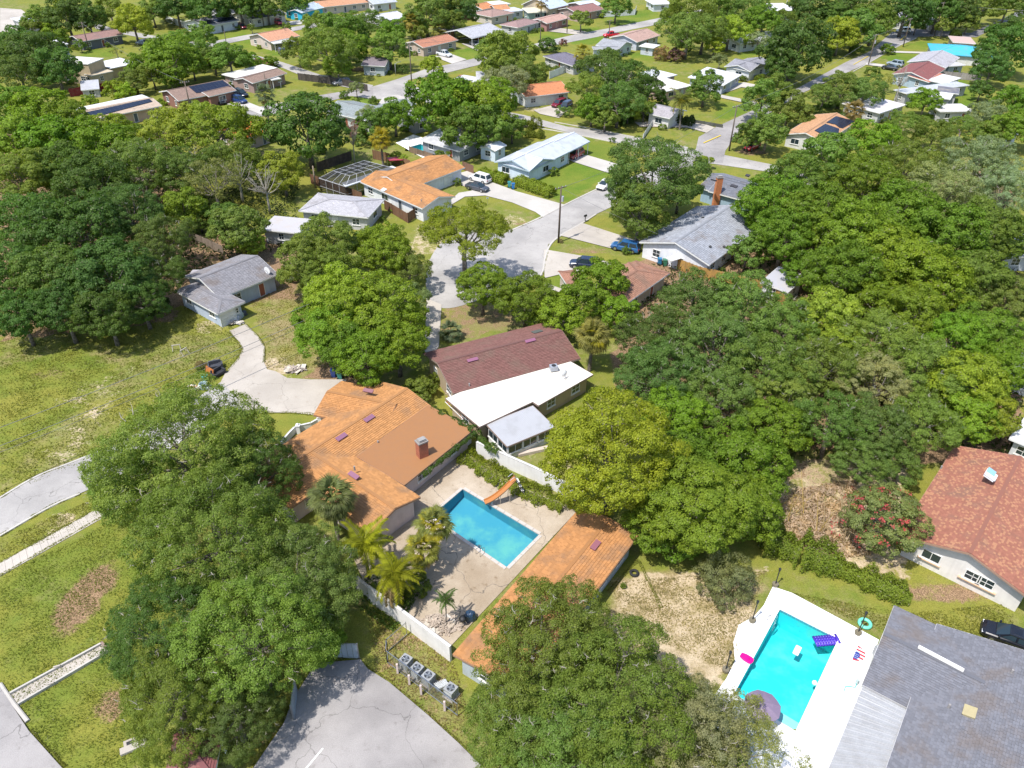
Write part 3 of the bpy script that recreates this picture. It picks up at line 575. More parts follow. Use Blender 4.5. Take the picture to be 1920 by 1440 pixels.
def build_roof(g, root, mat, color, th=0.15, fcol=(0.72, 0.72, 0.70), shing=None, smat='shingle_piece'):
    m = MB(); vs = []; top = []
    def vi(p):
        for k, q in enumerate(vs):
            if abs(p[0]-q[0])+abs(p[1]-q[1])+abs(p[2]-q[2]) < 1e-4: return k
        vs.append(p); return len(vs)-1
    for pl in planes(g): top.append([vi(p) for p in pl])
    n = len(vs); wv = [wp(g, *p) for p in vs]; m.v = [tuple(p) for p in wv]+[(p.x, p.y, p.z-th) for p in wv]
    edges = {}
    for f in top:
        p0 = Vector(vs[f[0]]); uax = (Vector(vs[f[1]])-p0).normalized(); nn = uax.cross(Vector(vs[f[2]])-p0).normalized(); vax = nn.cross(uax)
        m.f.append(tuple(f)); m.uv[len(m.f)-1] = [((Vector(vs[k])-p0).dot(uax), (Vector(vs[k])-p0).dot(vax)) for k in f]
        m.f.append(tuple(n+k for k in f[::-1]))
        for k in range(len(f)): edges[(f[k], f[(k+1) % len(f)])] = 1
    bound = [e for e in edges if (e[1], e[0]) not in edges]
    for a, b in bound: m.f.append((a, n+a, n+b, b))
    ro = m.build('roof', mat, root, color)
    fm = MB()
    for a, b in bound:                     # fascia boards 2 cm proud of the roof edge
        p, q = wv[a], wv[b]; t = (q-p); hz = Vector((t.x, t.y, 0)).normalized(); out = Vector((hz.y, -hz.x, 0)); c = Vector((g.o.x, g.o.y, 0))+Vector((*(g.u*g.L/2+g.v*g.w/2), 0))
        if out.dot((p+q)/2-c) < 0: out = -out
        fm.bar(p+out*.03-Vector((0, 0, .10)), q+out*.03-Vector((0, 0, .10)), .035, .2)
    fm.build('fascia', 'trim', root, fcol)
    if g.type in 'gh':                     # ridge and hip caps
        cm = MB(); rid = [e for e in edges if (e[1], e[0]) in edges and e[0] < e[1]]
        for a, b in rid: cm.bar(wv[a]+Vector((0, 0, .025)), wv[b]+Vector((0, 0, .025)), .34, .05)
        if rid and mat != 'ribbed_metal': cm.build('ridge_cap', 'plain', ro, tuple(c*.82 for c in color))
        elif rid: cm.build('ridge_cap', 'plain', ro, color)
    if shing: shingles(g, ro, color, shing, smat)
    return ro
def shingles(g, ro, color, size, smat='shingle_piece'):          # courses of separate overlapping shingles
    bw, bh = size; quads = []; R = random.Random(3)
    for pl in planes(g):
        P = [Vector(p) for p in pl]; p0 = P[0]; u = (P[1]-p0).normalized(); nn = u.cross(P[2]-p0).normalized(); v = nn.cross(u)
        if nn.z < 0: nn = -nn
        q2 = [((p-p0).dot(u), (p-p0).dot(v)) for p in P]; vm = max(q[1] for q in q2); rows = int(vm/bh)+1
        for r in range(rows):
            v0 = r*bh; v1 = min(v0+bh*1.15, vm); vc = min(v0+bh*.5, vm-.01); xs = []
            for k in range(len(q2)):
                a, b = q2[k], q2[(k+1) % len(q2)]
                if (a[1]-vc)*(b[1]-vc) < 0: xs.append(a[0]+(b[0]-a[0])*(vc-a[1])/(b[1]-a[1]))
            if len(xs) < 2: continue
            x0, x1 = min(xs), max(xs); x = x0-R.uniform(0, bw)
            while x < x1:
                a, b = max(x, x0), min(x+bw*R.uniform(.93, 1.0), x1); x += bw
                if b-a < .05: continue
                lo = .05+R.uniform(0, .02); hi = .012; d = R.uniform(-.015, .015)
                A, B, C, D = (p0+u*a+v*(v0+d)+nn*lo, p0+u*b+v*(v0+d)+nn*lo, p0+u*b+v*v1+nn*hi, p0+u*a+v*v1+nn*hi)
                quads += [A, B, C, D]; A2, B2 = p0+u*a+v*(v0+d)+nn*.004, p0+u*b+v*(v0+d)+nn*.004
                quads += [A2, B2, B, A]
    V = np.array([tuple(wp(g, q.x, q.y, q.z)) for q in quads])-np.array(wloc(ro))
    o = link('shingles', npmesh('shingles', V, 4, smat), None, ro, color); o['kind'] = 'stuff'
def build_walls(g, root, color, oh=0.5, mat='wall', th=0.15):
    x0, x1, y0, y1 = oh, g.L-oh, oh, g.w-oh; m = MB(); zt = lambda y, x: roofz(g, y, x)-th-.01
    c = [wp(g, x0, y0, 0), wp(g, x1, y0, 0), wp(g, x1, y1, 0), wp(g, x0, y1, 0)]
    tops = [wp(g, x, y, zt(y, x)) for x, y in ((x0, y0), (x1, y0), (x1, y1), (x0, y1))]
    bt = [Vector((p.x, p.y, -.05)) for p in c]
    for k in range(4):
        j = (k+1) % 4; pts = [bt[k], bt[j], tops[j]]
        if g.type == 'g' and k in (1, 3): pts.append(wp(g, x1 if k == 1 else x0, g.w/2, zt(g.w/2, None)))
        pts.append(tops[k]); m.poly(pts)
    m.build('wall', mat, root, color)
    g.walls = [(Vector((c[k].x, c[k].y)), Vector((c[(k+1) % 4].x, c[(k+1) % 4].y))) for k in range(4)]
def inside(g, p, e=0.0):
    d = p-g.o; x, y = d.dot(g.u), d.dot(g.v); return -e < x < g.L+e and -e < y < g.w+e
def house(label, wings, wall=(0.7, 0.7, 0.68), roof=(0.3, 0.3, 0.32), name='house', cat='house', roofmat_='shingle', shing=None, windows=True, group=None, fcol=(0.72, 0.72, 0.70), oh=0.5, smat='shingle_piece'):
    gs = [make_wing(s, i) for i, s in enumerate(wings)]; c = gs[0].o+gs[0].u*gs[0].L/2+gs[0].v*gs[0].w/2
    root = thing(name, label, cat, (c.x, c.y, 0), group=group); ROOTS.append((root, gs)); WINGS.extend(gs); first = True
    for g in gs:
        s = g.s; fl = g.type == 'f'; mt = s.get('mat', 'flat_roofing' if fl else roofmat_); g.ro = build_roof(g, root, mt, s.get('roof', roof), s.get('th', .22 if fl else .15), s.get('fcol', fcol), s.get('shing', shing if not fl and s.get('mat') is None else None), smat)
        if s.get('open'):
            nx_ = max(2, int(g.L/3)+1)
            for i in range(nx_):
                for y in (.25, g.w-.25):
                    p = wp(g, .25+(g.L-.5)*i/(nx_-1), y, 0); m = MB(); m.box((p.x, p.y, (g.ze-.2)/2), (.12, .12, g.ze-.2)); m.build('post', 'trim', root, (0.7, 0.7, 0.68))
            continue
        build_walls(g, root, s.get('wall', wall), s.get('oh', oh), th=s.get('th', .22 if fl else .15))
        if not windows: continue
        for k, (a, b) in enumerate(g.walls):
            t = (b-a); L = t.length; t.normalize(); n = Vector((t.y, -t.x)); mid = (a+b)/2
            if n.dot(-mid) < 0 and not s.get('allw'): continue
            spec = s.get('win', {}).get(k)
            if spec is None:
                cnt = max(1, int(L/3.6)); spec = [((i+.5)/cnt+rnd.uniform(-.06, .06)/cnt, rnd.choice([.9, 1.3, 1.3, 1.8]), 1.1, 'window') for i in range(cnt)]
                if first and k in (0, 2) and L > 7: spec[cnt//2] = (spec[cnt//2][0], .95, 2.05, 'door'); first = False
            for (f, w, h, kd) in spec:
                p = a+t*L*f
                if any(inside(q, p+n*.35) for q in gs if q is not g and not q.s.get('open') and q.type != 'f'): continue
                z = (h/2+.02) if kd != 'window' else min(1.45, g.ze-.35-h/2)
                window_at(root, Vector((p.x+n.x*.03, p.y+n.y*.03, z)), math.atan2(t.y, t.x)+math.pi, w, h, kd)
    root['_n'] = 1; del root['_n']
    return root, gs
def rplane(g, side=0):
    pl = planes(g)[side]; a, b, c = (wp(g, *p) for p in pl[:3]); n = (b-a).cross(c-a).normalized()
    return a, (n if n.z > 0 else -n)
def on_roof(g, px, side=0):
    a, n = rplane(g, side); return onplane(px, a, n), n
def panel_on_roof(root, g, pts, name='solar_panel', mat='solar', side=0, th=.07, color=None):
    P = [on_roof(g, p, side) for p in pts]; n = P[0][1]; q = [p+n*.06 for p, _ in P]; m = MB(); k = len(q); u = Vector((g.u.x, g.u.y, 0)); v = n.cross(u)
    if (q[1]-q[0]).cross(q[2]-q[1]).dot(n) < 0: q = q[::-1]
    m.poly([p+n*th for p in q], [((p-q[0]).dot(u), (p-q[0]).dot(v)) for p in q])
    for i in range(k): m.poly([q[i], q[(i+1) % k], q[(i+1) % k]+n*th, q[i]+n*th])
    return m.build(name, mat, root, color)
def vent(root, g, px, L=1.1, W_=.4, side=0, color=(0.22, 0.10, 0.16), across=False, name='roof_vent', h=.18, mat='plain'):
    p, n = on_roof(g, px, side); u = Vector((g.u.x, g.u.y, 0)); 
    if across: u = n.cross(u)
    v = n.cross(u); M = Matrix((u, v, n)).transposed(); m = MB(); m.box(p+n*(h/2-.02), (L, W_, h-.02), m=M); m.box(p+n*(h+.01), (L+.1, W_+.1, .05), m=M); return m.build(name, mat, root, color)
def chimney(root, px, z, w=1.0, d=.75, h=1.9, rz=.7, color=(0.36, 0.13, 0.08)):
    p = W(px, z); o = MB(); o.box((0, 0, h/2-.5), (w, d, h+1)); ch = link('chimney', o.mesh('chimney'), 'brick', root, color, p-wloc(root), rz)
    m = MB(); m.box((0, 0, h-.02), (w+.12, d+.12, .14)); m.box((0, 0, h+.1), (w*.8, d*.8, .12)); link('chimney_cap', m.mesh('chimney_cap'), 'plain', ch, (0.27, 0.25, 0.235))
    m = MB(); m.box((0, 0, h+.2), (w*.62, d*.62, .1)); m.box((0, 0, h+.27), (w*.7, d*.7, .04)); link('flue', m.mesh('flue'), 'plain', ch, (0.3, 0.29, 0.28))
    return ch
def pipe_vent(root, g, px, side=0):
    p, n = on_roof(g, px, side); m = MB(); m.cyl(p-Vector((0, 0, .1)), .09, .5, 8); return m.build('vent_pipe', 'plain', root, (0.3, 0.28, 0.27))
def dish(label, pos, r=.45, az=2.2):
    root = thing('satellite_dish', label, 'satellite dish', pos, az); m = MB(); m.tube([(0, 0, 0), (0, 0, .55), (.1, 0, .65)], .03, 6); link('mast', m.mesh('mast'), 'steel', root)
    m = MB(); rs = []
    for k in range(5):
        a = k/4; rs.append([(.1+.16*r*a*a*2+.55*r*a*math.sin(t)*.0+ .02, r*a*math.cos(t)+1e-4*math.cos(t), .75+r*a*math.sin(t)) for t in [2*math.pi*j/18 for j in range(18)]])
    m.rings(rs); link('reflector', m.mesh('reflector'), 'plastic', root, (0.75, 0.75, 0.75)); m = MB(); m.tube([(.1, 0, .35), (.45, 0, .6), (.5, 0, .75)], .02, 6); m.box((.5, 0, .78), (.1, .1, .12)); link('receiver', m.mesh('receiver'), 'steel', root)
    return root
ORG = (0.42, 0.205, 0.078); SLT = (0.30, 0.30, 0.32)
LONGS = {}
# the orange house with the brick chimney
h1, g1 = house('orange-shingled house with brick chimney and flat orange-brown extension beside the blue pool', [
    dict(A=(681, 858), B=(814, 766), ridge=(668, 790), slope=.24, ext=(9.5, 0)),
    dict(A=(588, 778), B=(640, 715), end=-8.5, slope=.26, t='g'),
    dict(A=(693, 1002), B=(788, 932), end=15, slope=.27, t='g', win={k: [] for k in range(4)}),
    dict(A=(758, 909), B=(888, 805), far=(681, 852), t='s', slope=.045, ze=2.55, mat='plain', roof=(0.32, 0.152, 0.062), th=.18)],
    wall=(0.62, 0.52, 0.50), roof=ORG, shing=(.45, .24), fcol=(0.36, 0.2, 0.12))
chimney(h1, (792, 851), 2.9, 1.05, .8, 1.75, .62, (0.36, 0.12, 0.07))
for q, s in (((692, 786), 0), ((640, 821), 0)): vent(h1, g1[0], q, 1.2, .45, s, (0.24, 0.11, 0.17))
vent(h1, g1[1], (691, 734), 1.1, .4, 0, (0.24, 0.11, 0.13)); vent(h1, g1[2], (664, 893), 1.2, .4, 0, (0.24, 0.11, 0.17)); pipe_vent(h1, g1[0], (709, 832)); pipe_vent(h1, g1[2], (665, 880))
# the long orange building
hl, gl = house('long low orange-shingled outbuilding beyond the blue pool, half under the oak', [dict(A=(972, 1303), B=(1197, 1003), far=(1085, 955), slope=.13, ze=2.7)], wall=(0.42, 0.47, 0.50), roof=(0.41, 0.195, 0.075), shing=(.48, .27), name='outbuilding', cat='outbuilding', fcol=(0.35, 0.2, 0.12))
vent(hl, gl[0], (1116, 1024), 1.1, .45, 0, (0.26, 0.10, 0.13))
# the brown house with white flat roofs
h2, g2 = house('brown-shingled house with white flat rear roof and screened porch', [
    dict(A=(850, 738), B=(1088, 672), ridge=(930, 652), slope=.30),
    dict(A=(899, 800), B=(1065, 722), far=(850, 741), t='f', ze=2.6, roof=(0.68, 0.64, 0.58), th=.2),
    dict(A=(1010, 760), B=(1112, 702), w=5.0, t='f', ze=2.58, roof=(0.68, 0.64, 0.58), th=.2),
    dict(A=(951, 837), B=(1040, 800), far=(916, 796), t='s', slope=.05, ze=2.15, mat='ribbed_metal', roof=(0.45, 0.45, 0.46), th=.08, oh=.2, wall=(0.72, 0.72, 0.7), win={k: [] for k in range(4)})],
    wall=(0.42, 0.33, 0.22), roof=(0.18, 0.088, 0.075), shing=(.42, .22), fcol=(0.30, 0.22, 0.18))
for q in ((886, 676), (994, 640)): vent(h2, g2[0], q, 1.3, .35, 0, (0.25, 0.10, 0.17))
vent(h2, g2[0], (1007, 623), 1.2, .9, 1, (0.10, 0.11, 0.10), name='skylight', h=.12); pipe_vent(h2, g2[0], (880, 724))
# dark screens in the porch wall
g = g2[3]
for k, (a, b) in enumerate(g.walls):
    t = b-a; L = t.length; t.normalize(); n = Vector((t.y, -t.x)); cnt = max(2, int(L/1.5))
    for i in range(cnt):
        p = a+t*L*(i+.5)/cnt+n*.02; window_at(h2, Vector((p.x, p.y, 1.35)), math.atan2(t.y, t.x)+math.pi, L/cnt-.12, 1.0, 'window')
dish('round white satellite dish by the far edge of the white flat roof', W((1060, 712), 2.6), .45)
# small blue-grey house
h3, g3 = house('small blue-grey house with white shutters at the end of the curving drive', [
    dict(A=(412, 559), B=(522, 514), ridge=(486, 478), slope=.30),
    dict(A=(328, 545), B=(408, 589), far=(460, 566), t='h', ze=2.45, slope=.26, win={0: [(.2, 1.3, .8, 'window'), (.8, 1.3, .9, 'window')], 1: [(.35, 2.4, 2.0, 'garage_door'), (.75, .7, .8, 'window')]})],
    wall=(0.42, 0.49, 0.60), roof=(0.225, 0.22, 0.235), shing=(.42, .26))
dish('big white satellite dish on the roof of the small blue-grey house', W((505, 514), 2.75), .55, 4.2)
for q in ((484, 536), (502, 528), (462, 549)):
    p = W(q, 1.4); m = MB(); m.box((p.x, p.y, 1.4), (.1, .5, 1.3), math.atan2(g3[0].u.y, g3[0].u.x)+math.pi/2); m.build('shutter', 'trim', h3, (0.75, 0.75, 0.75))
house('small grey lean-to behind the blue-grey house', [dict(A=(352, 520), B=(378, 520), far=(362, 506), t='f', ze=2.0, roof=(0.35, 0.33, 0.36))], wall=(0.14, 0.28, 0.45), name='shed', cat='shed', oh=.2)
# orange L-shaped house
h4, g4 = house('orange-shingled L-shaped white house with a screened pool cage behind', [
    dict(A=(742, 364), B=(871.6, 314), ridge=(835, 291), slope=.27, ext=(-2.5, 0), win={0: [(.35, 2.4, 2.0, 'garage_door'), (.75, 2.4, 2.0, 'garage_door')]}),
    dict(A=(690, 347), B=(792, 391), far=(850, 367), slope=.27, ext=(2.5, 0))], wall=(0.72, 0.74, 0.76), roof=(0.44, 0.215, 0.085), shing=(.6, .3))
vent(h4, g4[1], (720, 357), .9, .7, 0, (0.7, 0.7, 0.68)); pipe_vent(h4, g4[1], (790, 378))
# grey hipped house hidden by trees
house('pale grey-roofed house half hidden by trees behind the orange L-shaped house', [dict(A=(560, 395), B=(690, 408), far=(600, 362), t='h', slope=.22), dict(A=(487, 430), B=(560, 437), far=(520, 405), t='f', ze=2.6, roof=(0.42, 0.41, 0.43))], wall=(0.5, 0.5, 0.5), roof=(0.40, 0.39, 0.41))
# white metal-roofed house
h6, g6 = house('pale blue house with a white standing-seam metal roof', [
    dict(A=(993, 321), B=(1072, 282), ridge=(1050, 258), slope=.30, mat='ribbed_metal'), dict(A=(993, 321), B=(1042, 299), end=6.5, slope=.30, mat='ribbed_metal', win={1: [(.25, 1.8, 1.1, 'window'), (.72, 1.8, 1.1, 'window')], 3: [(.25, 1.8, 1.1, 'window'), (.72, 1.8, 1.1, 'window')]}),
    dict(A=(1068, 284), B=(1106, 265), ridge=(1073, 249.5), slope=.30, mat='ribbed_metal', open=True)], wall=(0.62, 0.72, 0.80), roof=(0.56, 0.59, 0.64), fcol=(0.4, 0.5, 0.56))
house('tiny pale blue gabled shed behind the white metal-roofed house', [dict(A=(929, 283), B=(950, 272), w=4, ze=2.4)], wall=(0.62, 0.72, 0.82), roof=(0.72, 0.74, 0.78), name='shed', cat='shed', oh=.25)
# grey gable house by the blue wagon
h7, g7 = house('white house with pale grey gabled roof by the blue station wagon', [dict(A=(1330, 497), B=(1432, 422), ridge=(1318, 420), slope=.30, win={3: [(.22, 1.3, 1.2, 'window'), (.6, 1.0, 2.0, 'door')]})], wall=(0.72, 0.73, 0.76), roof=(0.29, 0.305, 0.34), shing=(.55, .28))
for q, s in (((1331, 464), 0), ((1357, 464), 0), ((1318, 409), 1)): vent(h7, g7[0], q, .4, .3, s, (0.05, 0.05, 0.05))
m = MB(); p = W((1262, 484), 2.1); m.box(p, (2.0, 1.5, .08), .6); m.build('awning', 'metal_sheet', h7, (0.75, 0.75, 0.75))
h8, g8 = house('brown hip-roofed tan house in front of the pale grey gable', [dict(A=(1176, 568), B=(1250, 516), far=(1135, 520), t='h', slope=.30), dict(A=(1228, 530), B=(1256, 512), w=6, t='h', slope=.3)], wall=(0.50, 0.42, 0.30), roof=(0.30, 0.16, 0.11), shing=(.5, .26))
house('little brown-roofed porch at the edge of the round lawn', [dict(A=(1066, 538), B=(1100, 534), w=5, t='h', ze=2.5, slope=.3)], wall=(0.5, 0.45, 0.38), roof=(0.32, 0.16, 0.11), name='porch', cat='porch', oh=.3)
h9, g9 = house('blue-walled house with dark grey roof and tall brick chimney', [dict(A=(1328, 358), B=(1403, 378), ridge=(1421, 352), slope=.28), dict(A=(1403, 378), B=(1448, 350), end=10, slope=.28)], wall=(0.30, 0.42, 0.52), roof=(0.17, 0.18, 0.21), shing=(.6, .3))
chimney(h9, (1341, 384), .5, 1.1, .7, 5.2, .2, (0.50, 0.17, 0.07)); vent(h9, g9[0], (1376, 350), 1.2, .5, 0, (0.04, 0.04, 0.05)); vent(h9, g9[0], (1338, 339), 1.0, .4, 1, (0.04, 0.04, 0.05)); vent(h9, g9[1], (1402, 330), .7, .5, 0, (0.04, 0.04, 0.05))
house('small white shed with grey lean-to roof among the oaks', [dict(A=(1426, 529), B=(1478, 548), far=(1452, 504), t='s', slope=.12, ze=2.2, roof=(0.36, 0.36, 0.40), mat='flat_roofing')], wall=(0.7, 0.7, 0.7), name='shed', cat='shed', oh=.3)
# salmon tiled house on the right
h11, g11 = house('white house with salmon tiled gable roof beside the red-flowered tree', [dict(A=(1684, 1004), B=(1938, 1127), end=17.5, slope=.31, win={1: [], 3: [], 0: [], 2: []})], wall=(0.72, 0.69, 0.66), roof=(0.30, 0.125, 0.085), shing=(.24, .19), smat='shingle_fleck', oh=.7, fcol=(0.35, 0.22, 0.16))
g = g11[0]
for (a, b) in g.walls:
    t = b-a; L = t.length; t.normalize(); n = Vector((t.y, -t.x))
    if n.dot(-(a+b)/2) > 0 and abs(t.dot(g.v)) > .9:
        for f, w in ((.24, 1.6), (.60, 1.3), (.71, 1.3)):
            p = a+t*L*f if (a+t*L*f).x < (b).x or True else b
            window_at(h11, Vector((p.x+n.x*.03, p.y+n.y*.03, 1.55)), math.atan2(t.y, t.x)+math.pi, w, 1.0)
        for f, w in ((.24, 2.0), (.655, 3.2)):
            p = a+t*L*f+n*.12; m = MB(); m.box((p.x, p.y, .92), (w, .24, .1), math.atan2(t.y, t.x)); m.build('window_sill', 'trim', h11, (0.62, 0.42, 0.28))
vent(h11, g, (1855, 893), 1.0, 1.0, 1, (0.75, 0.77, 0.8), name='skylight', h=.25); vent(h11, g, (1855, 888), .7, .7, 1, (0.25, 0.45, 0.55), name='skylight', h=.32); pipe_vent(h11, g, (1764, 879))
# grey house with silver porch, bottom right
h12, g12 = house('big grey-shingled house with a silver metal porch roof beside the turquoise pool', [
    dict(A=(1617, 1283), B=(1677, 1136), end=16, slope=.27, win={3: [(.3, 1.8, 2.0, 'window')], 1: [(.3, 1.8, 2.0, 'window')]}),
    dict(A=(1657, 1455), B=(1757, 1170), w=17, slope=.24, ze=2.9, ext=(0, 0)),], wall=(0.45, 0.47, 0.5), roof=(0.165, 0.168, 0.19), shing=(.3, .2), fcol=(0.5, 0.5, 0.52))
m = MB(); a, b = (on_roof(g12[0], q)[0] for q in ((1721, 1214), (1806, 1259))); m.bar(a+Vector((0, 0, .12)), b+Vector((0, 0, .12)), .32, .12); m.build('ridge_vent', 'plain', h12, (0.74, 0.72, 0.68))
vent(h12, g12[1], (1818, 1337), .9, .75, 0, (0.42, 0.36, 0.2), name='skylight', h=.2); pipe_vent(h12, g12[1], (1778, 1327)); pipe_vent(h12, g12[1], (1896, 1262))
# its porch of ribbed aluminium panels, each a part
P = [W(q, z) for q, z in (((1617, 1288), 2.55), ((1699, 1331), 2.8), ((1648, 1480), 2.8), ((1537, 1480), 2.55))]; n = 15
for i in range(n):
    t0, t1 = i/n, (i+1)/n; a, d = P[0].lerp(P[3], t0), P[0].lerp(P[3], t1); b, c = P[1].lerp(P[2], t0), P[1].lerp(P[2], t1); m = MB(); e = (d-a)
    prof = [(0, .0), (.06, .07), (.14, .07), (.2, .01), (.46, .01), (.5, .035), (.54, .01), (1, .0)]
    for (p, zp), (q, zq) in zip(prof, prof[1:]): m.poly([a+e*p+Vector((0, 0, zp)), a+e*q+Vector((0, 0, zq)), b+(c-b)*q+Vector((0, 0, zq)), b+(c-b)*p+Vector((0, 0, zp))][::-1])
    m.poly([a-Vector((0, 0, .03)), d-Vector((0, 0, .03)), c-Vector((0, 0, .03)), b-Vector((0, 0, .03))]); m.build('roof_panel', 'metal_sheet', h12, (0.46, 0.46, 0.46))
for t in (0.02, .35, .7, .98):
    p = P[0].lerp(P[3], t)*.97+P[1].lerp(P[2], t)*.03; m = MB(); m.box((p.x, p.y, 1.25), (.1, .1, 2.5)); m.build('post', 'trim', h12, (0.7, 0.7, 0.7))
m = MB(); m.bar(P[0]-Vector((0, 0, .1)), P[3]-Vector((0, 0, .1)), .1, .16); m.bar(P[1]-Vector((0, 0, .1)), P[0]-Vector((0, 0, .1)), .06, .12); m.build('gutter', 'trim', h12, (0.7, 0.7, 0.72))
# maroon shelter at the bottom edge
house('maroon pyramid-roofed shelter at the near edge of the grass', [dict(A=(305, 1470), B=(400, 1460), w=3.6, t='h', ze=2.9, slope=.75, open=True)], roof=(0.25, 0.09, 0.09), name='shelter', cat='shelter', shing=(.3, .2))
# ------------------------------------------------------------------ the houses farther off
TAN = (0.26, 0.18, 0.145); BRN = (0.30, 0.155, 0.11); WHT = (0.7, 0.7, 0.68); LG = (0.42, 0.42, 0.45)
hb, gb = house('brick house with brown roof and dark solar mat beside the blue cars', [dict(A=(334, 189), B=(441, 168), ridge=(417, 148), slope=.25), dict(A=(392, 181), B=(443, 169), w=5, slope=.22, t='g')], wall=(0.26, 0.13, 0.10), roof=TAN)
panel_on_roof(hb, gb[0], [(354, 163.5), (417, 151), (438, 166), (368, 175)])
hs, gs_ = house('tan house with a long strip of solar mat and a white rear porch roof', [dict(A=(168, 225), B=(304, 198), ridge=(290, 183), slope=.16), dict(A=(152, 213), B=(285, 185), w=5, t='f', ze=2.9, roof=(0.59, 0.60, 0.61))], wall=(0.46, 0.34, 0.26), roof=(0.46, 0.36, 0.28))
panel_on_roof(hs, gs_[0], [(158, 212), (280, 186), (286, 191), (171, 222)])
house('brown-roofed house with white rear roof beside the trailered boat', [dict(A=(474, 156), B=(538, 137), ridge=(523, 127), slope=.24), dict(A=(443, 146), B=(520, 127), w=6, t='f', ze=2.9, roof=(0.64, 0.62, 0.59)), dict(A=(510, 150), B=(527, 147), w=4, t='f', ze=2.3, open=True, roof=(0.56, 0.54, 0.51))], wall=(0.34, 0.24, 0.22), roof=TAN)
house('two-storey tan house with flat white roof and sloping upper walls', [dict(A=(165, 120), B=(194, 109), far=(128, 107), t='f', ze=5.2, roof=(0.66, 0.64, 0.61), oh=.1), dict(A=(170, 142), B=(212, 133), w=9, t='f', ze=2.6, roof=(0.5, 0.42, 0.3), oh=.1), dict(A=(208, 128), B=(258, 118), w=9, t='f', ze=2.7, roof=(0.64, 0.66, 0.69))], wall=(0.52, 0.42, 0.28))
house('little white two-storey cube with pale roof beyond the dark oaks', [dict(A=(105, 86), B=(128, 82), w=5, t='s', slope=.1, ze=4.2, roof=(0.6, 0.6, 0.62), mat='flat_roofing')], wall=(0.68, 0.74, 0.82), name='shed', cat='shed', oh=.3)
house('low brown-roofed house with dark walls on the far lawn', [dict(A=(151, 78), B=(232, 64.5), ridge=(225, 59), slope=.22)], wall=(0.13, 0.14, 0.17), roof=(0.28, 0.17, 0.15))
hv, gv = house('white house with paired solar arrays by the long white fence', [dict(A=(384, 50), B=(449, 38), ridge=(437, 31), slope=.24)], wall=(0.6, 0.63, 0.66), roof=(0.25, 0.25, 0.27))
panel_on_roof(hv, gv[0], [(374, 42), (396, 37.5), (404, 43), (382, 47.5)]); panel_on_roof(hv, gv[0], [(398, 37), (437, 32), (444, 36.5), (408, 42.5)])
house('pale yellow house with wide dark grey roof by the far red car', [dict(A=(473, 36), B=(538, 26), ridge=(530, 19), slope=.24)], wall=(0.6, 0.58, 0.48), roof=(0.18, 0.18, 0.20))
house('long near-black roof behind the solar house', [dict(A=(408, 28), B=(475, 20), w=10, slope=.2)], wall=(0.4, 0.4, 0.4), roof=(0.05, 0.055, 0.065))
house('bright cyan-walled house with pale roof', [dict(A=(540, 21), B=(566, 24), end=14, slope=.28), dict(A=(566, 23), B=(608, 14), w=9, slope=.28)], wall=(0.03, 0.42, 0.62), roof=(0.42, 0.50, 0.58))
house('orange-roofed house at the far edge above the big oak', [dict(A=(600, 14), B=(694, 4), w=10, slope=.25)], wall=(0.55, 0.48, 0.42), roof=(0.5, 0.26, 0.15))
house('salmon-roofed pinkish house with a white carport facing the far pale street', [dict(A=(506, 78), B=(562, 67), ridge=(554, 57), slope=.25), dict(A=(514, 82), B=(552, 77), w=4, t='f', ze=2.4, open=True, roof=(0.58, 0.58, 0.58))], wall=(0.6, 0.5, 0.45), roof=(0.52, 0.27, 0.17))
house('tan ranch house with orange-brown roof behind the silver pickup', [dict(A=(793.6, 89.4), B=(859, 75), ridge=(842, 63.6), slope=.25)], wall=(0.52, 0.42, 0.36), roof=(0.42, 0.19, 0.12))
hoc, goc = house('grey-roofed house with an orange-walled carport', [dict(A=(885, 72), B=(945, 57.6), ridge=(917, 41), slope=.25, open=True), dict(A=(915, 63), B=(943, 57), w=7, slope=.2, ze=2.5)], wall=(0.55, 0.17, 0.06), roof=LG)
house('brown hip-roofed pale house on the corner lawn', [dict(A=(972, 52), B=(1014, 41), far=(932, 47), t='h', slope=.3)], wall=(0.5, 0.52, 0.54), roof=(0.30, 0.20, 0.19))
house('long pink-roofed house with a red carport recess', [dict(A=(1026, 44), B=(1068, 33), ridge=(1064, 22), slope=.22)], wall=(0.35, 0.18, 0.17), roof=(0.46, 0.29, 0.24))
house('maroon-roofed brick house behind the round shade tree', [dict(A=(1112, 21), B=(1133, 17), w=11, slope=.25, ext=(8, 0)), dict(A=(1098, 14), B=(1130, 8), w=10, slope=.2, roof=(0.55, 0.62, 0.7))], wall=(0.4, 0.3, 0.28), roof=(0.27, 0.14, 0.13))
house('tall tan house with light blue metal roof', [dict(A=(1031, 17), B=(1066, 9), w=13, slope=.45, ze=3.6, mat='ribbed_metal')], wall=(0.45, 0.38, 0.28), roof=(0.55, 0.63, 0.72))
house('cream awning-roofed shed row beside the tall tan house', [dict(A=(990, 24), B=(1024, 22), w=6, t='s', slope=.1, roof=(0.58, 0.54, 0.40), mat='flat_roofing')], wall=(0.25, 0.35, 0.33), name='shed', cat='shed')
house('small orange-roofed house before the cream awning', [dict(A=(930, 19), B=(958, 17), w=8, slope=.25)], wall=(0.6, 0.5, 0.42), roof=(0.5, 0.24, 0.12))
house('low blue-grey flat-roofed annex near the cream awning', [dict(A=(958, 22), B=(984, 19), w=7, t='f', roof=(0.45, 0.48, 0.55))], wall=(0.5, 0.54, 0.6))
house('white house with orange tiles at the far edge behind the fence', [dict(A=(905, 18), B=(930, 13), w=9, slope=.25), dict(A=(930, 10), B=(958, 7), w=8, t='f', roof=(0.56, 0.58, 0.58))], wall=(0.7, 0.7, 0.7), roof=(0.5, 0.22, 0.1))
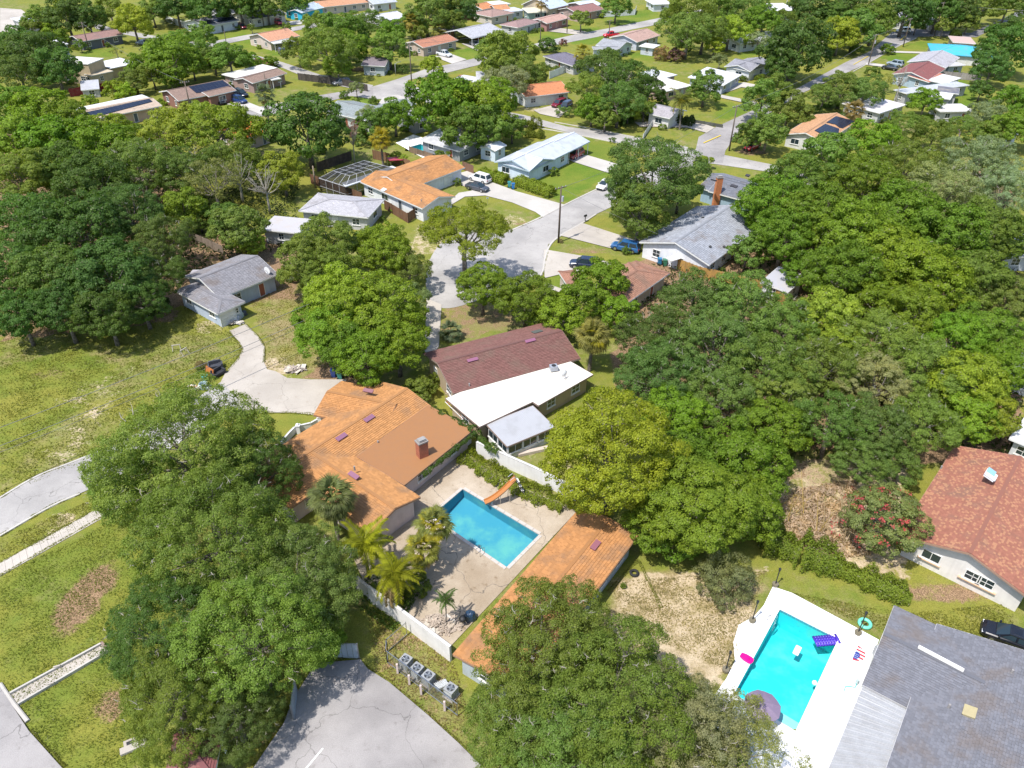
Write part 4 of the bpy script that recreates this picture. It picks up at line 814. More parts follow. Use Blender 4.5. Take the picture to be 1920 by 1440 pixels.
house('brown-roofed house with a white solar gap behind the brown hip roof', [dict(A=(922, 32), B=(965, 24), w=10, t='h', slope=.25)], wall=(0.55, 0.5, 0.45), roof=(0.33, 0.22, 0.19))
house('purple-grey hip-roofed house with a pale drive and white fence', [dict(A=(1018, 105), B=(1075, 124), far=(1040, 91), t='h', slope=.3, ze=2.5)], wall=(0.5, 0.5, 0.5), roof=(0.155, 0.145, 0.19))
house('pale green-walled house with grey roof on the bend lawn', [dict(A=(1112, 92), B=(1160, 92), ridge=(1140, 74), slope=.26), dict(A=(1160, 92), B=(1188, 82), end=8, slope=.28)], wall=(0.55, 0.64, 0.62), roof=(0.30, 0.31, 0.33))
house('pinkish-tan gabled house with a white box porch', [dict(A=(1195, 79), B=(1238, 66), ridge=(1213, 53), slope=.26), dict(A=(1198, 86), B=(1226, 90), w=5, t='f', ze=2.4, roof=(0.60, 0.61, 0.62))], wall=(0.52, 0.55, 0.62), roof=(0.42, 0.28, 0.235))
house('white house with rust-orange roof behind the maroon and navy cars', [dict(A=(985, 182), B=(1070, 172), ridge=(1048, 152), slope=.25)], wall=(0.72, 0.72, 0.72), roof=(0.52, 0.21, 0.10))
house('grey carport roof sheltering a red car', [dict(A=(852, 147), B=(893, 154), far=(850, 137), t='f', ze=2.5, open=True, roof=(0.5, 0.52, 0.56)), dict(A=(893, 150), B=(925, 150), w=9, slope=.2, t='g')], wall=(0.4, 0.4, 0.42), roof=(0.42, 0.42, 0.45), name='carport', cat='carport')
house('greenish-grey long-roofed house at the wide junction', [dict(A=(606, 208), B=(690, 227), ridge=(650, 192), slope=.24), dict(A=(723, 214), B=(781, 195), ridge=(765, 184), slope=.22)], wall=(0.55, 0.57, 0.55), roof=(0.24, 0.27, 0.27))
house('silver-roofed pool house behind the small turquoise pool', [dict(A=(786, 262), B=(862, 284), w=9, t='s', slope=.12, ze=2.4, roof=(0.6, 0.6, 0.64), mat='ribbed_metal'), dict(A=(775, 230), B=(812, 222), w=10, t='g', slope=.2)], wall=(0.3, 0.32, 0.34), roof=(0.55, 0.55, 0.6))
house('grey gabled white house near the dark screened pool', [dict(A=(1360, 124), B=(1407, 134), ridge=(1400, 116), slope=.27), dict(A=(1407, 134), B=(1450, 118), w=8, slope=.25)], wall=(0.66, 0.67, 0.68), roof=(0.26, 0.26, 0.29))
house('flat white-roofed glazed sunroom beside the grey gabled house', [dict(A=(1357, 160), B=(1391, 140), w=10, t='s', slope=.06, ze=2.5, roof=(0.54, 0.56, 0.59), mat='flat_roofing')], wall=(0.40, 0.44, 0.52), name='sunroom', cat='sunroom')
house('flat white-roofed pink-walled house behind the queen palm', [dict(A=(1246, 172), B=(1298, 160), w=11, t='f', roof=(0.66, 0.62, 0.6)), dict(A=(1240, 148), B=(1270, 140), w=8, t='f', ze=2.6, roof=(0.56, 0.58, 0.61))], wall=(0.55, 0.4, 0.36))
house('white gabled cottage under the branching oak', [dict(A=(1212, 212), B=(1256, 222), w=8, slope=.3)], wall=(0.7, 0.68, 0.66), roof=(0.36, 0.34, 0.36))
ho, go = house('orange-tan house with stepped dark solar panels on its roof', [dict(A=(1547, 268), B=(1604, 229), ridge=(1540, 230), slope=.27)], wall=(0.62, 0.62, 0.6), roof=(0.50, 0.28, 0.15))
panel_on_roof(ho, go[0], [(1549, 230), (1567, 218.5), (1603, 228), (1580, 241), (1574, 240), (1566, 234)]); panel_on_roof(ho, go[0], [(1527, 245), (1547, 233), (1573, 242), (1572, 250), (1556, 261)])
house('maroon-roofed house beside the white corrugated roof', [dict(A=(1740, 150), B=(1773, 129), ridge=(1722, 127), slope=.27), dict(A=(1742, 154), B=(1776, 141), w=6, t='s', slope=.1, ze=2.4, roof=(0.42, 0.16, 0.10)), dict(A=(1772, 157), B=(1803, 146), w=7, t='f', ze=2.5, roof=(0.58, 0.56, 0.56))], wall=(0.36, 0.46, 0.55), roof=(0.235, 0.09, 0.085))
house('ribbed pale grey-roofed house between maroon and turquoise roofs', [dict(A=(1774, 127), B=(1800, 108), ridge=(1752, 104), slope=.25), dict(A=(1780, 124), B=(1811, 122), w=7, t='f', ze=2.5, roof=(0.45, 0.45, 0.48))], wall=(0.42, 0.5, 0.56), roof=(0.40, 0.39, 0.42))
house('turquoise hip-roofed white house', [dict(A=(1788, 103), B=(1850, 108), w=14, t='h', slope=.22, ext=(6, 2), mat='ribbed_metal')], wall=(0.7, 0.7, 0.7), roof=(0.07, 0.47, 0.62), fcol=(0.06, 0.3, 0.42))
house('flat pinkish roof behind the turquoise roof', [dict(A=(1787, 79), B=(1830, 82), w=10, t='f', roof=(0.48, 0.34, 0.31))], wall=(0.5, 0.4, 0.36))
house('long white corrugated-roofed building with a dark patch', [dict(A=(1676, 168), B=(1700, 176), end=22, t='s', slope=.02, roof=(0.54, 0.54, 0.55), mat='ribbed_metal'), dict(A=(1741, 180), B=(1782, 186), w=9, t='f', ze=2.6, roof=(0.60, 0.59, 0.60)), dict(A=(1757, 171), B=(1798, 176), w=6, t='f', ze=2.8, roof=(0.12, 0.12, 0.15))], wall=(0.4, 0.4, 0.42), name='outbuilding', cat='outbuilding')
house('weathered white flat roof half under grey-green oaks', [dict(A=(1650, 212), B=(1700, 196), w=10, t='f', roof=(0.56, 0.53, 0.58))], wall=(0.5, 0.5, 0.5), name='outbuilding', cat='outbuilding')
house('low white-roofed building behind the bushy oaks by the big lawn', [dict(A=(1764, 209), B=(1828, 208), w=6, t='f', roof=(0.56, 0.54, 0.54))], wall=(0.5, 0.5, 0.5), name='outbuilding', cat='outbuilding')
house('long white metal roof glimpsed beyond the yellow-green tree', [dict(A=(1388, 82), B=(1475, 70), w=10, slope=.2, mat='ribbed_metal')], wall=(0.6, 0.62, 0.6), roof=(0.58, 0.59, 0.61))
house('white warehouse roof at the far edge by tall poles', [dict(A=(1452, 20), B=(1500, 19), w=14, t='f', ze=4, roof=(0.62, 0.62, 0.64))], wall=(0.35, 0.4, 0.5), name='warehouse', cat='warehouse')
house('far grey gabled house above the white off-roader', [dict(A=(1674, 38), B=(1694, 40), end=16, slope=.35)], wall=(0.68, 0.68, 0.7), roof=(0.36, 0.35, 0.4))
house('far house with pale gable behind the dark hedge', [dict(A=(1742, 42), B=(1762, 43), end=10, slope=.35)], wall=(0.6, 0.56, 0.52), roof=(0.42, 0.38, 0.36))
house('orange roof glimpsed between dark trees', [dict(A=(455, 262), B=(512, 243), w=9, slope=.25)], wall=(0.5, 0.4, 0.35), roof=(0.62, 0.17, 0.04))
house('grey roof corner at the edge behind the yellow-green trees', [dict(A=(1896, 700), B=(1960, 722), w=12, slope=.25)], wall=(0.6, 0.6, 0.62), roof=(0.36, 0.36, 0.40))
house('white roof corner behind the salmon tiled house', [dict(A=(1893, 822), B=(1960, 850), w=8, t='f', roof=(0.60, 0.60, 0.61))], wall=(0.6, 0.62, 0.64), name='outbuilding', cat='outbuilding')
house('bluish roof buried in trees at the far side of the wood', [dict(A=(1870, 480), B=(1960, 482), w=10, slope=.2)], wall=(0.5, 0.52, 0.56), roof=(0.45, 0.47, 0.54))
house('tiny white gabled metal shed in the oaks', [dict(A=(1872, 254), B=(1886, 258), end=5, slope=.4, ze=2.2, mat='ribbed_metal', roof=(0.58, 0.59, 0.62))], wall=(0.66, 0.7, 0.74), name='shed', cat='shed', oh=.2)
house('small grey shed with a white rib roof by the red board fence', [dict(A=(152, 169), B=(186, 166), w=5, t='s', slope=.2, ze=2.1, roof=(0.5, 0.5, 0.52), mat='ribbed_metal')], wall=(0.45, 0.44, 0.42), name='shed', cat='shed', oh=.2)
house('shadowed bluish house in the oaks by the junction', [dict(A=(677, 122), B=(722, 124), w=9, slope=.25)], wall=(0.42, 0.47, 0.5), roof=(0.2, 0.17, 0.19))
house('pale low roof behind the golden palm', [dict(A=(716, 40), B=(764, 32), w=11, slope=.22)], wall=(0.55, 0.5, 0.5), roof=(0.55, 0.56, 0.6))
house('brown wooden shed behind the dark round tree', [dict(A=(832, 58), B=(852, 56), w=4, t='s', slope=.1, ze=2.3, roof=(0.35, 0.3, 0.28))], wall=(0.42, 0.22, 0.1), name='shed', cat='shed', oh=.2)
house('far light-blue flat roof beside the pale car lot', [dict(A=(45, 44), B=(75, 40), w=12, t='f', ze=3, roof=(0.5, 0.52, 0.6))], wall=(0.5, 0.5, 0.5), name='outbuilding', cat='outbuilding')
house('far pale-roofed house among trees at the top centre', [dict(A=(700, 8), B=(745, 3), w=9, slope=.25)], wall=(0.6, 0.62, 0.62), roof=(0.42, 0.45, 0.5))
house('far white-walled house beyond the shade tree lawn', [dict(A=(1225, 8), B=(1262, 7), w=9, t='f', roof=(0.66, 0.68, 0.7))], wall=(0.66, 0.68, 0.7))
# the pool cage
def cage():
    root = thing('pool_cage', 'dark screened pool cage with a white aluminium frame beside the orange L-shaped house', 'pool cage', W((670, 330)))
    ze = 2.6; c = [W(q, ze) for q in ((598, 334), (690, 303), (748, 318), (648, 350))]; ctr = (c[0]+c[1]+c[2]+c[3])/4; zt = 3.7
    t = [p.lerp(Vector((ctr.x, ctr.y, p.z)), .38) for p in c]; t = [Vector((p.x, p.y, zt)) for p in t]; fr = MB()
    for i in range(4):
        a, b = c[i], c[(i+1) % 4]; A, B = t[i], t[(i+1) % 4]; n = 5 if i % 2 == 0 else 4
        fr.bar(a, b, .1, .1); fr.bar(A, B, .07, .07); fr.bar(a, A, .07, .07)
        for k in range(n+1):
            p = a.lerp(b, k/n); fr.bar((p.x, p.y, 0), p, .06, .06)
            if 0 < k < n: fr.bar(p, A.lerp(B, k/n), .06, .06)
        fr.bar((a.x, a.y, 1.1), (b.x, b.y, 1.1), .06, .06)
        m = MB(); m.poly([a, b, B, A]); m.build('roof_screen', 'insect_screen', root); m = MB(); m.poly([(a.x, a.y, .1), (b.x, b.y, .1), b-Vector((0, 0, .05)), a-Vector((0, 0, .05))]); m.build('wall_screen', 'insect_screen', root)
    for k in range(1, 5): fr.bar(t[0].lerp(t[1], k/5), t[3].lerp(t[2], k/5), .06, .06)
    for k in range(1, 3): fr.bar(t[0].lerp(t[3], k/3), t[1].lerp(t[2], k/3), .06, .06)
    m = MB(); m.poly([t[0], t[1], t[2], t[3]]); m.build('roof_screen', 'insect_screen', root); fr.build('frame', 'trim', root, (0.42, 0.43, 0.45))
    m = MB(); q = [W(x, 2.72) for x in ((648, 350), (748, 316), (735, 311), (640, 343))]; m.prism([tuple(p[:2]) for p in q], 2.6, 2.75); m.build('roof_strip', 'ribbed_metal', root, (0.7, 0.72, 0.74))
cage()
# ------------------------------------------------------------------ foliage
def leaves(c, nrm, L, Wd, rng):            # leaf quads at points c with normals nrm
    n = len(c); r = rng.normal(size=(n, 3)); t = np.cross(nrm, r); t /= np.linalg.norm(t, axis=1)[:, None]+1e-9; b = np.cross(nrm, t)
    L = (L*rng.uniform(.65, 1.35, n))[:, None]; Wd = (Wd*rng.uniform(.65, 1.35, n))[:, None]; bend = nrm*L*rng.uniform(-.15, .3, n)[:, None]
    q = np.stack([c-t*L*.5, c+b*Wd*.5+bend*.3, c+t*L*.5-bend*.4, c-b*Wd*.5+bend*.3], 1)
    return q.reshape(-1, 3)
def unit(v): return v/(np.linalg.norm(v, axis=1)[:, None]+1e-9)
def crown_pts(seed, n1, n2, nleaf, r1=(.26, .40), r2=(.08, .13), rz=.78, fill=.14, low=-.4, lobes=.14, holes=.0, rnd_=.40):
    rng = np.random.default_rng(seed); ph = rng.uniform(0, 6.28, 8)
    def outl(d): a = np.arctan2(d[:, 1], d[:, 0]); return 1+lobes*(np.sin(2*a+ph[0])+.7*np.sin(3*a+ph[1])+.6*np.sin(5*a+ph[2]))*(1-.4*np.abs(d[:, 2]))
    d = unit(rng.normal(size=(n1*6, 3))); d = d[d[:, 2] > low][:n1]
    for _ in range(10):                                     # main limbs spread evenly over the dome
        dif = d[:, None]-d[None]; dist = np.linalg.norm(dif, axis=2)+1e-3; np.fill_diagonal(dist, 9); d = unit(d+.12*np.sum(dif/dist[..., None]**3, 1)/n1*3); d[:, 2] = np.maximum(d[:, 2], low)
    d = unit(d+rng.normal(size=d.shape)*.1); q1 = rng.uniform(*r1, len(d)); Z = np.array([1, 1, rz]); c1 = d*((1-q1*.85)*outl(d)*rng.uniform(.82, 1.06, len(d)))[:, None]*Z
    c1 = np.vstack([c1, [[0, 0, .25*rz]]]); q1 = np.append(q1, .45); cb, rb, ob = [], [], []
    for k in range(len(c1)):                                # sprays of leaves on each limb
        u = unit(rng.normal(size=(n2*5, 3))+unit(c1[k:k+1]+np.array([[0, 0, .2]]))*.9)
        kept = []
        for v in u:
            if len(kept) >= n2: break
            if all(np.linalg.norm(v-w) > .42 for w in kept): kept.append(v)
        for v in kept:
            p = c1[k]+v*q1[k]*np.array([1, 1, .85])*rng.uniform(.85, 1.08)
            if any(np.linalg.norm(p-c1[j]) < q1[j]*.72 for j in range(len(c1)) if j != k): continue
            cb.append(p); rb.append(rng.uniform(*r2)*(1.0 if v[2] > -.3 else .8)); ob.append(v)
    cb, rb, ob = np.array(cb), np.array(rb), np.array(ob); w = rb**2; w /= w.sum(); nf = int(nleaf*fill); nl = nleaf-nf
    bi = rng.choice(len(cb), nl, p=w); up = unit(ob[bi]*.8+unit(cb[bi])*.3+np.array([0, 0, .55])); dd = unit(rng.normal(size=(nl, 3))+up*.85); flat = unit(np.stack([np.ones(nl), np.ones(nl), np.full(nl, .62)], 1))*1.6
    p = cb[bi]+dd*(rb[bi]*np.where(rng.random(nl) < .2, rng.uniform(.95, 1.45, nl), rng.uniform(.7, 1.1, nl)))[:, None]*flat; nr = unit(dd*.8+up*.5+rng.normal(size=p.shape)*rnd_)
    ki = rng.choice(len(c1), nf, p=q1**2/np.sum(q1**2)); fd = unit(rng.normal(size=(nf, 3))); p2 = c1[ki]+fd*(q1[ki]*rng.uniform(.3, .95, nf))[:, None]; n2_ = unit(fd+rng.normal(size=(nf, 3))*.6+np.array([0, 0, .4]))
    p = np.vstack([p, p2]); nr = np.vstack([nr, n2_])
    if holes: k = rng.random(len(p)) > holes*(np.sin(p[:, 0]*6+ph[4])*np.sin(p[:, 1]*6+ph[5])+.3); p, nr = p[k], nr[k]
    return p, nr, c1, q1, rng
PROTO = {}
def limb_mesh(name, c, r, seed, th, tr, n=9, dens=1.0, dead=False):
    R = random.Random(seed); m = MB(); top = Vector((R.uniform(-.06, .06), R.uniform(-.06, .06), -.28))
    m.tube([(0, 0, -th), (top.x*.3, top.y*.3, -th*.65), (top.x, top.y, top.z)], [tr*1.35, tr, tr*.72], 9)
    ids = sorted(range(len(c)), key=lambda k: -r[k])[:n]
    for k in ids:
        e = Vector(c[k]); a = Vector((top.x, top.y, top.z-R.uniform(0, .2))); mid = a.lerp(e, .5)+Vector((R.uniform(-.07, .07), R.uniform(-.07, .07), R.uniform(-.12, .04)))
        m.tube([a, a.lerp(mid, .5)+Vector((R.uniform(-.03, .03), R.uniform(-.03, .03), -.02)), mid, e], [tr*.55, tr*.42, tr*.3, tr*.08], 6)
        for _ in range(3 if not dead else 6):
            s = mid.lerp(e, R.uniform(-.2, .9)); d = Vector((R.uniform(-1, 1), R.uniform(-1, 1), R.uniform(-.3, .8)))*R.uniform(.12, .3); m.tube([s, s+d*.5+Vector((0, 0, R.uniform(-.03, .05))), s+d], [tr*.16, tr*.11, tr*.03], 4)
            if dead:
                for _ in range(3): q = s+d*R.uniform(.3, .9); d2 = Vector((R.uniform(-1, 1), R.uniform(-1, 1), R.uniform(-.2, .8)))*.14; m.tube([q, q+d2], [tr*.08, tr*.02], 3)
    return m.mesh(name, smooth=True)
def proto(form, size):                     # crown and trunk meshes of radius 1
    key = (form, size)
    if key in PROTO: return PROTO[key]
    # leaf length and count fall with the size the tree has in the picture
    L, n, n1, n2, q2 = {'h': (.030, 64000, 26, 16, (.065, .11)), 'l': (.044, 27000, 18, 13, (.075, .125)), 'm': (.066, 12000, 13, 10, (.09, .15)), 's': (.12, 3600, 9, 6, (.12, .19))}[size]
    out = []
    for v in range({'h': 3, 'l': 4, 'm': 4, 's': 3}[size]):
        sd_ = sum(map(ord, form+size))*7+v
        kw = dict(oak=dict(r1=(.22, .34), rz=.66, fill=.16, lobes=.12, rnd_=.5), round=dict(r1=(.22, .34), rz=.86, fill=.12, lobes=.05), tall=dict(r1=(.26, .4), rz=1.15), flat=dict(r1=(.2, .3), rz=.48, fill=.16, lobes=.13, low=-.2, holes=.12), sparse=dict(r1=(.2, .3), rz=.75, fill=.2, lobes=.15, holes=.6, rnd_=.6), lumpy=dict(r1=(.26, .40), rz=.76, fill=.12, lobes=.11), weep=dict(r1=(.3, .4), rz=.8, fill=.2, lobes=.05))[form]
        nn = {'sparse': .45, 'flat': .95}.get(form, 1.0); fl = {'oak': .88, 'round': 1.05, 'lumpy': 1.12, 'flat': .85, 'sparse': .9, 'weep': .9}.get(form, 1.0); qs = {'oak': .88, 'flat': .8, 'sparse': .75, 'lumpy': 1.12}.get(form, 1.0)
        p, nr, c, r, rng = crown_pts(sd_, n1, n2, int(n*nn/fl), r2=(q2[0]*qs, q2[1]*qs), **kw)
        if form == 'weep': nr = unit(nr*np.array([1, 1, .6]))
        V = leaves(p, nr, L*fl, L*fl*(.66 if form in ('round', 'lumpy', 'tall') else .5), rng)
        th = {'flat': 1.3, 'round': 1.25, 'tall': 1.5, 'oak': 1.15}.get(form, 1.2)
        out.append((npmesh('crown', V, 4, 'leaf'), limb_mesh('trunk', c, r, sd_, th, .055, 12 if size in 'hl' else 7), th))
        out[-1][1].materials.append(MATS['bark'])
    PROTO[key] = out; return out
LAND = [(900, 990, 'blue pool'), (1480, 1250, 'turquoise pool'), (1020, 1090, 'long orange outbuilding'), (960, 640, 'brown-shingled house'), (960, 740, 'white flat roof'), (700, 800, 'orange-shingled house'), (420, 540, 'small blue-grey house'), (1830, 950, 'salmon tiled house'), (1760, 1300, 'big grey-shingled house'), (770, 345, 'orange L-shaped house'), (1020, 290, 'white metal-roofed house'), (1310, 440, 'pale grey gabled house'), (1210, 530, 'brown hip-roofed house'), (1380, 345, 'dark grey house with tall chimney'), (1465, 525, 'small white shed'), (880, 510, 'cul-de-sac'), (640, 1330, 'worn car park'), (100, 700, 'wide lawn'), (500, 730, 'stained drive'), (620, 385, 'grey hipped roof'), (670, 325, 'pool cage'), (390, 170, 'brick solar house'), (230, 205, 'long solar strip'), (500, 140, 'house with the boat'), (165, 115, 'two-storey tan house'), (190, 70, 'brown-roofed dark-walled house'), (420, 42, 'house with paired solar arrays'), (505, 28, 'pale yellow house'), (575, 18, 'cyan-walled house'), (530, 68, 'salmon-roofed house'), (825, 75, 'tan ranch house'), (920, 55, 'orange-walled carport'), (975, 35, 'brown hip roof'), (1050, 33, 'long pink roof'), (1120, 18, 'maroon brick house'), (1050, 105, 'purple-grey roof'), (1140, 85, 'pale green-walled house'), (1215, 65, 'pinkish-tan house'), (1040, 165, 'rust-orange roof'), (880, 145, 'grey carport roof'), (690, 205, 'greenish-grey roofs'), (800, 282, 'small turquoise pool'), (1410, 122, 'grey gabled white house'), (1365, 145, 'white sunroom'), (1270, 165, 'pink-walled house'), (1240, 215, 'white cottage'), (1560, 240, 'stepped solar panels'), (1725, 135, 'maroon roof'), (1755, 112, 'ribbed grey roof'), (1800, 95, 'turquoise roof'), (1720, 160, 'corrugated white roof'), (1670, 200, 'weathered white roof'), (1800, 205, 'low white roof'), (1430, 75, 'long white roof'), (1475, 12, 'white warehouse'), (1690, 30, 'far grey gable'), (780, 165, 'wide junction'), (480, 248, 'orange roof glimpse'), (1915, 690, 'grey roof corner'), (1895, 810, 'white roof corner'), (1880, 250, 'tiny metal shed'), (1900, 470, 'bluish buried roof'), (170, 172, 'red board fence'), (700, 115, 'shadowed bluish house'), (740, 35, 'pale low roof'), (640, 8, 'far orange roof'), (50, 30, 'pale car lot'), (1700, 60, 'white off-roader'), (1340, 260, 'yellow-striped street'), (1600, 115, 'far striped street'), (1540, 930, 'dry yard with canes'), (1660, 980, 'red-flowered tree'), (1240, 1140, 'sandy yard'), (300, 90, 'far pale street'), (1100, 480, 'navy off-roader'), (1175, 460, 'blue station wagon'), (1115, 375, 'street to the cul-de-sac')]
LW = [(W2((x, y)), n) for x, y, n in LAND]
SIZEW = [(1.6, ['tiny', 'little', 'low']), (2.6, ['small', 'modest', 'neat']), (4.2, ['mid-sized', 'medium', 'middling']), (6.2, ['large', 'broad', 'big']), (99, ['huge', 'towering', 'massive'])]
def relation(p, q):
    d = p-q
    if abs(d.x) < 6 and abs(d.y) < 7: return 'close by'
    if d.y > 1.3*abs(d.x): return 'behind'
    if -d.y > 1.3*abs(d.x): return 'in front of'
    return 'beside'
def autolabel(p, R, look, noun):
    near = sorted(LW, key=lambda l: (l[0]-p).length*(1 if l[0].y < 130 else .8)); sz = next(w for lim, w in SIZEW if R < lim); cand = []
    for s in sz:
        for i in range(4): cand.append(f"{s} {look} {noun} {relation(p, near[i][0])} the {near[i][1]}")
    for s in sz:
        for i in range(4):
            for j in range(i+1, 7):
                a, b = relation(p, near[i][0]), relation(p, near[j][0])
                cand.append(f"{s} {look} {noun} {a} the {near[i][1]}, {b} the {near[j][1]}")
    for c in cand:
        if c not in LABELS and len(c.split()) <= 16: return c
    return cand[0]
KIND = {  # code: (form, colour, look, noun, object name)
 'o': ('oak', (0.150, 0.222, 0.044), 'olive-green', 'oak', 'oak_tree'), 'd': ('lumpy', (0.084, 0.152, 0.030), 'dark dense', 'tree', 'shade_tree'), 'b': ('lumpy', (0.148, 0.235, 0.022), 'bright green', 'leafy tree', 'leafy_tree'),
 'y': ('lumpy', (0.215, 0.29, 0.03), 'yellow-green', 'tree', 'yellow_green_tree'), 'g': ('oak', (0.23, 0.27, 0.125), 'grey-green mossy', 'oak', 'mossy_oak_tree'), 'm': ('round', (0.145, 0.215, 0.038), 'mid-green', 'tree', 'garden_tree'),
 'k': ('oak', (0.106, 0.172, 0.038), 'dark olive', 'oak', 'dark_oak_tree'), 'f': ('flat', (0.20, 0.265, 0.032), 'flat-topped light green', 'tree', 'umbrella_tree'), 's': ('sparse', (0.22, 0.25, 0.07), 'thin open-crowned', 'tree', 'open_tree'), 'p': ('round', (0.20, 0.105, 0.10), 'pinkish-brown', 'bush', 'bush'), 't': ('weep', (0.26, 0.20, 0.11), 'dried tan', 'bush', 'dry_bush'),
 'c': ('round', (0.255, 0.335, 0.026), 'golden-green round', 'tree', 'golden_tree'), 'w': ('weep', (0.20, 0.22, 0.11), 'grey-green weeping', 'bush', 'weeping_bush'), 'u': ('round', (0.13, 0.19, 0.03), 'green leafy', 'shrub', 'shrub')}
TR = random.Random(11)
TW = {}
def twigs(size):                           # bleached twigs that stick out of an oak's crown
    if size in TW: return TW[size]
    R = random.Random(17); m = MB()
    for _ in range(34 if size == 'h' else 20):
        a, e = R.uniform(0, 6.28), R.uniform(-.1, 1.3); d = Vector((math.cos(a)*math.cos(e), math.sin(a)*math.cos(e), math.sin(e))); p = Vector((d.x, d.y, d.z*.66))*R.uniform(.78, .93); t = (d+Vector((R.uniform(-.9, .9), R.uniform(-.9, .9), R.uniform(-.2, .6)))).normalized(); L = R.uniform(.07, .17); q = p+t*L*.5+Vector((R.uniform(-.02, .02), R.uniform(-.02, .02), 0)); m.tube([p, q, p+t*L], [.0055, .004, .0015], 4)
        for _ in range(3): s = p.lerp(q, R.uniform(.4, 1)); m.tube([s, s+Vector((R.uniform(-1, 1), R.uniform(-1, 1), R.uniform(-.3, .7))).normalized()*L*.45], [.003, .001], 3)
    TW[size] = m.mesh('dead_twigs'); TW[size].materials.append(MATS['dead_wood']); return TW[size]
MATS['dead_wood'] = simple('dead_wood', (0.33, 0.30, 0.25), 0.9)
def tree(x, y, w, k, hf=1.0, label=None, size=None, rzs=None, group=None, col=None):
    form, c0, look, noun, nm = KIND[k]; R0 = w/2*mpp((x, y)); 
    th0 = {'flat': 1.3, 'round': 1.25, 'tall': 1.5, 'oak': 1.15}.get(form, 1.2); zc = th0*R0*hf
    for _ in range(4):
        R = w/2*mpp((x, y), zc); zc = max(th0*R*hf, .3)
        if k in 'uptw': zc = .62*R
        zc = min(zc, 10.5+R*.15)
    if y < 300 and k not in 'uptw' and w > 40: zc = zc*.84
    p = W((x, y), zc); size = size or ('h' if w > 190 and y > 650 else 'l' if w > 105 and y > 300 else 'm' if w > 46 else 's')
    pr = proto(form, size); cm, tm, th = pr[TR.randrange(len(pr))]
    noun2 = noun; root = thing(nm, label or autolabel(Vector((p.x, p.y)), R, look, noun2), 'bush' if noun in ('bush', 'shrub') else 'tree', (p.x, p.y, 0), TR.uniform(0, 6.28), group)
    j = lambda a: a*TR.uniform(.86, 1.16); v = TR.uniform(.84, 1.18); col = col or (j(c0[0])*v, c0[1]*v, j(c0[2])*v)
    zs = (rzs or TR.uniform(.9, 1.08)); o = link('crown', cm, None, root, col, (0, 0, zc), 0, (R*TR.uniform(.92, 1.03), R*TR.uniform(.92, 1.03), R*zs*.97))
    if form in ('oak', 'sparse') and size in 'hl': link('dead_twigs', twigs(size), None, root, None, (0, 0, zc), TR.uniform(0, 6), (R, R, R*zs))['kind'] = 'stuff'
    if k not in 'uptw' or w > 60:
        link('trunk', tm, None, root, None, (0, 0, zc), 0, (R, R, zc/th/1.0 if zc/th > R*.5 else R*.5))
    return root
# foreground trees
FG = [(345, 845, 330, 'o', 'broad feathery oak over the street beside the stained drive'), (470, 885, 210, 'k', 'dark oak touching the roof corner of the orange-shingled house'), (250, 905, 190, 'o', 'low outer oak overhanging the lower pavement'),
      (400, 1000, 330, 'o', 'great olive oak between the street and the orange-shingled house'), (560, 1085, 260, 'k', 'oak shading the white yard wall and gate'), (310, 1180, 250, 'k', 'wide oak beside the concrete channel'), (480, 1190, 300, 'o', 'tallest oak in the middle of the lower grove'), (330, 1310, 240, 'o', 'southern oak of the lower grove over the grass'), (590, 1195, 130, 'b', 'small light oak beside the open metal gate'), (440, 1335, 190, 'k', 'leaning oak at the near end of the lower grove'),
      (1030, 1215, 290, 'o', 'big oak leaning over the end of the long outbuilding'), (1150, 1310, 330, 'o', 'broad oak at the middle of the lower edge'), (980, 1360, 240, 'o', 'oak beside the car park kerb and air conditioners'), (1260, 1360, 260, 'g', 'paler olive oak beside the sandy yard'), (1060, 1420, 280, 'o', 'nearest oak cut by the lower edge')]
for x, y, w, k, lb in FG: tree(x, y, w*(.93 if x < 700 else .97), k, .95 if y > 1100 else .9, lb, 'h')
tree(1385, 1400, 210, 's', .9, 'thin oak overhanging the white pool terrace', 'h'); tree(1345, 1425, 130, 'o', .8, 'low oak bough at the lower corner of the white terrace', 'l'); tree(1385, 1345, 130, 's', .9, 'thin branch tree over the shallow end of the turquoise pool', 'l'); tree(1330, 1330, 100, 's', .9, 'sparse oak sprays at the corner of the white terrace', 'l')
tree(1145, 850, 262, 'c', 1.0, 'round golden-green tree beside the metal porch', 'h', 1.0)
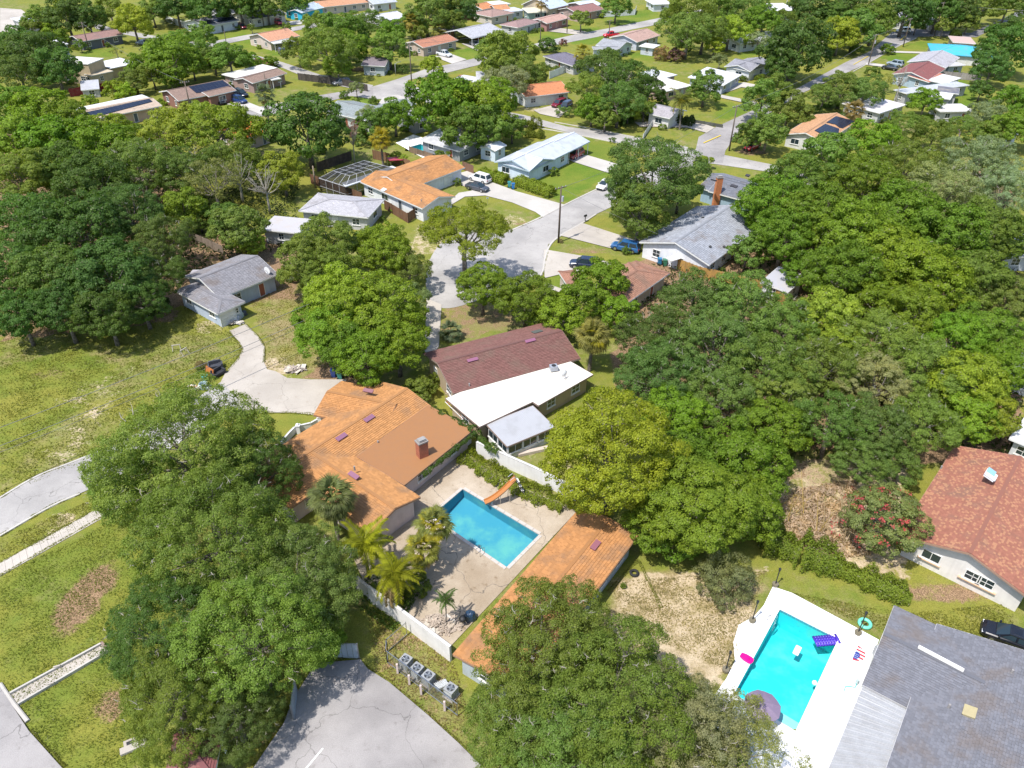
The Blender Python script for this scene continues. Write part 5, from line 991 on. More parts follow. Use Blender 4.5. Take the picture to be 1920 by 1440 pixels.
T = '''1310 945 215 b;1235 985 125 b;1400 950 150 b;1265 1005 110 b;1300 880 170 b;1400 860 170 b;1450 800 140 b;1270 780 140 b
1305 570 165 k;1225 630 140 k;1390 575 180 o;1470 610 160 o;1550 600 150 y;1640 640 170 o;1240 700 170 k;1340 650 190 k;1440 690 180 o;1540 690 170 o;1640 720 160 g;1730 690 170 o;1810 720 160 y;1860 780 110 y;1350 745 160 o;1470 750 150 o;1560 790 160 o;1650 800 150 k;1730 790 150 o;1620 860 120 o;1690 870 100 o;1810 780 120 y;1195 690 90 k;1560 650 130 y;1790 640 130 b;1870 690 120 b
905 535 112 b;985 558 112 b;1050 592 95 b;1085 565 100 b;1130 525 108 b;1160 585 80 b;1010 600 50 b
608 455 140 m;572 495 120 m;722 470 115 b;698 458 85 m;770 505 90 o;620 510 120 m;640 560 150 y;620 625 140 b;705 580 170 y;745 640 140 b;690 670 130 b;650 650 120 b;765 560 90 g;580 600 80 b
345 390 90 b;450 425 110 m;420 405 70 m;372 405 60 d;470 455 60 y;440 460 40 m;530 320 90 y;575 240 165 d
40 330 140 m;120 320 130 d;200 290 140 b;170 350 150 d;265 310 150 o;330 245 150 f;405 240 170 f;455 245 100 f;60 420 150 d;150 430 170 d;240 400 150 k;300 450 130 k;30 510 140 d;110 520 160 d;200 520 170 d;285 520 130 k;40 590 120 d;120 580 130 d;200 585 130 d;265 560 120 k;350 320 130 o;400 340 120 s;440 300 110 o
20 200 110 b;75 205 115 b;125 225 100 b;35 260 130 b;95 265 130 b;155 260 110 b;210 245 80 y;250 265 90 b
30 85 90 d;65 105 110 d;105 128 95 d;35 135 95 k;5 105 70 d;90 88 70 d
72 40 70 m;125 32 90 d;165 36 75 d;120 20 50 y;205 18 70 m;250 42 80 y;285 20 60 m;330 12 80 d;390 12 90 d;450 10 80 d;500 12 70 d;555 8 50 d;305 15 50 d;95 60 40 y;118 68 35 b;60 58 50 m
218 94 28 s;150 84 24 m;345 88 95 o;325 112 110 b;300 102 70 y;360 122 60 b;380 66 60 m;430 108 80 m;400 112 60 m;465 115 50 b;260 122 55 b;285 138 60 m;248 152 55 m;215 168 45 y;235 172 40 y;333 140 36 b;320 152 34 b;168 190 30 y
640 65 100 m;612 92 130 o;560 95 70 o;600 50 90 o;690 45 80 o;655 92 80 b;730 88 85 m;735 62 60 b;632 125 60 y;800 25 90 m;775 42 60 m;835 15 80 m;865 22 70 d;850 42 50 m;787 62 36 m;668 165 34 g;668 195 24 u;700 190 22 u;812 122 46 y;902 104 15 m;472 52 18 m;537 52 22 m
945 110 110 m;975 92 80 m;925 95 80 m;985 135 90 o;950 155 100 g;1000 150 60 o;830 195 150 b;885 200 140 b;925 190 100 b;872 246 105 m;915 235 100 m;960 240 60 m;740 218 80 b;700 235 70 m;690 215 50 g;668 245 44 p;790 215 50 b
1090 36 46 m;1155 12 62 m;1130 130 110 k;1180 148 120 k;1215 168 80 k;1100 165 90 o;1160 190 110 k;1110 205 70 b;1178 208 50 y;1135 218 60 m;1208 205 50 m;1160 86 22 p;1240 102 34 t;1268 105 36 p;1056 80 17 p;1072 5 14 y
1290 60 110 o;1320 55 100 k;1300 20 110 o;1368 58 76 y;1400 20 100 o;1430 42 80 b;1350 18 80 m;1422 75 48 g;1470 38 60 o;1350 112 34 g;1265 30 60 m;1340 85 40 y;1490 92 130 d;1465 125 70 d;1545 62 80 o;1575 65 80 y;1605 52 90 m;1640 40 90 m;1520 15 90 d;1600 15 90 d;1560 30 70 d
1322 163 76 m;1430 185 86 m;1480 200 80 m;1455 165 60 m;1500 215 60 m;1440 245 90 m;1405 252 66 m;1580 162 90 o;1622 172 90 o;1545 178 70 o;1662 152 44 s;1735 190 62 b;1700 235 86 o;1660 262 80 o;1752 250 80 o
1880 90 110 d;1905 50 60 d;1860 125 80 d;1840 168 44 d;1905 190 80 b;1900 240 90 b;1850 215 80 g;1805 240 70 o;1700 15 110 d;1760 18 90 d;1800 20 80 d;1845 10 80 m;1890 8 70 d;1720 42 40 d;1815 42 44 m;1770 50 36 m
1225 325 210 k;1200 395 120 m;1275 350 90 m;1180 360 90 k;1402 470 74 m
1450 385 140 b;1500 335 140 m;1560 295 120 m;1540 405 160 b;1470 445 130 b;1610 350 150 b;1640 270 110 b;1700 310 150 o;1600 445 170 b;1685 405 160 b;1770 365 170 g;1835 305 150 g;1885 355 130 g;1765 445 160 b;1665 485 160 b;1745 525 160 b;1835 435 150 m;1895 450 110 m;1825 530 140 m;1890 560 120 m;1575 515 150 b;1510 505 90 b;1640 560 110 b;1850 620 130 b;1710 590 130 b;1430 420 70 b;1860 250 60 m'''
for ln in T.replace('\n', ';').split(';'):
    x, y, w, k = ln.split(); tree(float(x), float(y), float(w)*.95, k)
tree(870, 432, 172, 'f', 1.05, 'flat-topped golden tree standing on the cul-de-sac', 'l', 1.0, col=(0.20, 0.24, 0.022))
# bare trees
def bare_tree(x, y, w, label, seed, zc=5.5):
    R = w/2*mpp((x, y), zc); p = W((x, y), zc); rng = np.random.default_rng(seed); d = unit(rng.normal(size=(16, 3))); d[:, 2] = np.abs(d[:, 2])*.9; c = d*.85
    root = thing('bare_tree', label, 'tree', (p.x, p.y, 0)); me = limb_mesh('limbs', c, np.ones(16), seed, 1.2, .05, 16, dead=True); me.materials.append(MATS['dead_wood'])
    link('limbs', me, None, root, None, (0, 0, zc), 0, (R, R, max(R, zc/1.2)))
bare_tree(445, 325, 90, 'leafless pale tree standing in the dark grove behind the blue-grey house', 5); bare_tree(497, 345, 80, 'twisted bare tree near the pool cage fence', 8); bare_tree(1690, 150, 40, 'small bare tree by the corrugated white roof', 19); bare_tree(1160, 160, 90, 'bare twisting limbs in the dark branching oaks', 23); bare_tree(660, 255, 40, 'brown leafless tree beside the golden fan palm', 27)
# hedges: leaves over a body that follows a line
def hedge(pts, wd, ht, label, col, n=None, name='hedge', zb=0.0, L=.2, cat='hedge', kind=None, px=True, rough=.3):
    P = [W2(p) for p in pts] if px else [Vector(p) for p in pts]; seg = [(a, b, (b-a).length) for a, b in zip(P, P[1:])]; tot = sum(s[2] for s in seg); rng = np.random.default_rng(len(label)*13); n = n or int(min(40000, tot*(wd+2*ht)*150)); V = []; q = np.zeros((n, 3)); nr = np.zeros((n, 3))
    ts = rng.uniform(0, tot, n); u = rng.uniform(0, 1, n); r_ = rng.normal(size=(n, 3)); acc = 0.0; base = W2(pts[0]) if px else Vector(pts[0])
    for a, b, l in seg:
        k = (ts >= acc) & (ts < acc+l); t = (ts[k]-acc)/l; d = (b-a)/l; nn = np.array([-d.y, d.x]); ang = u[k]*math.pi; bul = 1+rough*np.sin(ts[k]*1.9+1)*np.sin(ts[k]*.7)+rough*.6*np.sin(ts[k]*4.3)
        ca, sa = np.cos(ang), np.sin(ang); ca = np.sign(ca)*np.abs(ca)**.6; sa = sa**.6; sh = rng.uniform(.72, 1.06, k.sum())
        off = ca*wd/2*bul*sh; z = sa*ht*bul*sh; q[k, 0] = a.x+(b.x-a.x)*t+nn[0]*off-base.x; q[k, 1] = a.y+(b.y-a.y)*t+nn[1]*off-base.y; q[k, 2] = zb+z
        nr[k] = np.stack([nn[0]*ca, nn[1]*ca, sa], 1); acc += l
    nr = unit(nr*.9+r_*.5+np.array([0, 0, .2])); V = leaves(q, nr, L, L*.55, rng)
    root = thing(name, label, cat, (base.x, base.y, 0)); o = link('foliage', npmesh('foliage', V, 4, 'leaf'), None, root, col)
    if kind: o['kind'] = kind
    return root
HC = (0.15, 0.205, 0.024)
hedge([(1440, 1020), (1500, 1045), (1560, 1062)], 3.4, 2.0, 'loose overgrown hedge between the bright trees and the turquoise pool', HC); hedge([(1555, 1066), (1620, 1092), (1705, 1130)], 2.2, 1.5, 'clipped hedge ending at the big grey-shingled roof', (0.165, 0.22, 0.026))
hedge([(1420, 1000), (1450, 1040)], 2.0, 1.8, 'fern-like clump at the start of the overgrown hedge', (0.12, 0.16, 0.02), cat='bush', name='bush')
hedge([(902, 330), (950, 345)], 2.4, 1.7, 'clipped hedge behind the two parked cars', (0.19, 0.25, 0.026), L=.25, rough=.12); hedge([(972, 346), (1036, 370)], 2.6, 1.8, 'clipped boxy hedge between the pale drive and green lawn', (0.20, 0.26, 0.026), L=.25, rough=.1); hedge([(990, 334), (996, 331)], 1.2, 1.2, 'small clipped bush at the corner of the white metal-roofed house', HC, L=.2, cat='bush', name='bush')
hedge([(985, 243), (1008, 237)], 3, 1.8, 'square clipped hedge by the cross street', (0.12, 0.15, 0.015), L=.25); hedge([(985, 256), (1020, 258)], 2.2, 1.4, 'low hedge behind the white metal roof', (0.12, 0.15, 0.015), L=.25); hedge([(400, 105), (440, 118), (470, 122)], 4, 2.5, 'long hedge along the far pale street', (0.06, 0.10, 0.02), L=.35)
hedge([(870, 856), (905, 876), (945, 905), (1060, 952)], 2.4, .75, 'bright weeds along the foot of the white yard wall', (0.16, 0.20, 0.018), name='weeds', cat='weeds'); hedge([(215, 180), (260, 178)], 3, 1.5, 'yellow-green bush row by the red board fence', (0.17, 0.18, 0.02), L=.3); hedge([(1195, 217), (1235, 225), (1300, 236)], 2.5, 2.0, 'dense shrubs lining the cross street', (0.05, 0.08, 0.02), L=.3); hedge([(1090, 214), (1180, 236)], 3.5, 3.2, 'tall dense shrubs along the far side of the cross street', (0.055, 0.105, 0.02), L=.3); hedge([(1795, 75), (1785, 68)], 2, 2, 'narrow hedge by the flat pinkish roof', (0.07, 0.11, 0.02), L=.3)
hedge([(275, 598), (315, 570)], 1.2, 1.2, 'vine-covered wire fence by the dark grove', (0.06, 0.10, 0.02), cat='fence', name='fence')
# creeper on the orange house's eave and party wall
pe = [tuple(W2(q, 2.6)) for q in ((700, 716), (745, 732), (814, 768), (850, 785), (889, 806))]; hedge(pe, .9, .5, 'green creeper spilling over the party-side eave of the orange-shingled house', (0.065, 0.11, 0.018), zb=2.3, cat='vine', name='creeper', px=False)
pe = [tuple(W2(q, 2.5)) for q in ((889, 807), (860, 830), (815, 866), (790, 888))]; hedge(pe, .8, .45, 'green creeper hanging along the flat roof edge over the white wall', (0.06, 0.11, 0.018), zb=2.05, cat='vine', name='creeper', px=False)
pe = [tuple(W2(q, 1.6)) for q in ((890, 812), (915, 838), (935, 850))]; hedge(pe, .9, .6, 'green creeper over the start of the white yard wall', (0.07, 0.12, 0.02), zb=1.5, cat='vine', name='creeper', px=False)
# single shrubs
for x, y, w, k, lb in [(1360, 1085, 118, 'w', 'broad grey-green weeping bush on the sandy yard'), (700, 1110, 34, 'u', 'green shrub under the fan palms'), (775, 1095, 60, 'u', 'dense shrub beneath the stacked fan palm'), (790, 730, 60, 'u', 'big-leaved shrub between the orange and brown roofs'), (765, 735, 34, 'u', 'small big-leaved shrub close to the party eave'), (1050, 695, 34, 'u', 'shrub behind the white flat roof'), (377, 686, 24, 't', 'bush with a dry top on the wide lawn'), (376, 692, 18, 'u', 'green base of the dry-topped bush'), (1169, 1098, 14, 'u', 'single weed tuft beside the long outbuilding'), (645, 178, 20, 'u', 'low shrub by the weeping tree'), (815, 712, 30, 'u', 'shrub at the dark side of the brown house'), (1175, 470, 20, 'u', 'small shrub beside the blue station wagon'), (1052, 452, 10, 't', 'little dry shrub by the street pole')]: tree(x, y, w, k, 1.0, lb, 'm')
# red-flowered tree
r = tree(1655, 975, 150, 'm', .75, 'tree with crimson flower tips beside the salmon roof', 'l', col=(0.19, 0.23, 0.075)); r.name = 'flowering_tree'
cr = [c for c in r.children if c.name.startswith('crown')][0]; rng = np.random.default_rng(3); p, nr, c, rr, _ = crown_pts(77, 16, 14, 9000, r2=(.05, .09), rz=.8, fill=0.0); k = (rng.random(len(p)) < .5) & (p[:, 2] > -.3) & (np.sin(p[:, 0]*9+1)*np.sin(p[:, 1]*9)*.7+.4*np.sin(p[:, 2]*14)+rng.normal(size=len(p))*.35 > .3); V = leaves(p[k]*1.04, nr[k], .045, .04, rng); link('blossoms', npmesh('blossoms', V, 4, 'leaf'), None, r, (0.42, 0.085, 0.09), cr.location, 0, cr.scale)
# canes and dry grass in the yard behind
def canes(pts, label, col, seed, h=4.5):
    root = thing('bamboo_clump', label, 'bamboo', W(pts[0])); R = random.Random(seed)
    for q in pts:
        for _ in range(2):
            b = W((q[0]+R.uniform(-8, 8), q[1]+R.uniform(-5, 5)))-root.location; d = Vector((R.uniform(-.2, .6), R.uniform(-.2, .5), 1)).normalized(); L = h*R.uniform(.7, 1.1); m = MB(); m.tube([b, b+d*L*.5+Vector((0, 0, .15)), b+d*L], [.045, .035, .012], 5)
            for _ in range(12): s = b+d*L*R.uniform(.3, 1); m.tube([s, s+Vector((R.uniform(-.7, .7), R.uniform(-.7, .7), R.uniform(-.3, .4)))], [.012, .004], 3)
            m.build('cane', 'plain', root, col, local=True)
canes([(1480, 975), (1500, 965), (1455, 960), (1530, 1000)], 'tall yellow canes leaning over the dry yard', (0.42, 0.30, 0.09), 4); canes([(1545, 1000), (1570, 990), (1600, 1010), (1585, 1020)], 'leaning pale canes beside the red-flowered tree', (0.36, 0.27, 0.15), 9, 5.0)
def grasspatch(pts, n, label, col, L, h, name='grass'):
    poly = px2(pts); xs = [p[0] for p in poly]; ys = [p[1] for p in poly]; rng = np.random.default_rng(n); X = rng.uniform(min(xs), max(xs), n*2); Y = rng.uniform(min(ys), max(ys), n*2); k = inpoly(X, Y, poly) & (np.sin(X*1.1+2*np.sin(Y*.7))*np.sin(Y*1.3)+rng.uniform(-.9, .9, n*2) > -.35); X, Y = X[k][:n], Y[k][:n]; n = len(X)
    c = np.stack([X, Y, rng.uniform(.2, 1, n)*h], 1); nr = unit(rng.normal(size=(n, 3))*.8+np.array([0, 0, .75])); V = leaves(c, nr, L, L*.35, rng); o = link(name, npmesh(name, V, 4, 'leaf'), None, None, col); tag(o, label, kind='stuff')
grasspatch([(1440, 930), (1600, 900), (1640, 1040), (1560, 1050), (1450, 1010)], 6000, 'dry pinkish grass and twigs', (0.44, 0.34, 0.26), .45, .35, 'dry_grass')
grasspatch([(0, 1080), (215, 975), (330, 1000), (320, 1440), (60, 1440), (0, 1290)], 26000, 'coarse green grass tufts', (0.13, 0.16, 0.022), .16, .06); grasspatch([(0, 620), (260, 570), (420, 580), (460, 660), (420, 700), (210, 850), (0, 930)], 30000, 'sunburnt lawn tufts', (0.145, 0.16, 0.024), .22, .06); grasspatch([(1140, 1090), (1440, 1070), (1370, 1260), (1180, 1180)], 9000, 'sparse weeds on sand', (0.24, 0.21, 0.09), .18, .06); grasspatch([(470, 565), (540, 525), (640, 690), (500, 690), (490, 630)], 8000, 'lawn tufts by the drive', (0.17, 0.165, 0.03), .2, .05); grasspatch([(0, 1010), (200, 925), (230, 960), (0, 1050)], 5000, 'verge grass tufts', (0.16, 0.16, 0.03), .17, .06); grasspatch([(1480, 1110), (1700, 1150), (1900, 1130), (1900, 1230), (1660, 1190)], 10000, 'thin yard grass', (0.16, 0.17, 0.03), .17, .05); grasspatch([(690, 1150), (850, 1230), (900, 1430), (700, 1250)], 5000, 'dry weeds by the fence', (0.2, 0.15, 0.06), .18, .07); grasspatch([(600, 1300), (480, 1440), (300, 1440), (420, 1350)], 7000, 'shaded grass tufts', (0.15, 0.15, 0.03), .16, .06)
# undergrowth beneath the wood
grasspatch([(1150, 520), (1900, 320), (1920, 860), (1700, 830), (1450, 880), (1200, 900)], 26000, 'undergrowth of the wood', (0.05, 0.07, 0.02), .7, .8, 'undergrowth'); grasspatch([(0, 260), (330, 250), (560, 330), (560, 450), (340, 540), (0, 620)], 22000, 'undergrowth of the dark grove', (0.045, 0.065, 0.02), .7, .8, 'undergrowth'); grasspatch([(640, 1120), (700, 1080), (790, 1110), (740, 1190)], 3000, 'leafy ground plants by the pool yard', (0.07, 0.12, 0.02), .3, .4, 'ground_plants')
# ------------------------------------------------------------------ palms
FRN = {}
def frond(kind):
    if kind in FRN: return FRN[kind]
    R = random.Random(5); m = MB()
    if kind == 'fan':
        m.tube([(0, 0, 0), (.5, 0, .16), (.95, 0, .2)], [.03, .022, .016], 4); hub = Vector((.95, 0, .2))
        for k in range(-9, 10):
            a = k*.155; d = Vector((math.cos(a), math.sin(a), 0)); L = .95-.22*abs(k)/9+R.uniform(-.08, .08); s = Vector((-d.y, d.x, 0))*.055; tip = hub+d*L+Vector((0, 0, -.22*L-.12*abs(k)/9+R.uniform(-.1, .04))); mid = hub+d*L*.55+Vector((0, 0, .02))
            m.poly([hub, mid-s, mid+Vector((0, 0, .02))]); m.poly([hub, mid+Vector((0, 0, .02)), mid+s]); m.poly([mid-s, tip, mid+s])
    else:
        pts = [Vector((x, 0, .55*x-.42*x*x)) for x in [i*.2 for i in range(11)]]; m.tube(pts, [.035-.003*i for i in range(11)], 4)
        for i in range(1, 40):
            x = i*.05; b = Vector((x, 0, .55*x-.42*x*x)); L = .62*math.sin(min(1, .25+x*.55)*math.pi*.75+.2)
            for s in (-1, 1):
                t = b+Vector((.22, s*L, -.22*L-R.uniform(0, .18))); w = Vector((.035, 0, 0)); mid = b.lerp(t, .5)+Vector((0, 0, .05)); m.poly([b-w, mid+w*1.2, t, mid-w*1.2] if s > 0 else [b-w, mid-w*1.2, t, mid+w*1.2])
    FRN[kind] = m.mesh('frond'); FRN[kind].materials.append(MATS['leaf']); return FRN[kind]
def palm(x, y, label, kind='fan', R=1.7, h=None, n=34, col=(0.10, 0.13, 0.045), tr=.17, dead=True, yel=0):
    h = 5.0 if h is None else h; p = W((x, y), h); root = thing('palm_tree', label, 'palm', (p.x, p.y, 0)); rn = random.Random(int(x*7+y)); k = R/1.9
    m = MB(); m.tube([(rn.uniform(-.3, .3)*h*.1, rn.uniform(-.3, .3)*h*.1, -.05), (0, 0, h*.5), (0, 0, h)], [tr*1.25, tr, tr*.9], 9)
    for i in range(int(h*2.2)): z = .3+i*.45; m.cyl((0, 0, z), tr*1.2, .06, 9, tr*1.12)
    t = m.build('trunk', 'bark', root, local=True)
    for i in range(n):
        e = math.radians(78-(i/n)**.8*135); az = i*2.39996+rn.uniform(-.2, .2); f = link('frond', frond(kind), None, root, None, (0, 0, h)); c = col; v = rn.uniform(.75, 1.25)
        if dead and i > n*.9: c = (0.26, 0.19, 0.09)
        elif yel and rn.random() < yel: c = (0.30, 0.27, 0.02)
        f.color = (c[0]*v, c[1]*v, c[2]*v, 1); f.rotation_euler = (rn.uniform(-.3, .3), -e*(1 if kind == 'fan' else .75), az); f.scale = (k*rn.uniform(.85, 1.12),)*3
    return root
palm(622, 935, 'dark green fan palm between the oak and orange roof', 'fan', 2.5, 5.2, 44, (0.14, 0.17, 0.06)); palm(812, 985, 'upper fan palm of the pair beside the blue pool', 'fan', 2.0, 4.6, 38, (0.18, 0.20, 0.05), yel=.2); palm(790, 1030, 'lower fan palm of the pair beside the blue pool', 'fan', 1.9, 3.4, 34, (0.21, 0.22, 0.045), yel=.3)
palm(683, 1020, 'yellow-green feather palm by the pale gable wall', 'feather', 2.4, 4.6, 15, (0.22, 0.24, 0.015), .13); palm(738, 1075, 'yellow-green feather palm by the yard shrubs', 'feather', 2.3, 4.2, 16, (0.23, 0.24, 0.015), .13); palm(835, 1124, 'slim young palm above the rubble heap', 'feather', 1.1, 3.4, 10, (0.07, 0.12, 0.03), .05, False)
palm(1111, 632, 'tall sabal palm behind the white flat roof', 'fan', 2.6, 5.0, 46, (0.20, 0.19, 0.05), .2, yel=.25); palm(845, 622, 'low silvery palmetto beside the concrete strip', 'fan', 2.0, .9, 24, (0.13, 0.17, 0.09), .12, False)
palm(714, 262, 'golden fan palm above the wooden fence', 'fan', 2.6, 5.5, 34, (0.30, 0.25, 0.02), .2); palm(1280, 188, 'queen palm with drooping gold flower stalk', 'feather', 3.2, 6.5, 18, (0.15, 0.17, 0.05), .18, yel=.15); palm(496, 178, 'thin tall palm by the short drive', 'fan', 2.6, 6.5, 24, (0.09, 0.12, 0.06), .16); palm(1602, 208, 'palm with a burnt orange skirt behind the solar roof', 'fan', 2.8, 4.5, 32, (0.20, 0.15, 0.05), .2)
palm(772, 40, 'golden palm beside the pale low roof', 'fan', 3.2, 6, 24, (0.24, 0.2, 0.04), .2); palm(823, 58, 'squat green palm near the tan ranch house', 'fan', 3.0, 3, 24, (0.2, 0.19, 0.04), .2); palm(1093, 100, 'yellow palm before the purple-grey roof', 'fan', 3.0, 5.5, 24, (0.25, 0.23, 0.03), .2); palm(552, 512, 'low fan palm at the corner of the blue-grey house lawn', 'fan', 1.6, 1.2, 24, (0.11, 0.15, 0.06), .14); palm(596, 522, 'fan palm at the edge of the yellow-green trees', 'fan', 2.0, 3.2, 28, (0.16, 0.18, 0.07), .14, yel=.2); palm(805, 158, 'dried palm stump on the grass island', 'fan', 1.8, 1.6, 16, (0.26, 0.17, 0.1), .2); palm(1475, 305, 'yellow-tipped palm at the edge of the dark grey roof', 'fan', 2.4, 3.5, 22, (0.2, 0.2, 0.03), .18); palm(1015, 5, 'far palm with an orange skirt', 'fan', 3, 6, 18, (0.2, 0.14, 0.04), .2); palm(470, 465, 'yellowish low palm behind the blue-grey house', 'fan', 2.0, 1.8, 22, (0.22, 0.22, 0.04), .15)
# weeds creeping over the edges of paving
for i, (ln, w) in enumerate((([(610, 1243), (640, 1236), (687, 1254), (730, 1281), (803, 1343), (860, 1395), (905, 1440)], .5), ([(545, 1325), (533, 1357), (480, 1440)], .5), ([(0, 1055), (165, 964)], .25), ([(0, 1079), (200, 964)], .25), ([(55, 1372), (120, 1440)], .4), ([(407, 782), (475, 774), (546, 774), (589, 777)], .4), ([(430, 622), (449, 645), (455, 655), (449, 671), (423, 700)], .3), ([(461, 609), (485, 632), (496, 650), (495, 680)], .3), ([(0, 934), (67, 893), (123, 872)], .4), ([(0, 1005), (97, 948), (150, 926)], .4), ([(954, 434), (1017, 407)], .3), ([(1030, 458), (1018, 515)], .3), ([(1240, 1140), (1197, 1050), (1140, 1110)], .3))):
    hedge(ln, w, .09, 'weeds creeping over a paved edge', (0.17, 0.185, 0.035), n=int(900*w/.3), name='verge_weeds', L=.12, kind='stuff')
# bushes along house fronts and in the far yards
def bush(p, R, k):
    form, c0, look, noun, nm = KIND[k]; rn = TR; pr = proto(form, 's' if R < 1.6 or p.y > 110 else 'm'); cm, tm, th = pr[rn.randrange(len(pr))]; look = {'u': 'green leafy', 'y': 'yellow-green', 'k': 'dark olive', 'm': 'mid-green', 'd': 'dark dense', 'b': 'bright green', 'g': 'grey-green'}[k]
    root = thing('bush', autolabel(p, min(R*1.5, 4), look, 'bush'), 'bush', (p.x, p.y, 0), rn.uniform(0, 6.28)); v = rn.uniform(.8, 1.2)
    link('foliage', cm, None, root, tuple(c*v for c in c0), (0, 0, R*.62), 0, (R*rn.uniform(.85, 1.2), R*rn.uniform(.85, 1.2), R*rn.uniform(.75, 1.0)))
def blocked(p, e=.0, lawn=True):
    if any(inside(g, p, e) for g in WINGS): return True
    X, Y = np.array([p.x]), np.array([p.y])
    return any(inpoly(X, Y, q)[0] for q in PAVED) or (lawn and any(inpoly(X, Y, q)[0] for q in LAWN))
BR = random.Random(23)
for root, gs in ROOTS:
    if root.location.y < 105 or 'shed' in root.name: continue
    for g in gs:
        for a, b in getattr(g, 'walls', []):
            t = b-a; L = t.length; t.normalize(); n = Vector((t.y, -t.x))
            if n.dot(-(a+b)/2) < 0 or L < 4: continue
            for _ in range(BR.choice([0, 1, 1, 2])):
                p = a+t*L*BR.uniform(.05, .95)+n*BR.uniform(.9, 1.3)
                if not blocked(p, .2, False): bush(p, BR.uniform(.55, 1.1), BR.choice('uukmyb'))
cnt = 0
for _ in range(900):
    q = (BR.uniform(0, 1920), 8+340*BR.random()**1.3); p = W2(q)
    if cnt >= 95: break
    if q[1] < 330 and not blocked(p, .8): bush(p, BR.uniform(.9, 2.4)*(1.25 if q[1] < 120 else 1), BR.choice('ukkmdygbd')); cnt += 1
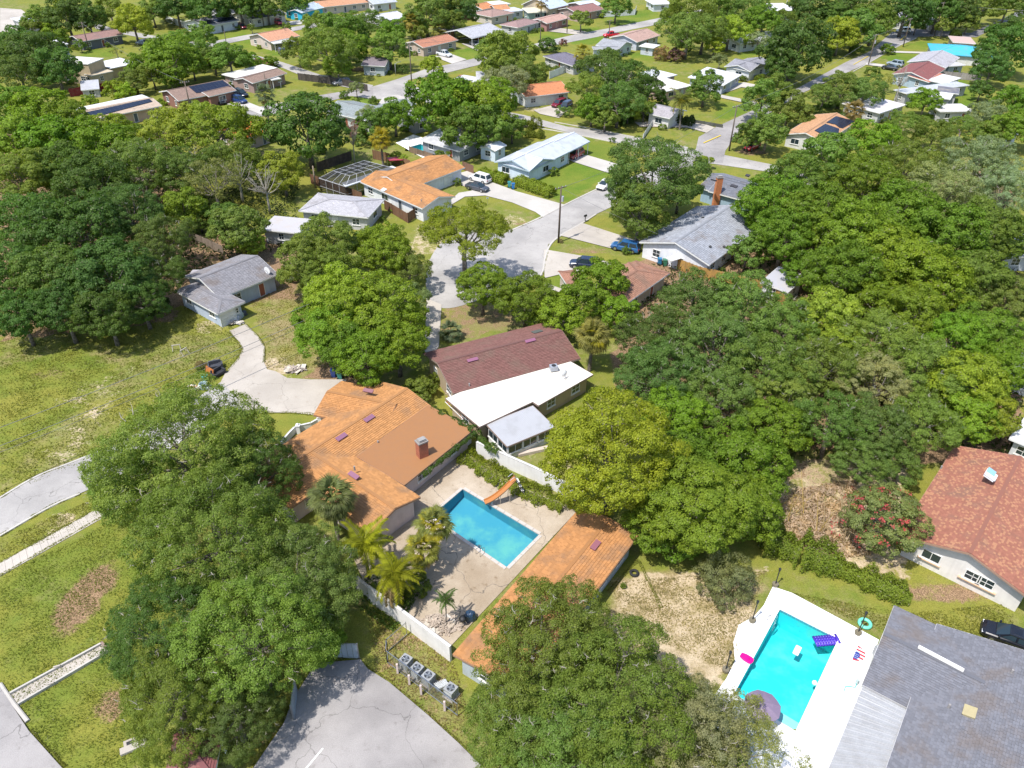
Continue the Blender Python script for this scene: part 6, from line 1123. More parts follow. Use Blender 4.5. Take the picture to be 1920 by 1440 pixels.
# ------------------------------------------------------------------ vehicles
def ring(x, hw, zb, zs, zt, tw):           # rounded body section
    return [(x, -hw*.92, zb), (x, -hw, zb+.12), (x, -hw, zs), (x, -hw*.96, zs+(zt-zs)*.6), (x, -tw, zt), (x, tw, zt), (x, hw*.96, zs+(zt-zs)*.6), (x, hw, zs), (x, hw, zb+.12), (x, hw*.92, zb)]
CARS = {}
def car_proto(kind):
    if kind in CARS: return CARS[kind]
    root = bpy.data.objects.new('car', None); P = {}
    def part(name, m, mat, parent=None, paint=False, smooth=False, color=None):
        o = link(name, m.mesh(name, smooth=smooth), mat, parent or root, color)
        if paint: o['_paint'] = 1
        return o
    suv = kind == 'suv'; pk = kind == 'pickup'; L = {'sedan': 4.7, 'suv': 4.8, 'pickup': 5.6}[kind]; hl = L/2; hz = .98 if suv else (1.02 if pk else .88); wd = .92
    b = MB(); b.rings([ring(-hl, wd*.82, .42, .62, hz*.85, wd*.72), ring(-hl+.12, wd*.95, .3, .68, hz+.02, wd*.86), ring(-hl+.9, wd, .24, .72, hz+.04, wd*.88), ring(0, wd, .22, .72, hz+.04, wd*.88), ring(hl-1.25, wd, .24, .7, hz, wd*.87), ring(hl-.35, wd*.95, .28, .62, hz-.1, wd*.8), ring(hl-.05, wd*.8, .36, .55, hz-.22, wd*.66), ring(hl, wd*.68, .42, .52, hz-.32, wd*.56)])
    part('body', b, 'carpaint', paint=True)
    if pk: m = MB(); m.box((-hl+1.0, 0, hz+.05), (1.7, wd*1.55, .03)); part('bed', m, 'black')
    if suv: xr0, xr1, xf1, xf0, zt = -hl+.08, -hl+.45, .55, 1.35, 1.72
    elif pk: xr0, xr1, xf1, xf0, zt = -.75, -.65, .75, 1.45, 1.78
    else: xr0, xr1, xf1, xf0, zt = -hl+.75, -hl+1.55, .35, 1.3, 1.44
    zb = hz+.02; w0, w1 = wd*.86, wd*.68
    g = MB(); g.rings([[(xr0, -w0, zb), (xr0, w0, zb), (xr1, w1, zt-.05), (xr1, -w1, zt-.05)], [(xf0, -w0, zb), (xf0, w0, zb), (xf1, w1, zt-.05), (xf1, -w1, zt-.05)]]); part('cabin', g, 'carpaint', paint=True)
    rf = MB(); rf.prism([(xr1-.04, -w1-.02), (xf1+.05, -w1-.02), (xf1+.05, w1+.02), (xr1-.04, w1+.02)], zt-.06, zt); rf.rings([[(xr1+.15, -w1*.85, zt-.01), (xr1+.15, w1*.85, zt-.01), (xr1+.3, w1*.7, zt+.035), (xr1+.3, -w1*.7, zt+.035)], [(xf1-.1, -w1*.85, zt-.01), (xf1-.1, w1*.85, zt-.01), (xf1-.25, w1*.7, zt+.035), (xf1-.25, -w1*.7, zt+.035)]]); part('roof', rf, 'carpaint', paint=True)
    def quad_on(p, q, r, s, name, inset=.08):
        P4 = [Vector(v) for v in (p, q, r, s)]; c = sum(P4, Vector())/4; P4 = [v+(c-v)*inset for v in P4]; n = (P4[1]-P4[0]).cross(P4[2]-P4[1]).normalized()
        if n.dot(c-Vector((0, 0, 1.0))) < 0: n = -n
        m = MB(); m.poly([v+n*.018 for v in P4]); part(name, m, 'glass')
    quad_on((xf0, -w0, zb), (xf0, w0, zb), (xf1, w1, zt-.05), (xf1, -w1, zt-.05), 'windscreen'); quad_on((xr0, -w0, zb), (xr0, w0, zb), (xr1, w1, zt-.05), (xr1, -w1, zt-.05), 'rear_window')
    for s in (-1, 1):
        xm = (xr1+xf1)/2
        for xa, xb, xc, xd in (((xr0*.55+xr1*.45), xm-.06, xm-.06, xr1+.1), (xm+.06, xf0-.35, xf1-.05, xm+.06)): quad_on((xa, s*w0, zb+.03), (xb, s*w0, zb+.03), (xc, s*w1, zt-.08), (xd, s*w1, zt-.08), 'side_window', .06)
        m = MB(); m.box((hl-.16, s*wd*.62, hz-.28), (.2, .34, .15)); part('headlight', m, 'plastic', color=(0.75, 0.77, 0.8))
        m = MB(); m.box((-hl+.05, s*wd*.68, hz-.2), (.12, .32, .2)); part('taillight', m, 'plastic', color=(0.4, 0.02, 0.02)); m = MB(); m.box((xf0-.25, s*(w0+.12), zb+.1), (.14, .2, .13)); part('mirror', m, 'carpaint', paint=True)
        for x in (-hl+.95, hl-.92):
            r = .37 if (suv or pk) else .33; m = MB(); m.tube([(x, s*(wd-.2), r), (x, s*(wd+.015), r)], [r, r], 18); wh = part('wheel', m, 'tyre'); m = MB(); m.tube([(x, s*(wd-.1), r), (x, s*(wd+.03), r)], [r*.62, r*.58], 12); part('rim', m, 'steel', wh)
    m = MB(); m.box((hl-.02, 0, .46), (.08, 1.2, .14)); part('grille', m, 'black'); m = MB(); m.box((-hl-.005, 0, .62), (.03, .5, .13)); part('number_plate', m, 'trim', color=(0.7, 0.7, 0.7))
    CARS[kind] = root; return root
def car(kind, rear, front, label, color, z=.7):
    a, b = W2(rear, z), W2(front, z); p = (a+b)/2; d = b-a
    r = dup(car_proto(kind), (p.x, p.y, 0.03), math.atan2(d.y, d.x), label, color=color); r.name = {'sedan': 'parked_car', 'suv': 'parked_car', 'pickup': 'pickup_truck'}[kind]; r['category'] = 'pickup truck' if kind == 'pickup' else 'car'; return r
car('sedan', (876, 345), (914, 354), 'dark grey saloon parked nearer on the pale drive', (0.05, 0.055, 0.07)); car('suv', (915, 338), (884, 329), 'white off-roader parked behind the dark grey saloon', (0.72, 0.72, 0.72)); car('sedan', (1147, 337), (1122, 353), 'white car at the road edge by the bright lawn', (0.72, 0.72, 0.70)); car('suv', (1198, 467), (1148, 457), 'bright blue station wagon on the drive by the pale grey gable', (0.02, 0.10, 0.26)); car('suv', (1117, 496), (1076, 492), 'dark navy off-roader on the broad round drive', (0.012, 0.02, 0.05))
car('sedan', (1945, 1212), (1853, 1176), 'shiny black car behind the big grey-shingled house', (0.008, 0.009, 0.014)); car('pickup', (820, 98), (846, 104), 'silver pickup on the drive of the tan ranch house', (0.6, 0.62, 0.64)); car('sedan', (884, 78), (897, 84), 'grey car under the orange-walled carport', (0.25, 0.26, 0.28)); car('suv', (1057, 191), (1040, 197), 'maroon car on the drive of the rust-orange roof', (0.18, 0.01, 0.03)); car('suv', (1067, 195), (1055, 202), 'small navy car beside the maroon car', (0.02, 0.03, 0.07)); car('pickup', (1158, 64), (1134, 66), 'bright red pickup on the far street', (0.55, 0.01, 0.02)); car('sedan', (872, 146), (858, 149), 'red car under the grey carport roof', (0.4, 0.01, 0.02))
car('suv', (437, 184), (459, 190), 'blue off-roader in front of the brick solar house', (0.015, 0.04, 0.14)); car('suv', (443, 172), (460, 178), 'black off-roader behind the blue one', (0.01, 0.014, 0.03)); car('sedan', (404, 184), (418, 192), 'dark car inside the brick house garage mouth', (0.02, 0.022, 0.03)); car('suv', (443, 47), (461, 52), 'far maroon car beside the paired solar house', (0.16, 0.015, 0.03)); car('suv', (514, 38), (529, 45), 'far bright red car before the pale yellow house', (0.45, 0.01, 0.03)); car('suv', (524, 93), (534, 103), 'dark violet car on the far pale street', (0.03, 0.02, 0.06)); car('suv', (1706, 57), (1682, 57), 'white off-roader crossing the far junction', (0.75, 0.75, 0.75))
car('sedan', (1682, 128), (1656, 124), 'black car on the drive below the ribbed grey roof', (0.012, 0.014, 0.02)); car('suv', (1690, 121), (1668, 117), 'silver-blue car behind the black car', (0.3, 0.36, 0.42)); car('sedan', (258, 79), (279, 81), 'blue-grey car half under the far thin tree', (0.1, 0.13, 0.17)); car('suv', (1084, 286), (1074, 291), 'dull red car under the white carport roof', (0.32, 0.03, 0.04)); car('suv', (1416, 271), (1404, 276), 'red car in the shade of the oaks by the striped street', (0.42, 0.02, 0.03)); car('suv', (655, 152), (625, 156), 'grey car in the deep shade at the wide junction', (0.2, 0.2, 0.22))
# boat on a trailer
def boat():
    a, b = W2((452, 150), 1), W2((474, 165), 1); p = (a+b)/2; d = b-a; root = thing('boat', 'white motor boat on a trailer beside the brown-roofed house', 'boat', (p.x, p.y, 0), math.atan2(d.y, d.x)); m = MB()
    m.rings([[(x, -w, z), (x, -w*.55, .55), (x, 0, .45+k), (x, w*.55, .55), (x, w, z), (x, 0, z-.12)] for x, w, z, k in ((-3.6, 1.0, 1.25, 0), (-1.5, 1.1, 1.3, 0), (1.2, 1.0, 1.4, .05), (2.8, .55, 1.5, .3), (3.5, .06, 1.6, .9))]); link('hull', m.mesh('hull'), 'plastic', root, (0.78, 0.78, 0.78))
    m = MB(); m.box((.2, 0, 1.62), (1.4, 1.3, .5)); link('console', m.mesh('console'), 'plastic', root, (0.7, 0.7, 0.72)); m = MB(); m.box((3.3, 0, 1.2), (.7, .5, .5)); link('cover', m.mesh('cover'), 'plastic', root, (0.05, 0.2, 0.45)); m = MB(); m.box((-3.8, 0, 1.2), (.4, .35, .9)); link('outboard_motor', m.mesh('outboard_motor'), 'plain', root, (0.05, 0.05, 0.06))
    t = MB(); t.bar((-2.5, .7, .5), (4.4, 0, .5), .1); t.bar((-2.5, -.7, .5), (4.4, 0, .5), .1); t.bar((-1, -.9, .45), (-1, .9, .45), .1); tr = link('trailer', t.mesh('trailer'), 'steel', root)
    for s in (-1, 1): m = MB(); m.tube([(-1, s*.85, .32), (-1, s*1.05, .32)], .32, 14); link('wheel', m.mesh('wheel'), 'tyre', tr)
boat()
# ------------------------------------------------------------------ poles and wires
def pole(base, top, label, rad=.14, arm=0, lamp=False, trans=False, col=(0.16, 0.125, 0.10), name='utility_pole', cat='utility pole', az=.6):
    h = min(height_of(base, top), 14); b = W(base); root = thing(name, label, cat, (b.x, b.y, 0), az); m = MB(); m.tube([(0, 0, -.1), (0, 0, h*.5), (0, 0, h)], [rad*1.15, rad, rad*.75], 10); link('post', m.mesh('post', smooth=True), 'wood', root, col)
    if arm:
        for k in range(arm):
            m = MB(); m.box((0, .1, h-.35-k*.9), (2.2, .1, .12)); ca = link('crossarm', m.mesh('crossarm'), 'wood', root, col)
            for x in (-1, -.4, .4, 1): m = MB(); m.cyl((x, .1, h-.28-k*.9), .05, .18, 7); link('insulator', m.mesh('insulator'), 'plastic', ca, (0.5, 0.5, 0.52))
    if trans: m = MB(); m.cyl((.32, 0, h-2.6), .26, .85, 14); link('transformer', m.mesh('transformer'), 'plain', root, (0.5, 0.51, 0.52)); m = MB(); m.box((.16, 0, h-2.1), (.3, .1, .5)); link('bracket', m.mesh('bracket'), 'steel', root)
    if lamp: m = MB(); m.tube([(0, 0, h-.2), (.7, 0, h+.2), (1.4, 0, h+.25)], .04, 6); link('lamp_arm', m.mesh('lamp_arm'), 'steel', root); m = MB(); m.box((1.6, 0, h+.23), (.6, .25, .12)); link('lamp_head', m.mesh('lamp_head'), 'steel', root)
    return Vector((b.x, b.y, h))
tops = {}
for k, (b, t, lb, kw) in {
 'a': ((1047, 455), 349, 'dark wooden pole with a transformer at the cul-de-sac drive', dict(arm=1, trans=True, rad=.15, col=(0.10, 0.07, 0.055))), 'b': ((772, 159), 80, 'wooden street pole on the tip of the grass island', dict(arm=1, lamp=True)), 'c': ((742, 141), 119, 'short street lamp at the wide junction', dict(rad=.08, lamp=True, col=(0.4, 0.4, 0.4), name='street_lamp', cat='street lamp')),
 'd': ((1013, 81), 38, 'dark pole at the corner of the green corner lawn', dict(arm=1)), 'e': ((1063, 62), 22, 'pole on the drive of the long pink roof', dict(arm=1)), 'f': ((1142, 62), 37, 'dark pole beside the red pickup', dict(arm=1)), 'g': ((358, 207), 152, 'grey pole in front of the brick solar house', dict(arm=1)), 'h': ((500, 168), 138, 'wooden pole by the low porch awning of the boat house', dict(trans=True)),
 'i': ((495, 50), 2, 'tall pole before the pale yellow house', dict(arm=1)), 'j': ((424, 79), 57, 'far thin pole on the lawn of the paired solar house', dict(rad=.1)), 'k': ((538, 82), 50, 'far pole before the salmon-roofed house', dict(rad=.1)), 'l': ((168, 95), 41, 'pole with crossarms behind the two-storey tan house', dict(arm=2)), 'm': ((1367, 283), 197, 'leaning-grass pole at the yellow-striped street', dict(arm=1, rad=.15, col=(0.14, 0.11, 0.09))), 'n': ((1628, 122), 64, 'pole with a pale transformer at the far striped street', dict(arm=1, trans=True)),
 'o': ((1693, 88), 34, 'pole at the corner of the far right junction', dict(arm=1, trans=True)), 'p': ((1751, 68), 4, 'slim grey pole beyond the far junction', dict(arm=1)), 'q': ((1787, 60), 9, 'pale concrete pole by the dark newer road', dict(arm=2, col=(0.5, 0.45, 0.36))), 'r': ((1559, 36), -8, 'pale pole rising among the dark trees', dict(col=(0.5, 0.5, 0.48), arm=1)), 's': ((1472, 22), -12, 'paired pale pole before the white warehouse', dict(col=(0.5, 0.5, 0.48))), 't': ((592, 352), 311, 'weathered wooden post at the end of the board fence', dict(col=(0.3, 0.24, 0.18))), 'u': ((1254, 24), 2, 'far pole at the lawn edge behind the shade tree', dict(rad=.1))}.items(): tops[k] = pole(b, t, lb, **kw)
def wire(a, b, label, sag=.02, r=.022, n=10):
    a, b = Vector(a), Vector(b); pts = [a.lerp(b, i/n)-Vector((0, 0, 4*sag*(a-b).length*(i/n)*(1-i/n))) for i in range(n+1)]; m = MB(); m.tube(pts, r, 4); o = m.build('power_line', 'wire'); tag(o, label, 'wire')
MATS['wire'] = simple('wire', (0.16, 0.16, 0.17), 0.6)
def off(k, x=0, z=-.25): return tops[k]+Vector((x, 0, z))
wire(off('r', 0), off('p', 0), 'overhead line between the slim and the pale far poles', r=.05); wire(off('p'), off('q'), 'short overhead line by the dark newer road', r=.05); wire(off('q'), W((2100, 20), 11), 'overhead line leaving over the dark newer road', r=.05); wire(off('r'), W((1100, -40), 12), 'long overhead line crossing the far trees', r=.06); wire(off('r', 0, -1.2), off('q', 0, -1.3), 'lower long overhead line above the far junction', r=.05)
wire(off('o'), off('n'), 'line along the far striped street', r=.03); wire(off('m'), off('n'), 'line from the yellow-striped street to the far one', r=.03); wire(off('m'), W((1545, 268), 3.2), 'service line to the stepped solar roof', r=.03); wire(off('a'), W((1275, 455), 3.5), 'service line to the pale grey gable', r=.02); wire(off('g'), off('l'), 'line from the brick solar house to the tan house', r=.03); wire(off('b'), off('d'), 'line along the street past the corner lawn', r=.03); wire(off('a'), off('m'), 'line from the cul-de-sac pole to the striped street', r=.025)
# a pole among the trees and the low lines crossing the lawn
pk = pole((690, 600), 520, 'wooden pole hidden among the yellow-green trees', arm=1); pl_ = W((-260, 1040)); h0 = 8.0
m = thing('utility_pole', 'wooden pole outside the lawn carrying the low lines', 'utility pole', (pl_.x, pl_.y, 0)); mm = MB(); mm.tube([(0, 0, 0), (0, 0, h0)], [.16, .12], 8); link('post', mm.mesh('post'), 'wood', m, (0.2, 0.16, 0.12))
wire((pl_.x, pl_.y, h0-.2), pk-Vector((0, 0, .4)), 'pale upper line crossing the wide lawn', .012, .028); wire((pl_.x, pl_.y, h0-2.2), pk-Vector((0, 0, 2.4)), 'darker lower line crossing the stained drive', .012, .028); wire((pl_.x, pl_.y, h0-2.9), pk-Vector((0, 0, 3.1)), 'lowest dark line crossing the stained drive', .012, .02)
# ------------------------------------------------------------------ fences and walls
def fence(pts, label, h=1.8, col=(0.22, 0.13, 0.08), sec=2.4, mat='wood', name='fence', pick=True, cat='fence', post=True):
    P = [W2(p) for p in pts]; root = thing(name, label, cat, (P[0].x, P[0].y, 0)); 
    for a, b in zip(P, P[1:]):
        L = (b-a).length; n = max(1, round(L/sec)); t = (b-a)/L; nn = Vector((-t.y, t.x))
        for i in range(n):
            p, q = a.lerp(b, i/n), a.lerp(b, (i+1)/n); m = MB(); k = max(1, int((q-p).length/.17)) if pick else 1
            for j in range(k):
                c = p.lerp(q, (j+.5)/k); hh = h*(1+rnd.uniform(-.02, .02)) if pick else h; w = (q-p).length/k; m.box((c.x, c.y, hh/2), (w*(.93 if pick else 1.0), .03, hh), math.atan2(t.y, t.x))
            if pick:
                for z in (.4, h-.4): c = (p+q)/2+nn*.04; m.box((c.x, c.y, z), ((q-p).length, .05, .09), math.atan2(t.y, t.x))
            v = rnd.uniform(.85, 1.15); o = m.build('fence_panel', mat, root, tuple(c*v for c in col))
            if post: m = MB(); c = p-nn*.02; m.box((c.x, c.y, (h+.1)/2), (.1, .1, h+.1), math.atan2(t.y, t.x)); m.build('post', mat, root, col)
    return root
fence([(584, 344), (650, 368), (680, 380)], 'brown board fence below the pool cage', 1.9, (0.20, 0.10, 0.055)); fence([(722, 392), (765, 418), (795, 398)], 'brown board fence round the side of the orange L-shaped house', 1.8, (0.18, 0.09, 0.05)); fence([(596, 322), (660, 300)], 'dark weathered fence behind the pool cage', 1.9, (0.08, 0.06, 0.05)); fence([(700, 298), (725, 303), (770, 318)], 'reddish board fence beyond the pool cage', 1.9, (0.28, 0.15, 0.08)); fence([(768, 285), (812, 299)], 'low board fence before the small turquoise pool', 1.2, (0.25, 0.17, 0.12)); fence([(868, 318), (888, 326)], 'short brown gate fence by the pale drive', 1.7, (0.22, 0.12, 0.08))
fence([(335, 440), (362, 452), (420, 478)], 'grey-brown board fence behind the blue-grey house', 1.6, (0.24, 0.19, 0.15)); fence([(133, 182), (215, 168)], 'dark red board fence', 2.0, (0.22, 0.02, 0.025), pick=False); fence([(800, 50), (905, 34)], 'far brown fence behind the grey-roofed carport house', 2.0, (0.20, 0.09, 0.06)); fence([(905, 34), (935, 42)], 'far orange-brown fence by the brown hip roof', 2.0, (0.36, 0.17, 0.07)); fence([(310, 40), (372, 61)], 'long white panel fence beside the solar house', 2.0, (0.72, 0.74, 0.74), pick=False, mat='trim'); fence([(1132, 32), (1190, 28), (1193, 20)], 'white vinyl fence behind the shade tree', 1.9, (0.72, 0.72, 0.74), pick=False, mat='trim'); fence([(1030, 148), (1065, 134)], 'white vinyl fence by the purple-grey roof', 1.9, (0.72, 0.74, 0.74), pick=False, mat='trim'); fence([(1763, 146), (1838, 152)], 'grey weathered fence beside the maroon roof', 1.8, (0.34, 0.31, 0.30)); fence([(1270, 505), (1310, 520), (1420, 545), (1470, 575)], 'new orange-yellow board fence under the oaks', 1.8, (0.50, 0.29, 0.08)); fence([(560, 150), (640, 160), (690, 172)], 'dark board fence in the shade by the street', 1.8, (0.07, 0.06, 0.055)); fence([(1303, 231), (1355, 240)], 'low dark rail fence on the lawn by the queen palm', .8, (0.08, 0.09, 0.08), pick=False); fence([(1900, 855), (1960, 880)], 'grey wire fence at the salmon roof corner', 1.2, (0.4, 0.4, 0.4), pick=False, mat='steel')
fence([(1205, 262), (1240, 210)], 'white garden fence by the white cottage', 1.2, (0.7, 0.7, 0.7), pick=False, mat='trim'); fence([(480, 118), (515, 124)], 'far reddish board fence behind the boat house', 1.6, (0.32, 0.17, 0.12))
def wall(tops_px, base_px, label, th=.22, col=(0.74, 0.72, 0.70), name='garden_wall', cap=True, h=None):
    B = [W2(p) for p in base_px]; root = thing(name, label, 'wall', (B[0].x, B[0].y, 0)); hs = [h]*len(B) if h else [height_of(b, t[1]) for b, t in zip(base_px, tops_px)]
    for i, (a, b) in enumerate(zip(B, B[1:])):
        t = (b-a).normalized(); n = Vector((-t.y, t.x))
        if n.dot(a) < 0: n = -n
        m = MB(); h0, h1_ = hs[i], hs[i+1]; R = [[(*a, -.05), (*(a+n*th), -.05), (*(a+n*th), h0), (*a, h0)], [(*b, -.05), (*(b+n*th), -.05), (*(b+n*th), h1_), (*b, h1_)]]; m.rings(R); m.build('wall_panel', 'wall', root, col)
        if cap: m = MB(); m.rings([[(*(a-n*.03), h0+.002), (*(a+n*(th+.03)), h0+.002), (*(a+n*(th+.03)), h0+.06), (*(a-n*.03), h0+.06)], [(*(b-n*.03), h1_+.002), (*(b+n*(th+.03)), h1_+.002), (*(b+n*(th+.03)), h1_+.06), (*(b-n*.03), h1_+.06)]]); m.build('coping', 'wall', root, tuple(c*.8 for c in col))
    return root
wall([(693, 1108), (768, 1158), (843, 1211)], [(693, 1128), (768, 1183), (844, 1241)], 'white rendered yard wall behind the air conditioners', h=1.9); wall([(655, 1078), (693, 1108)], [(657, 1096), (692, 1127)], 'greyer end of the white yard wall', h=1.8, col=(0.5, 0.48, 0.46))  # the short end panel gets a darker grey than the long run
wall([(893, 830), (1000, 873), (1080, 913)], [(893, 852), (1000, 900), (1079, 940)], 'long white party wall between the weeds and the screened porch', h=1.7); wall([(790, 893), (886, 815)], [(784, 905), (884, 830)], 'white wall under the flat roof edge hung with creeper', h=1.9, col=(0.7, 0.7, 0.74), cap=False)
wall([], [(530, 840), (545, 822), (555, 812), (568, 808), (585, 804), (601, 795)], 'curved low white garden wall before the orange-shingled house', h=.8, col=(0.75, 0.75, 0.75), th=.16)
for q in ((561, 812), (601, 796)):
    b = W(q); t = thing('gate_post', 'white square post ' + ('in the middle' if q[0] < 590 else 'at the roof end') + ' of the curved garden wall', 'post', b); m = MB(); m.box((0, 0, .55), (.4, .4, 1.1)); m.box((0, 0, 1.14), (.5, .5, .08)); link('shaft', m.mesh('shaft'), 'wall', t, (0.76, 0.76, 0.76)); m = MB(); m.tube([(0, 0, 1.18), (0, 0, 1.3), (0, 0, 1.42)], [.08, .16, .04], 10); link('finial', m.mesh('finial'), 'wall', t, (0.76, 0.76, 0.76))
# metal gates at the car park
def gate(a, b, label, h=1.9):
    A, B = W2(a), W2(b); root = thing('metal_gate', label, 'gate', (A.x, A.y, 0)); L = (B-A).length; n = 6; t = (B-A)/L; nn = Vector((-t.y, t.x))
    for i in range(n):
        p, q = A.lerp(B, (i+.03)/n), A.lerp(B, (i+.97)/n); m = MB(); c = (p+q)/2; m.box((c.x, c.y, h/2+.1), ((q-p).length, .04, h-.1), math.atan2(t.y, t.x)); m.box((c.x+nn.x*.03, c.y+nn.y*.03, h/2+.1), ((q-p).length*.2, .05, h-.15), math.atan2(t.y, t.x)); m.build('panel', 'metal_sheet', root, (0.42, 0.50, 0.58))
    m = MB(); 
    for z in (.1, h+.1): m.bar((*A, z), (*B, z), .06, .06)
    for p in (A, B): m.bar((*p, 0), (*p, h+.2), .09, .09)
    m.build('frame', 'steel', root)
gate((612, 1232), (674, 1236), 'pale blue sheet-metal gate leaf standing across the car park top'); gate((552, 1352), (558, 1300), 'open pale blue gate leaf edge-on beside the oak')
# chain-link run with concrete posts
def chain():
    pts = [W2(q) for q in ((763, 1190), (727, 1222), (726, 1242), (858, 1342))]; root = thing('chain_link_fence', 'chain-link fence with pinkish concrete posts round the air conditioners', 'fence', (*pts[0], 0)); m = MB(); rail = MB()
    for a, b in zip(pts, pts[1:]):
        L = (b-a).length; t = (b-a)/L; n = int(L/.14)
        for i in range(n):
            p = a+t*(i*.14); 
            for s in (-1, 1):
                q = p+t*s*1.5
                if 0 <= (q-a).dot(t) <= L: m.bar((*p, .05), (*q, 1.6), .008, .008)
        for z in (.05, 1.6): rail.bar((*a, z), (*b, z), .05, .05)
        for i in range(int(L/2.4)+2): p = a.lerp(b, min(1, i*2.4/L)); rail.bar((*p, 0), (*p, 1.7), .06, .06)
    o = m.build('mesh', 'steel', root); o['kind'] = 'stuff'; rail.build('rail', 'steel', root)
    for q in ((746, 1262), (768, 1283), (790, 1302), (834, 1332)):
        b = W2(q); m = MB(); m.box((b.x, b.y, .6), (.16, .16, 1.2)); m.build('concrete_post', 'wall', root, (0.62, 0.5, 0.47))
chain()
# ------------------------------------------------------------------ air conditioners
def ac_unit():
    root = bpy.data.objects.new('air_conditioner', None); w, h = .86, .95; m = MB()
    for x in (-1, 1):
        for y in (-1, 1): m.box((x*w*.46, y*w*.46, h/2+.08), (.07, .07, h))
    m.box((0, 0, h/2+.06), (w*.9, w*.9, h-.06)); link('cabinet', m.mesh('cabinet'), 'metal_sheet', root, (0.36, 0.39, 0.41)); m = MB()
    for s in range(4):
        for k in range(9):
            z = .16+k*.095; a = s*math.pi/2; m.box((math.cos(a)*w*.465, math.sin(a)*w*.465, z), (.03, w*.84, .03), a)
    link('louvre', m.mesh('louvre'), 'metal_sheet', root, (0.5, 0.53, 0.54)); m = MB(); n = 28
    for k in range(n):
        a0, a1 = 2*math.pi*k/n, 2*math.pi*(k+1)/n; sq = lambda a: (lambda c, s: (c/max(abs(c), abs(s))*w*.5, s/max(abs(c), abs(s))*w*.5))(math.cos(a), math.sin(a)); o0, o1 = sq(a0), sq(a1); r = w*.38; z = h+.1
        m.poly([(*o0, z), (*o1, z), (math.cos(a1)*r, math.sin(a1)*r, z), (math.cos(a0)*r, math.sin(a0)*r, z)]); m.poly([(*o1, z), (*o0, z), (*o0, z-.12), (*o1, z-.12)])
    link('top_cover', m.mesh('top_cover'), 'metal_sheet', root, (0.42, 0.43, 0.43)); m = MB(); m.cyl((0, 0, h+.045), w*.38, .01, 20); link('well', m.mesh('well'), 'black', root); m = MB(); m.cyl((0, 0, h+.065), .1, .05, 10)
    for k in range(4): a = k*math.pi/2; m.bar((math.cos(a)*.08, math.sin(a)*.08, h+.075), (math.cos(a+.3)*w*.34, math.sin(a+.3)*w*.34, h+.085), .16, .012)
    link('fan', m.mesh('fan'), 'metal_sheet', root, (0.3, 0.33, 0.35)); m = MB()
    for k in range(1, 4): m.tube([(math.cos(2*math.pi*i/20)*w*.38*k/3.2, math.sin(2*math.pi*i/20)*w*.38*k/3.2, h+.125) for i in range(21)], .01, 4)
    for k in range(4): a = k*math.pi/4; m.bar((-math.cos(a)*w*.38, -math.sin(a)*w*.38, h+.135), (math.cos(a)*w*.38, math.sin(a)*w*.38, h+.135), .012, .012)
    link('grille', m.mesh('grille'), 'steel', root); m = MB(); m.box((0, 0, .03), (1.05, 1.05, .1)); link('pad', m.mesh('pad'), 'concrete', root); root['category'] = 'air conditioner'; return root
acp = ac_unit(); ang = math.atan2(*reversed((W2((844, 1330))-W2((745, 1260)))[:]))
for q, lb in (((762, 1250), 'first air conditioner beside the chain-link corner, its top darkest'), ((783, 1266), 'second air conditioner with a clear round fan'), ((804, 1280), 'middle air conditioner against the leaning posts'), ((846, 1304), 'last air conditioner beside the oak')): dup(acp, W(q), ang+rnd.uniform(-.06, .06), lb, 'air conditioners in a row behind the chain-link fence')
t = thing('scrap_coil', 'stripped white fan coil lying between the air conditioners', 'scrap', W((828, 1288)), .5)
m = MB(); m.box((0, 0, .2), (1.0, .6, .35)); link('casing', m.mesh('casing'), 'metal_sheet', t, (0.55, 0.57, 0.57)); m = MB()
for k in range(7): m.box((-.42+k*.14, 0, .42), (.05, .62, .1), .3)
link('fins', m.mesh('fins'), 'metal_sheet', t, (0.7, 0.72, 0.72))
# ------------------------------------------------------------------ around the blue pool
def slide():
    a, b = W2((966, 935)), W2((908, 948)); d = (b-a); L = 3.3; d.normalize(); root = thing('pool_slide', 'orange pool slide with a striped black and white ladder', 'slide', (a.x, a.y, .03), math.atan2(d.y, d.x)); m = MB(); S = []
    for i in range(15):
        t = i/14; x = t*L; z = 2.3*(1-t)**1.25+.45; y = .25*math.sin(t*2.6); S.append([(x, y-.36, z+.22), (x, y-.30, z), (x, y+.30, z), (x, y+.36, z+.22), (x, y+.32, z+.22), (x, y+.26, z+.05), (x, y-.26, z+.05), (x, y-.32, z+.22)])
    m.rings(S); link('chute', m.mesh('chute', smooth=False), 'plastic', root, (0.42, 0.17, 0.05)); m = MB()
    for x, z in ((.7, 1.8), (1.7, 1.15), (2.6, .7)):
        for s in (-.3, .3): m.bar((x, s, 0), (x, s*.9+.1, z), .06, .06)
    link('leg', m.mesh('leg'), 'steel', root)
    for s in (-.3, .3):
        m = MB(); m.tube([(-1.1, s, 0), (-.15, s, 2.6), (.25, s, 3.25), (.7, s, 2.9)], .035, 7); link('handrail', m.mesh('handrail'), 'steel', root)
    for k in range(8): t = (k+.5)/8; m = MB(); m.box((-1.1+t*.95, 0, t*2.6), (.26, .62, .05)); link('step', m.mesh('step'), 'plastic', root, (0.75, 0.75, 0.73) if k % 2 else (0.02, 0.02, 0.02))
slide()
def ladder(px, az, label, w=.5):
    t = thing('pool_ladder', label, 'pool ladder', W(px, .05), az)
    for s in (-w/2, w/2): m = MB(); m.tube([(-.45, s, 0), (-.45, s, .6), (-.25, s, .82), (.05, s, .82), (.2, s, .6), (.2, s, -1.0)], .028, 8); link('handrail', m.mesh('handrail', smooth=True), 'steel', t)
    for k in range(3): m = MB(); m.box((.2, 0, -.25-k*.28), (.1, w, .03)); link('tread', m.mesh('tread'), 'plastic', t, (0.7, 0.7, 0.7))
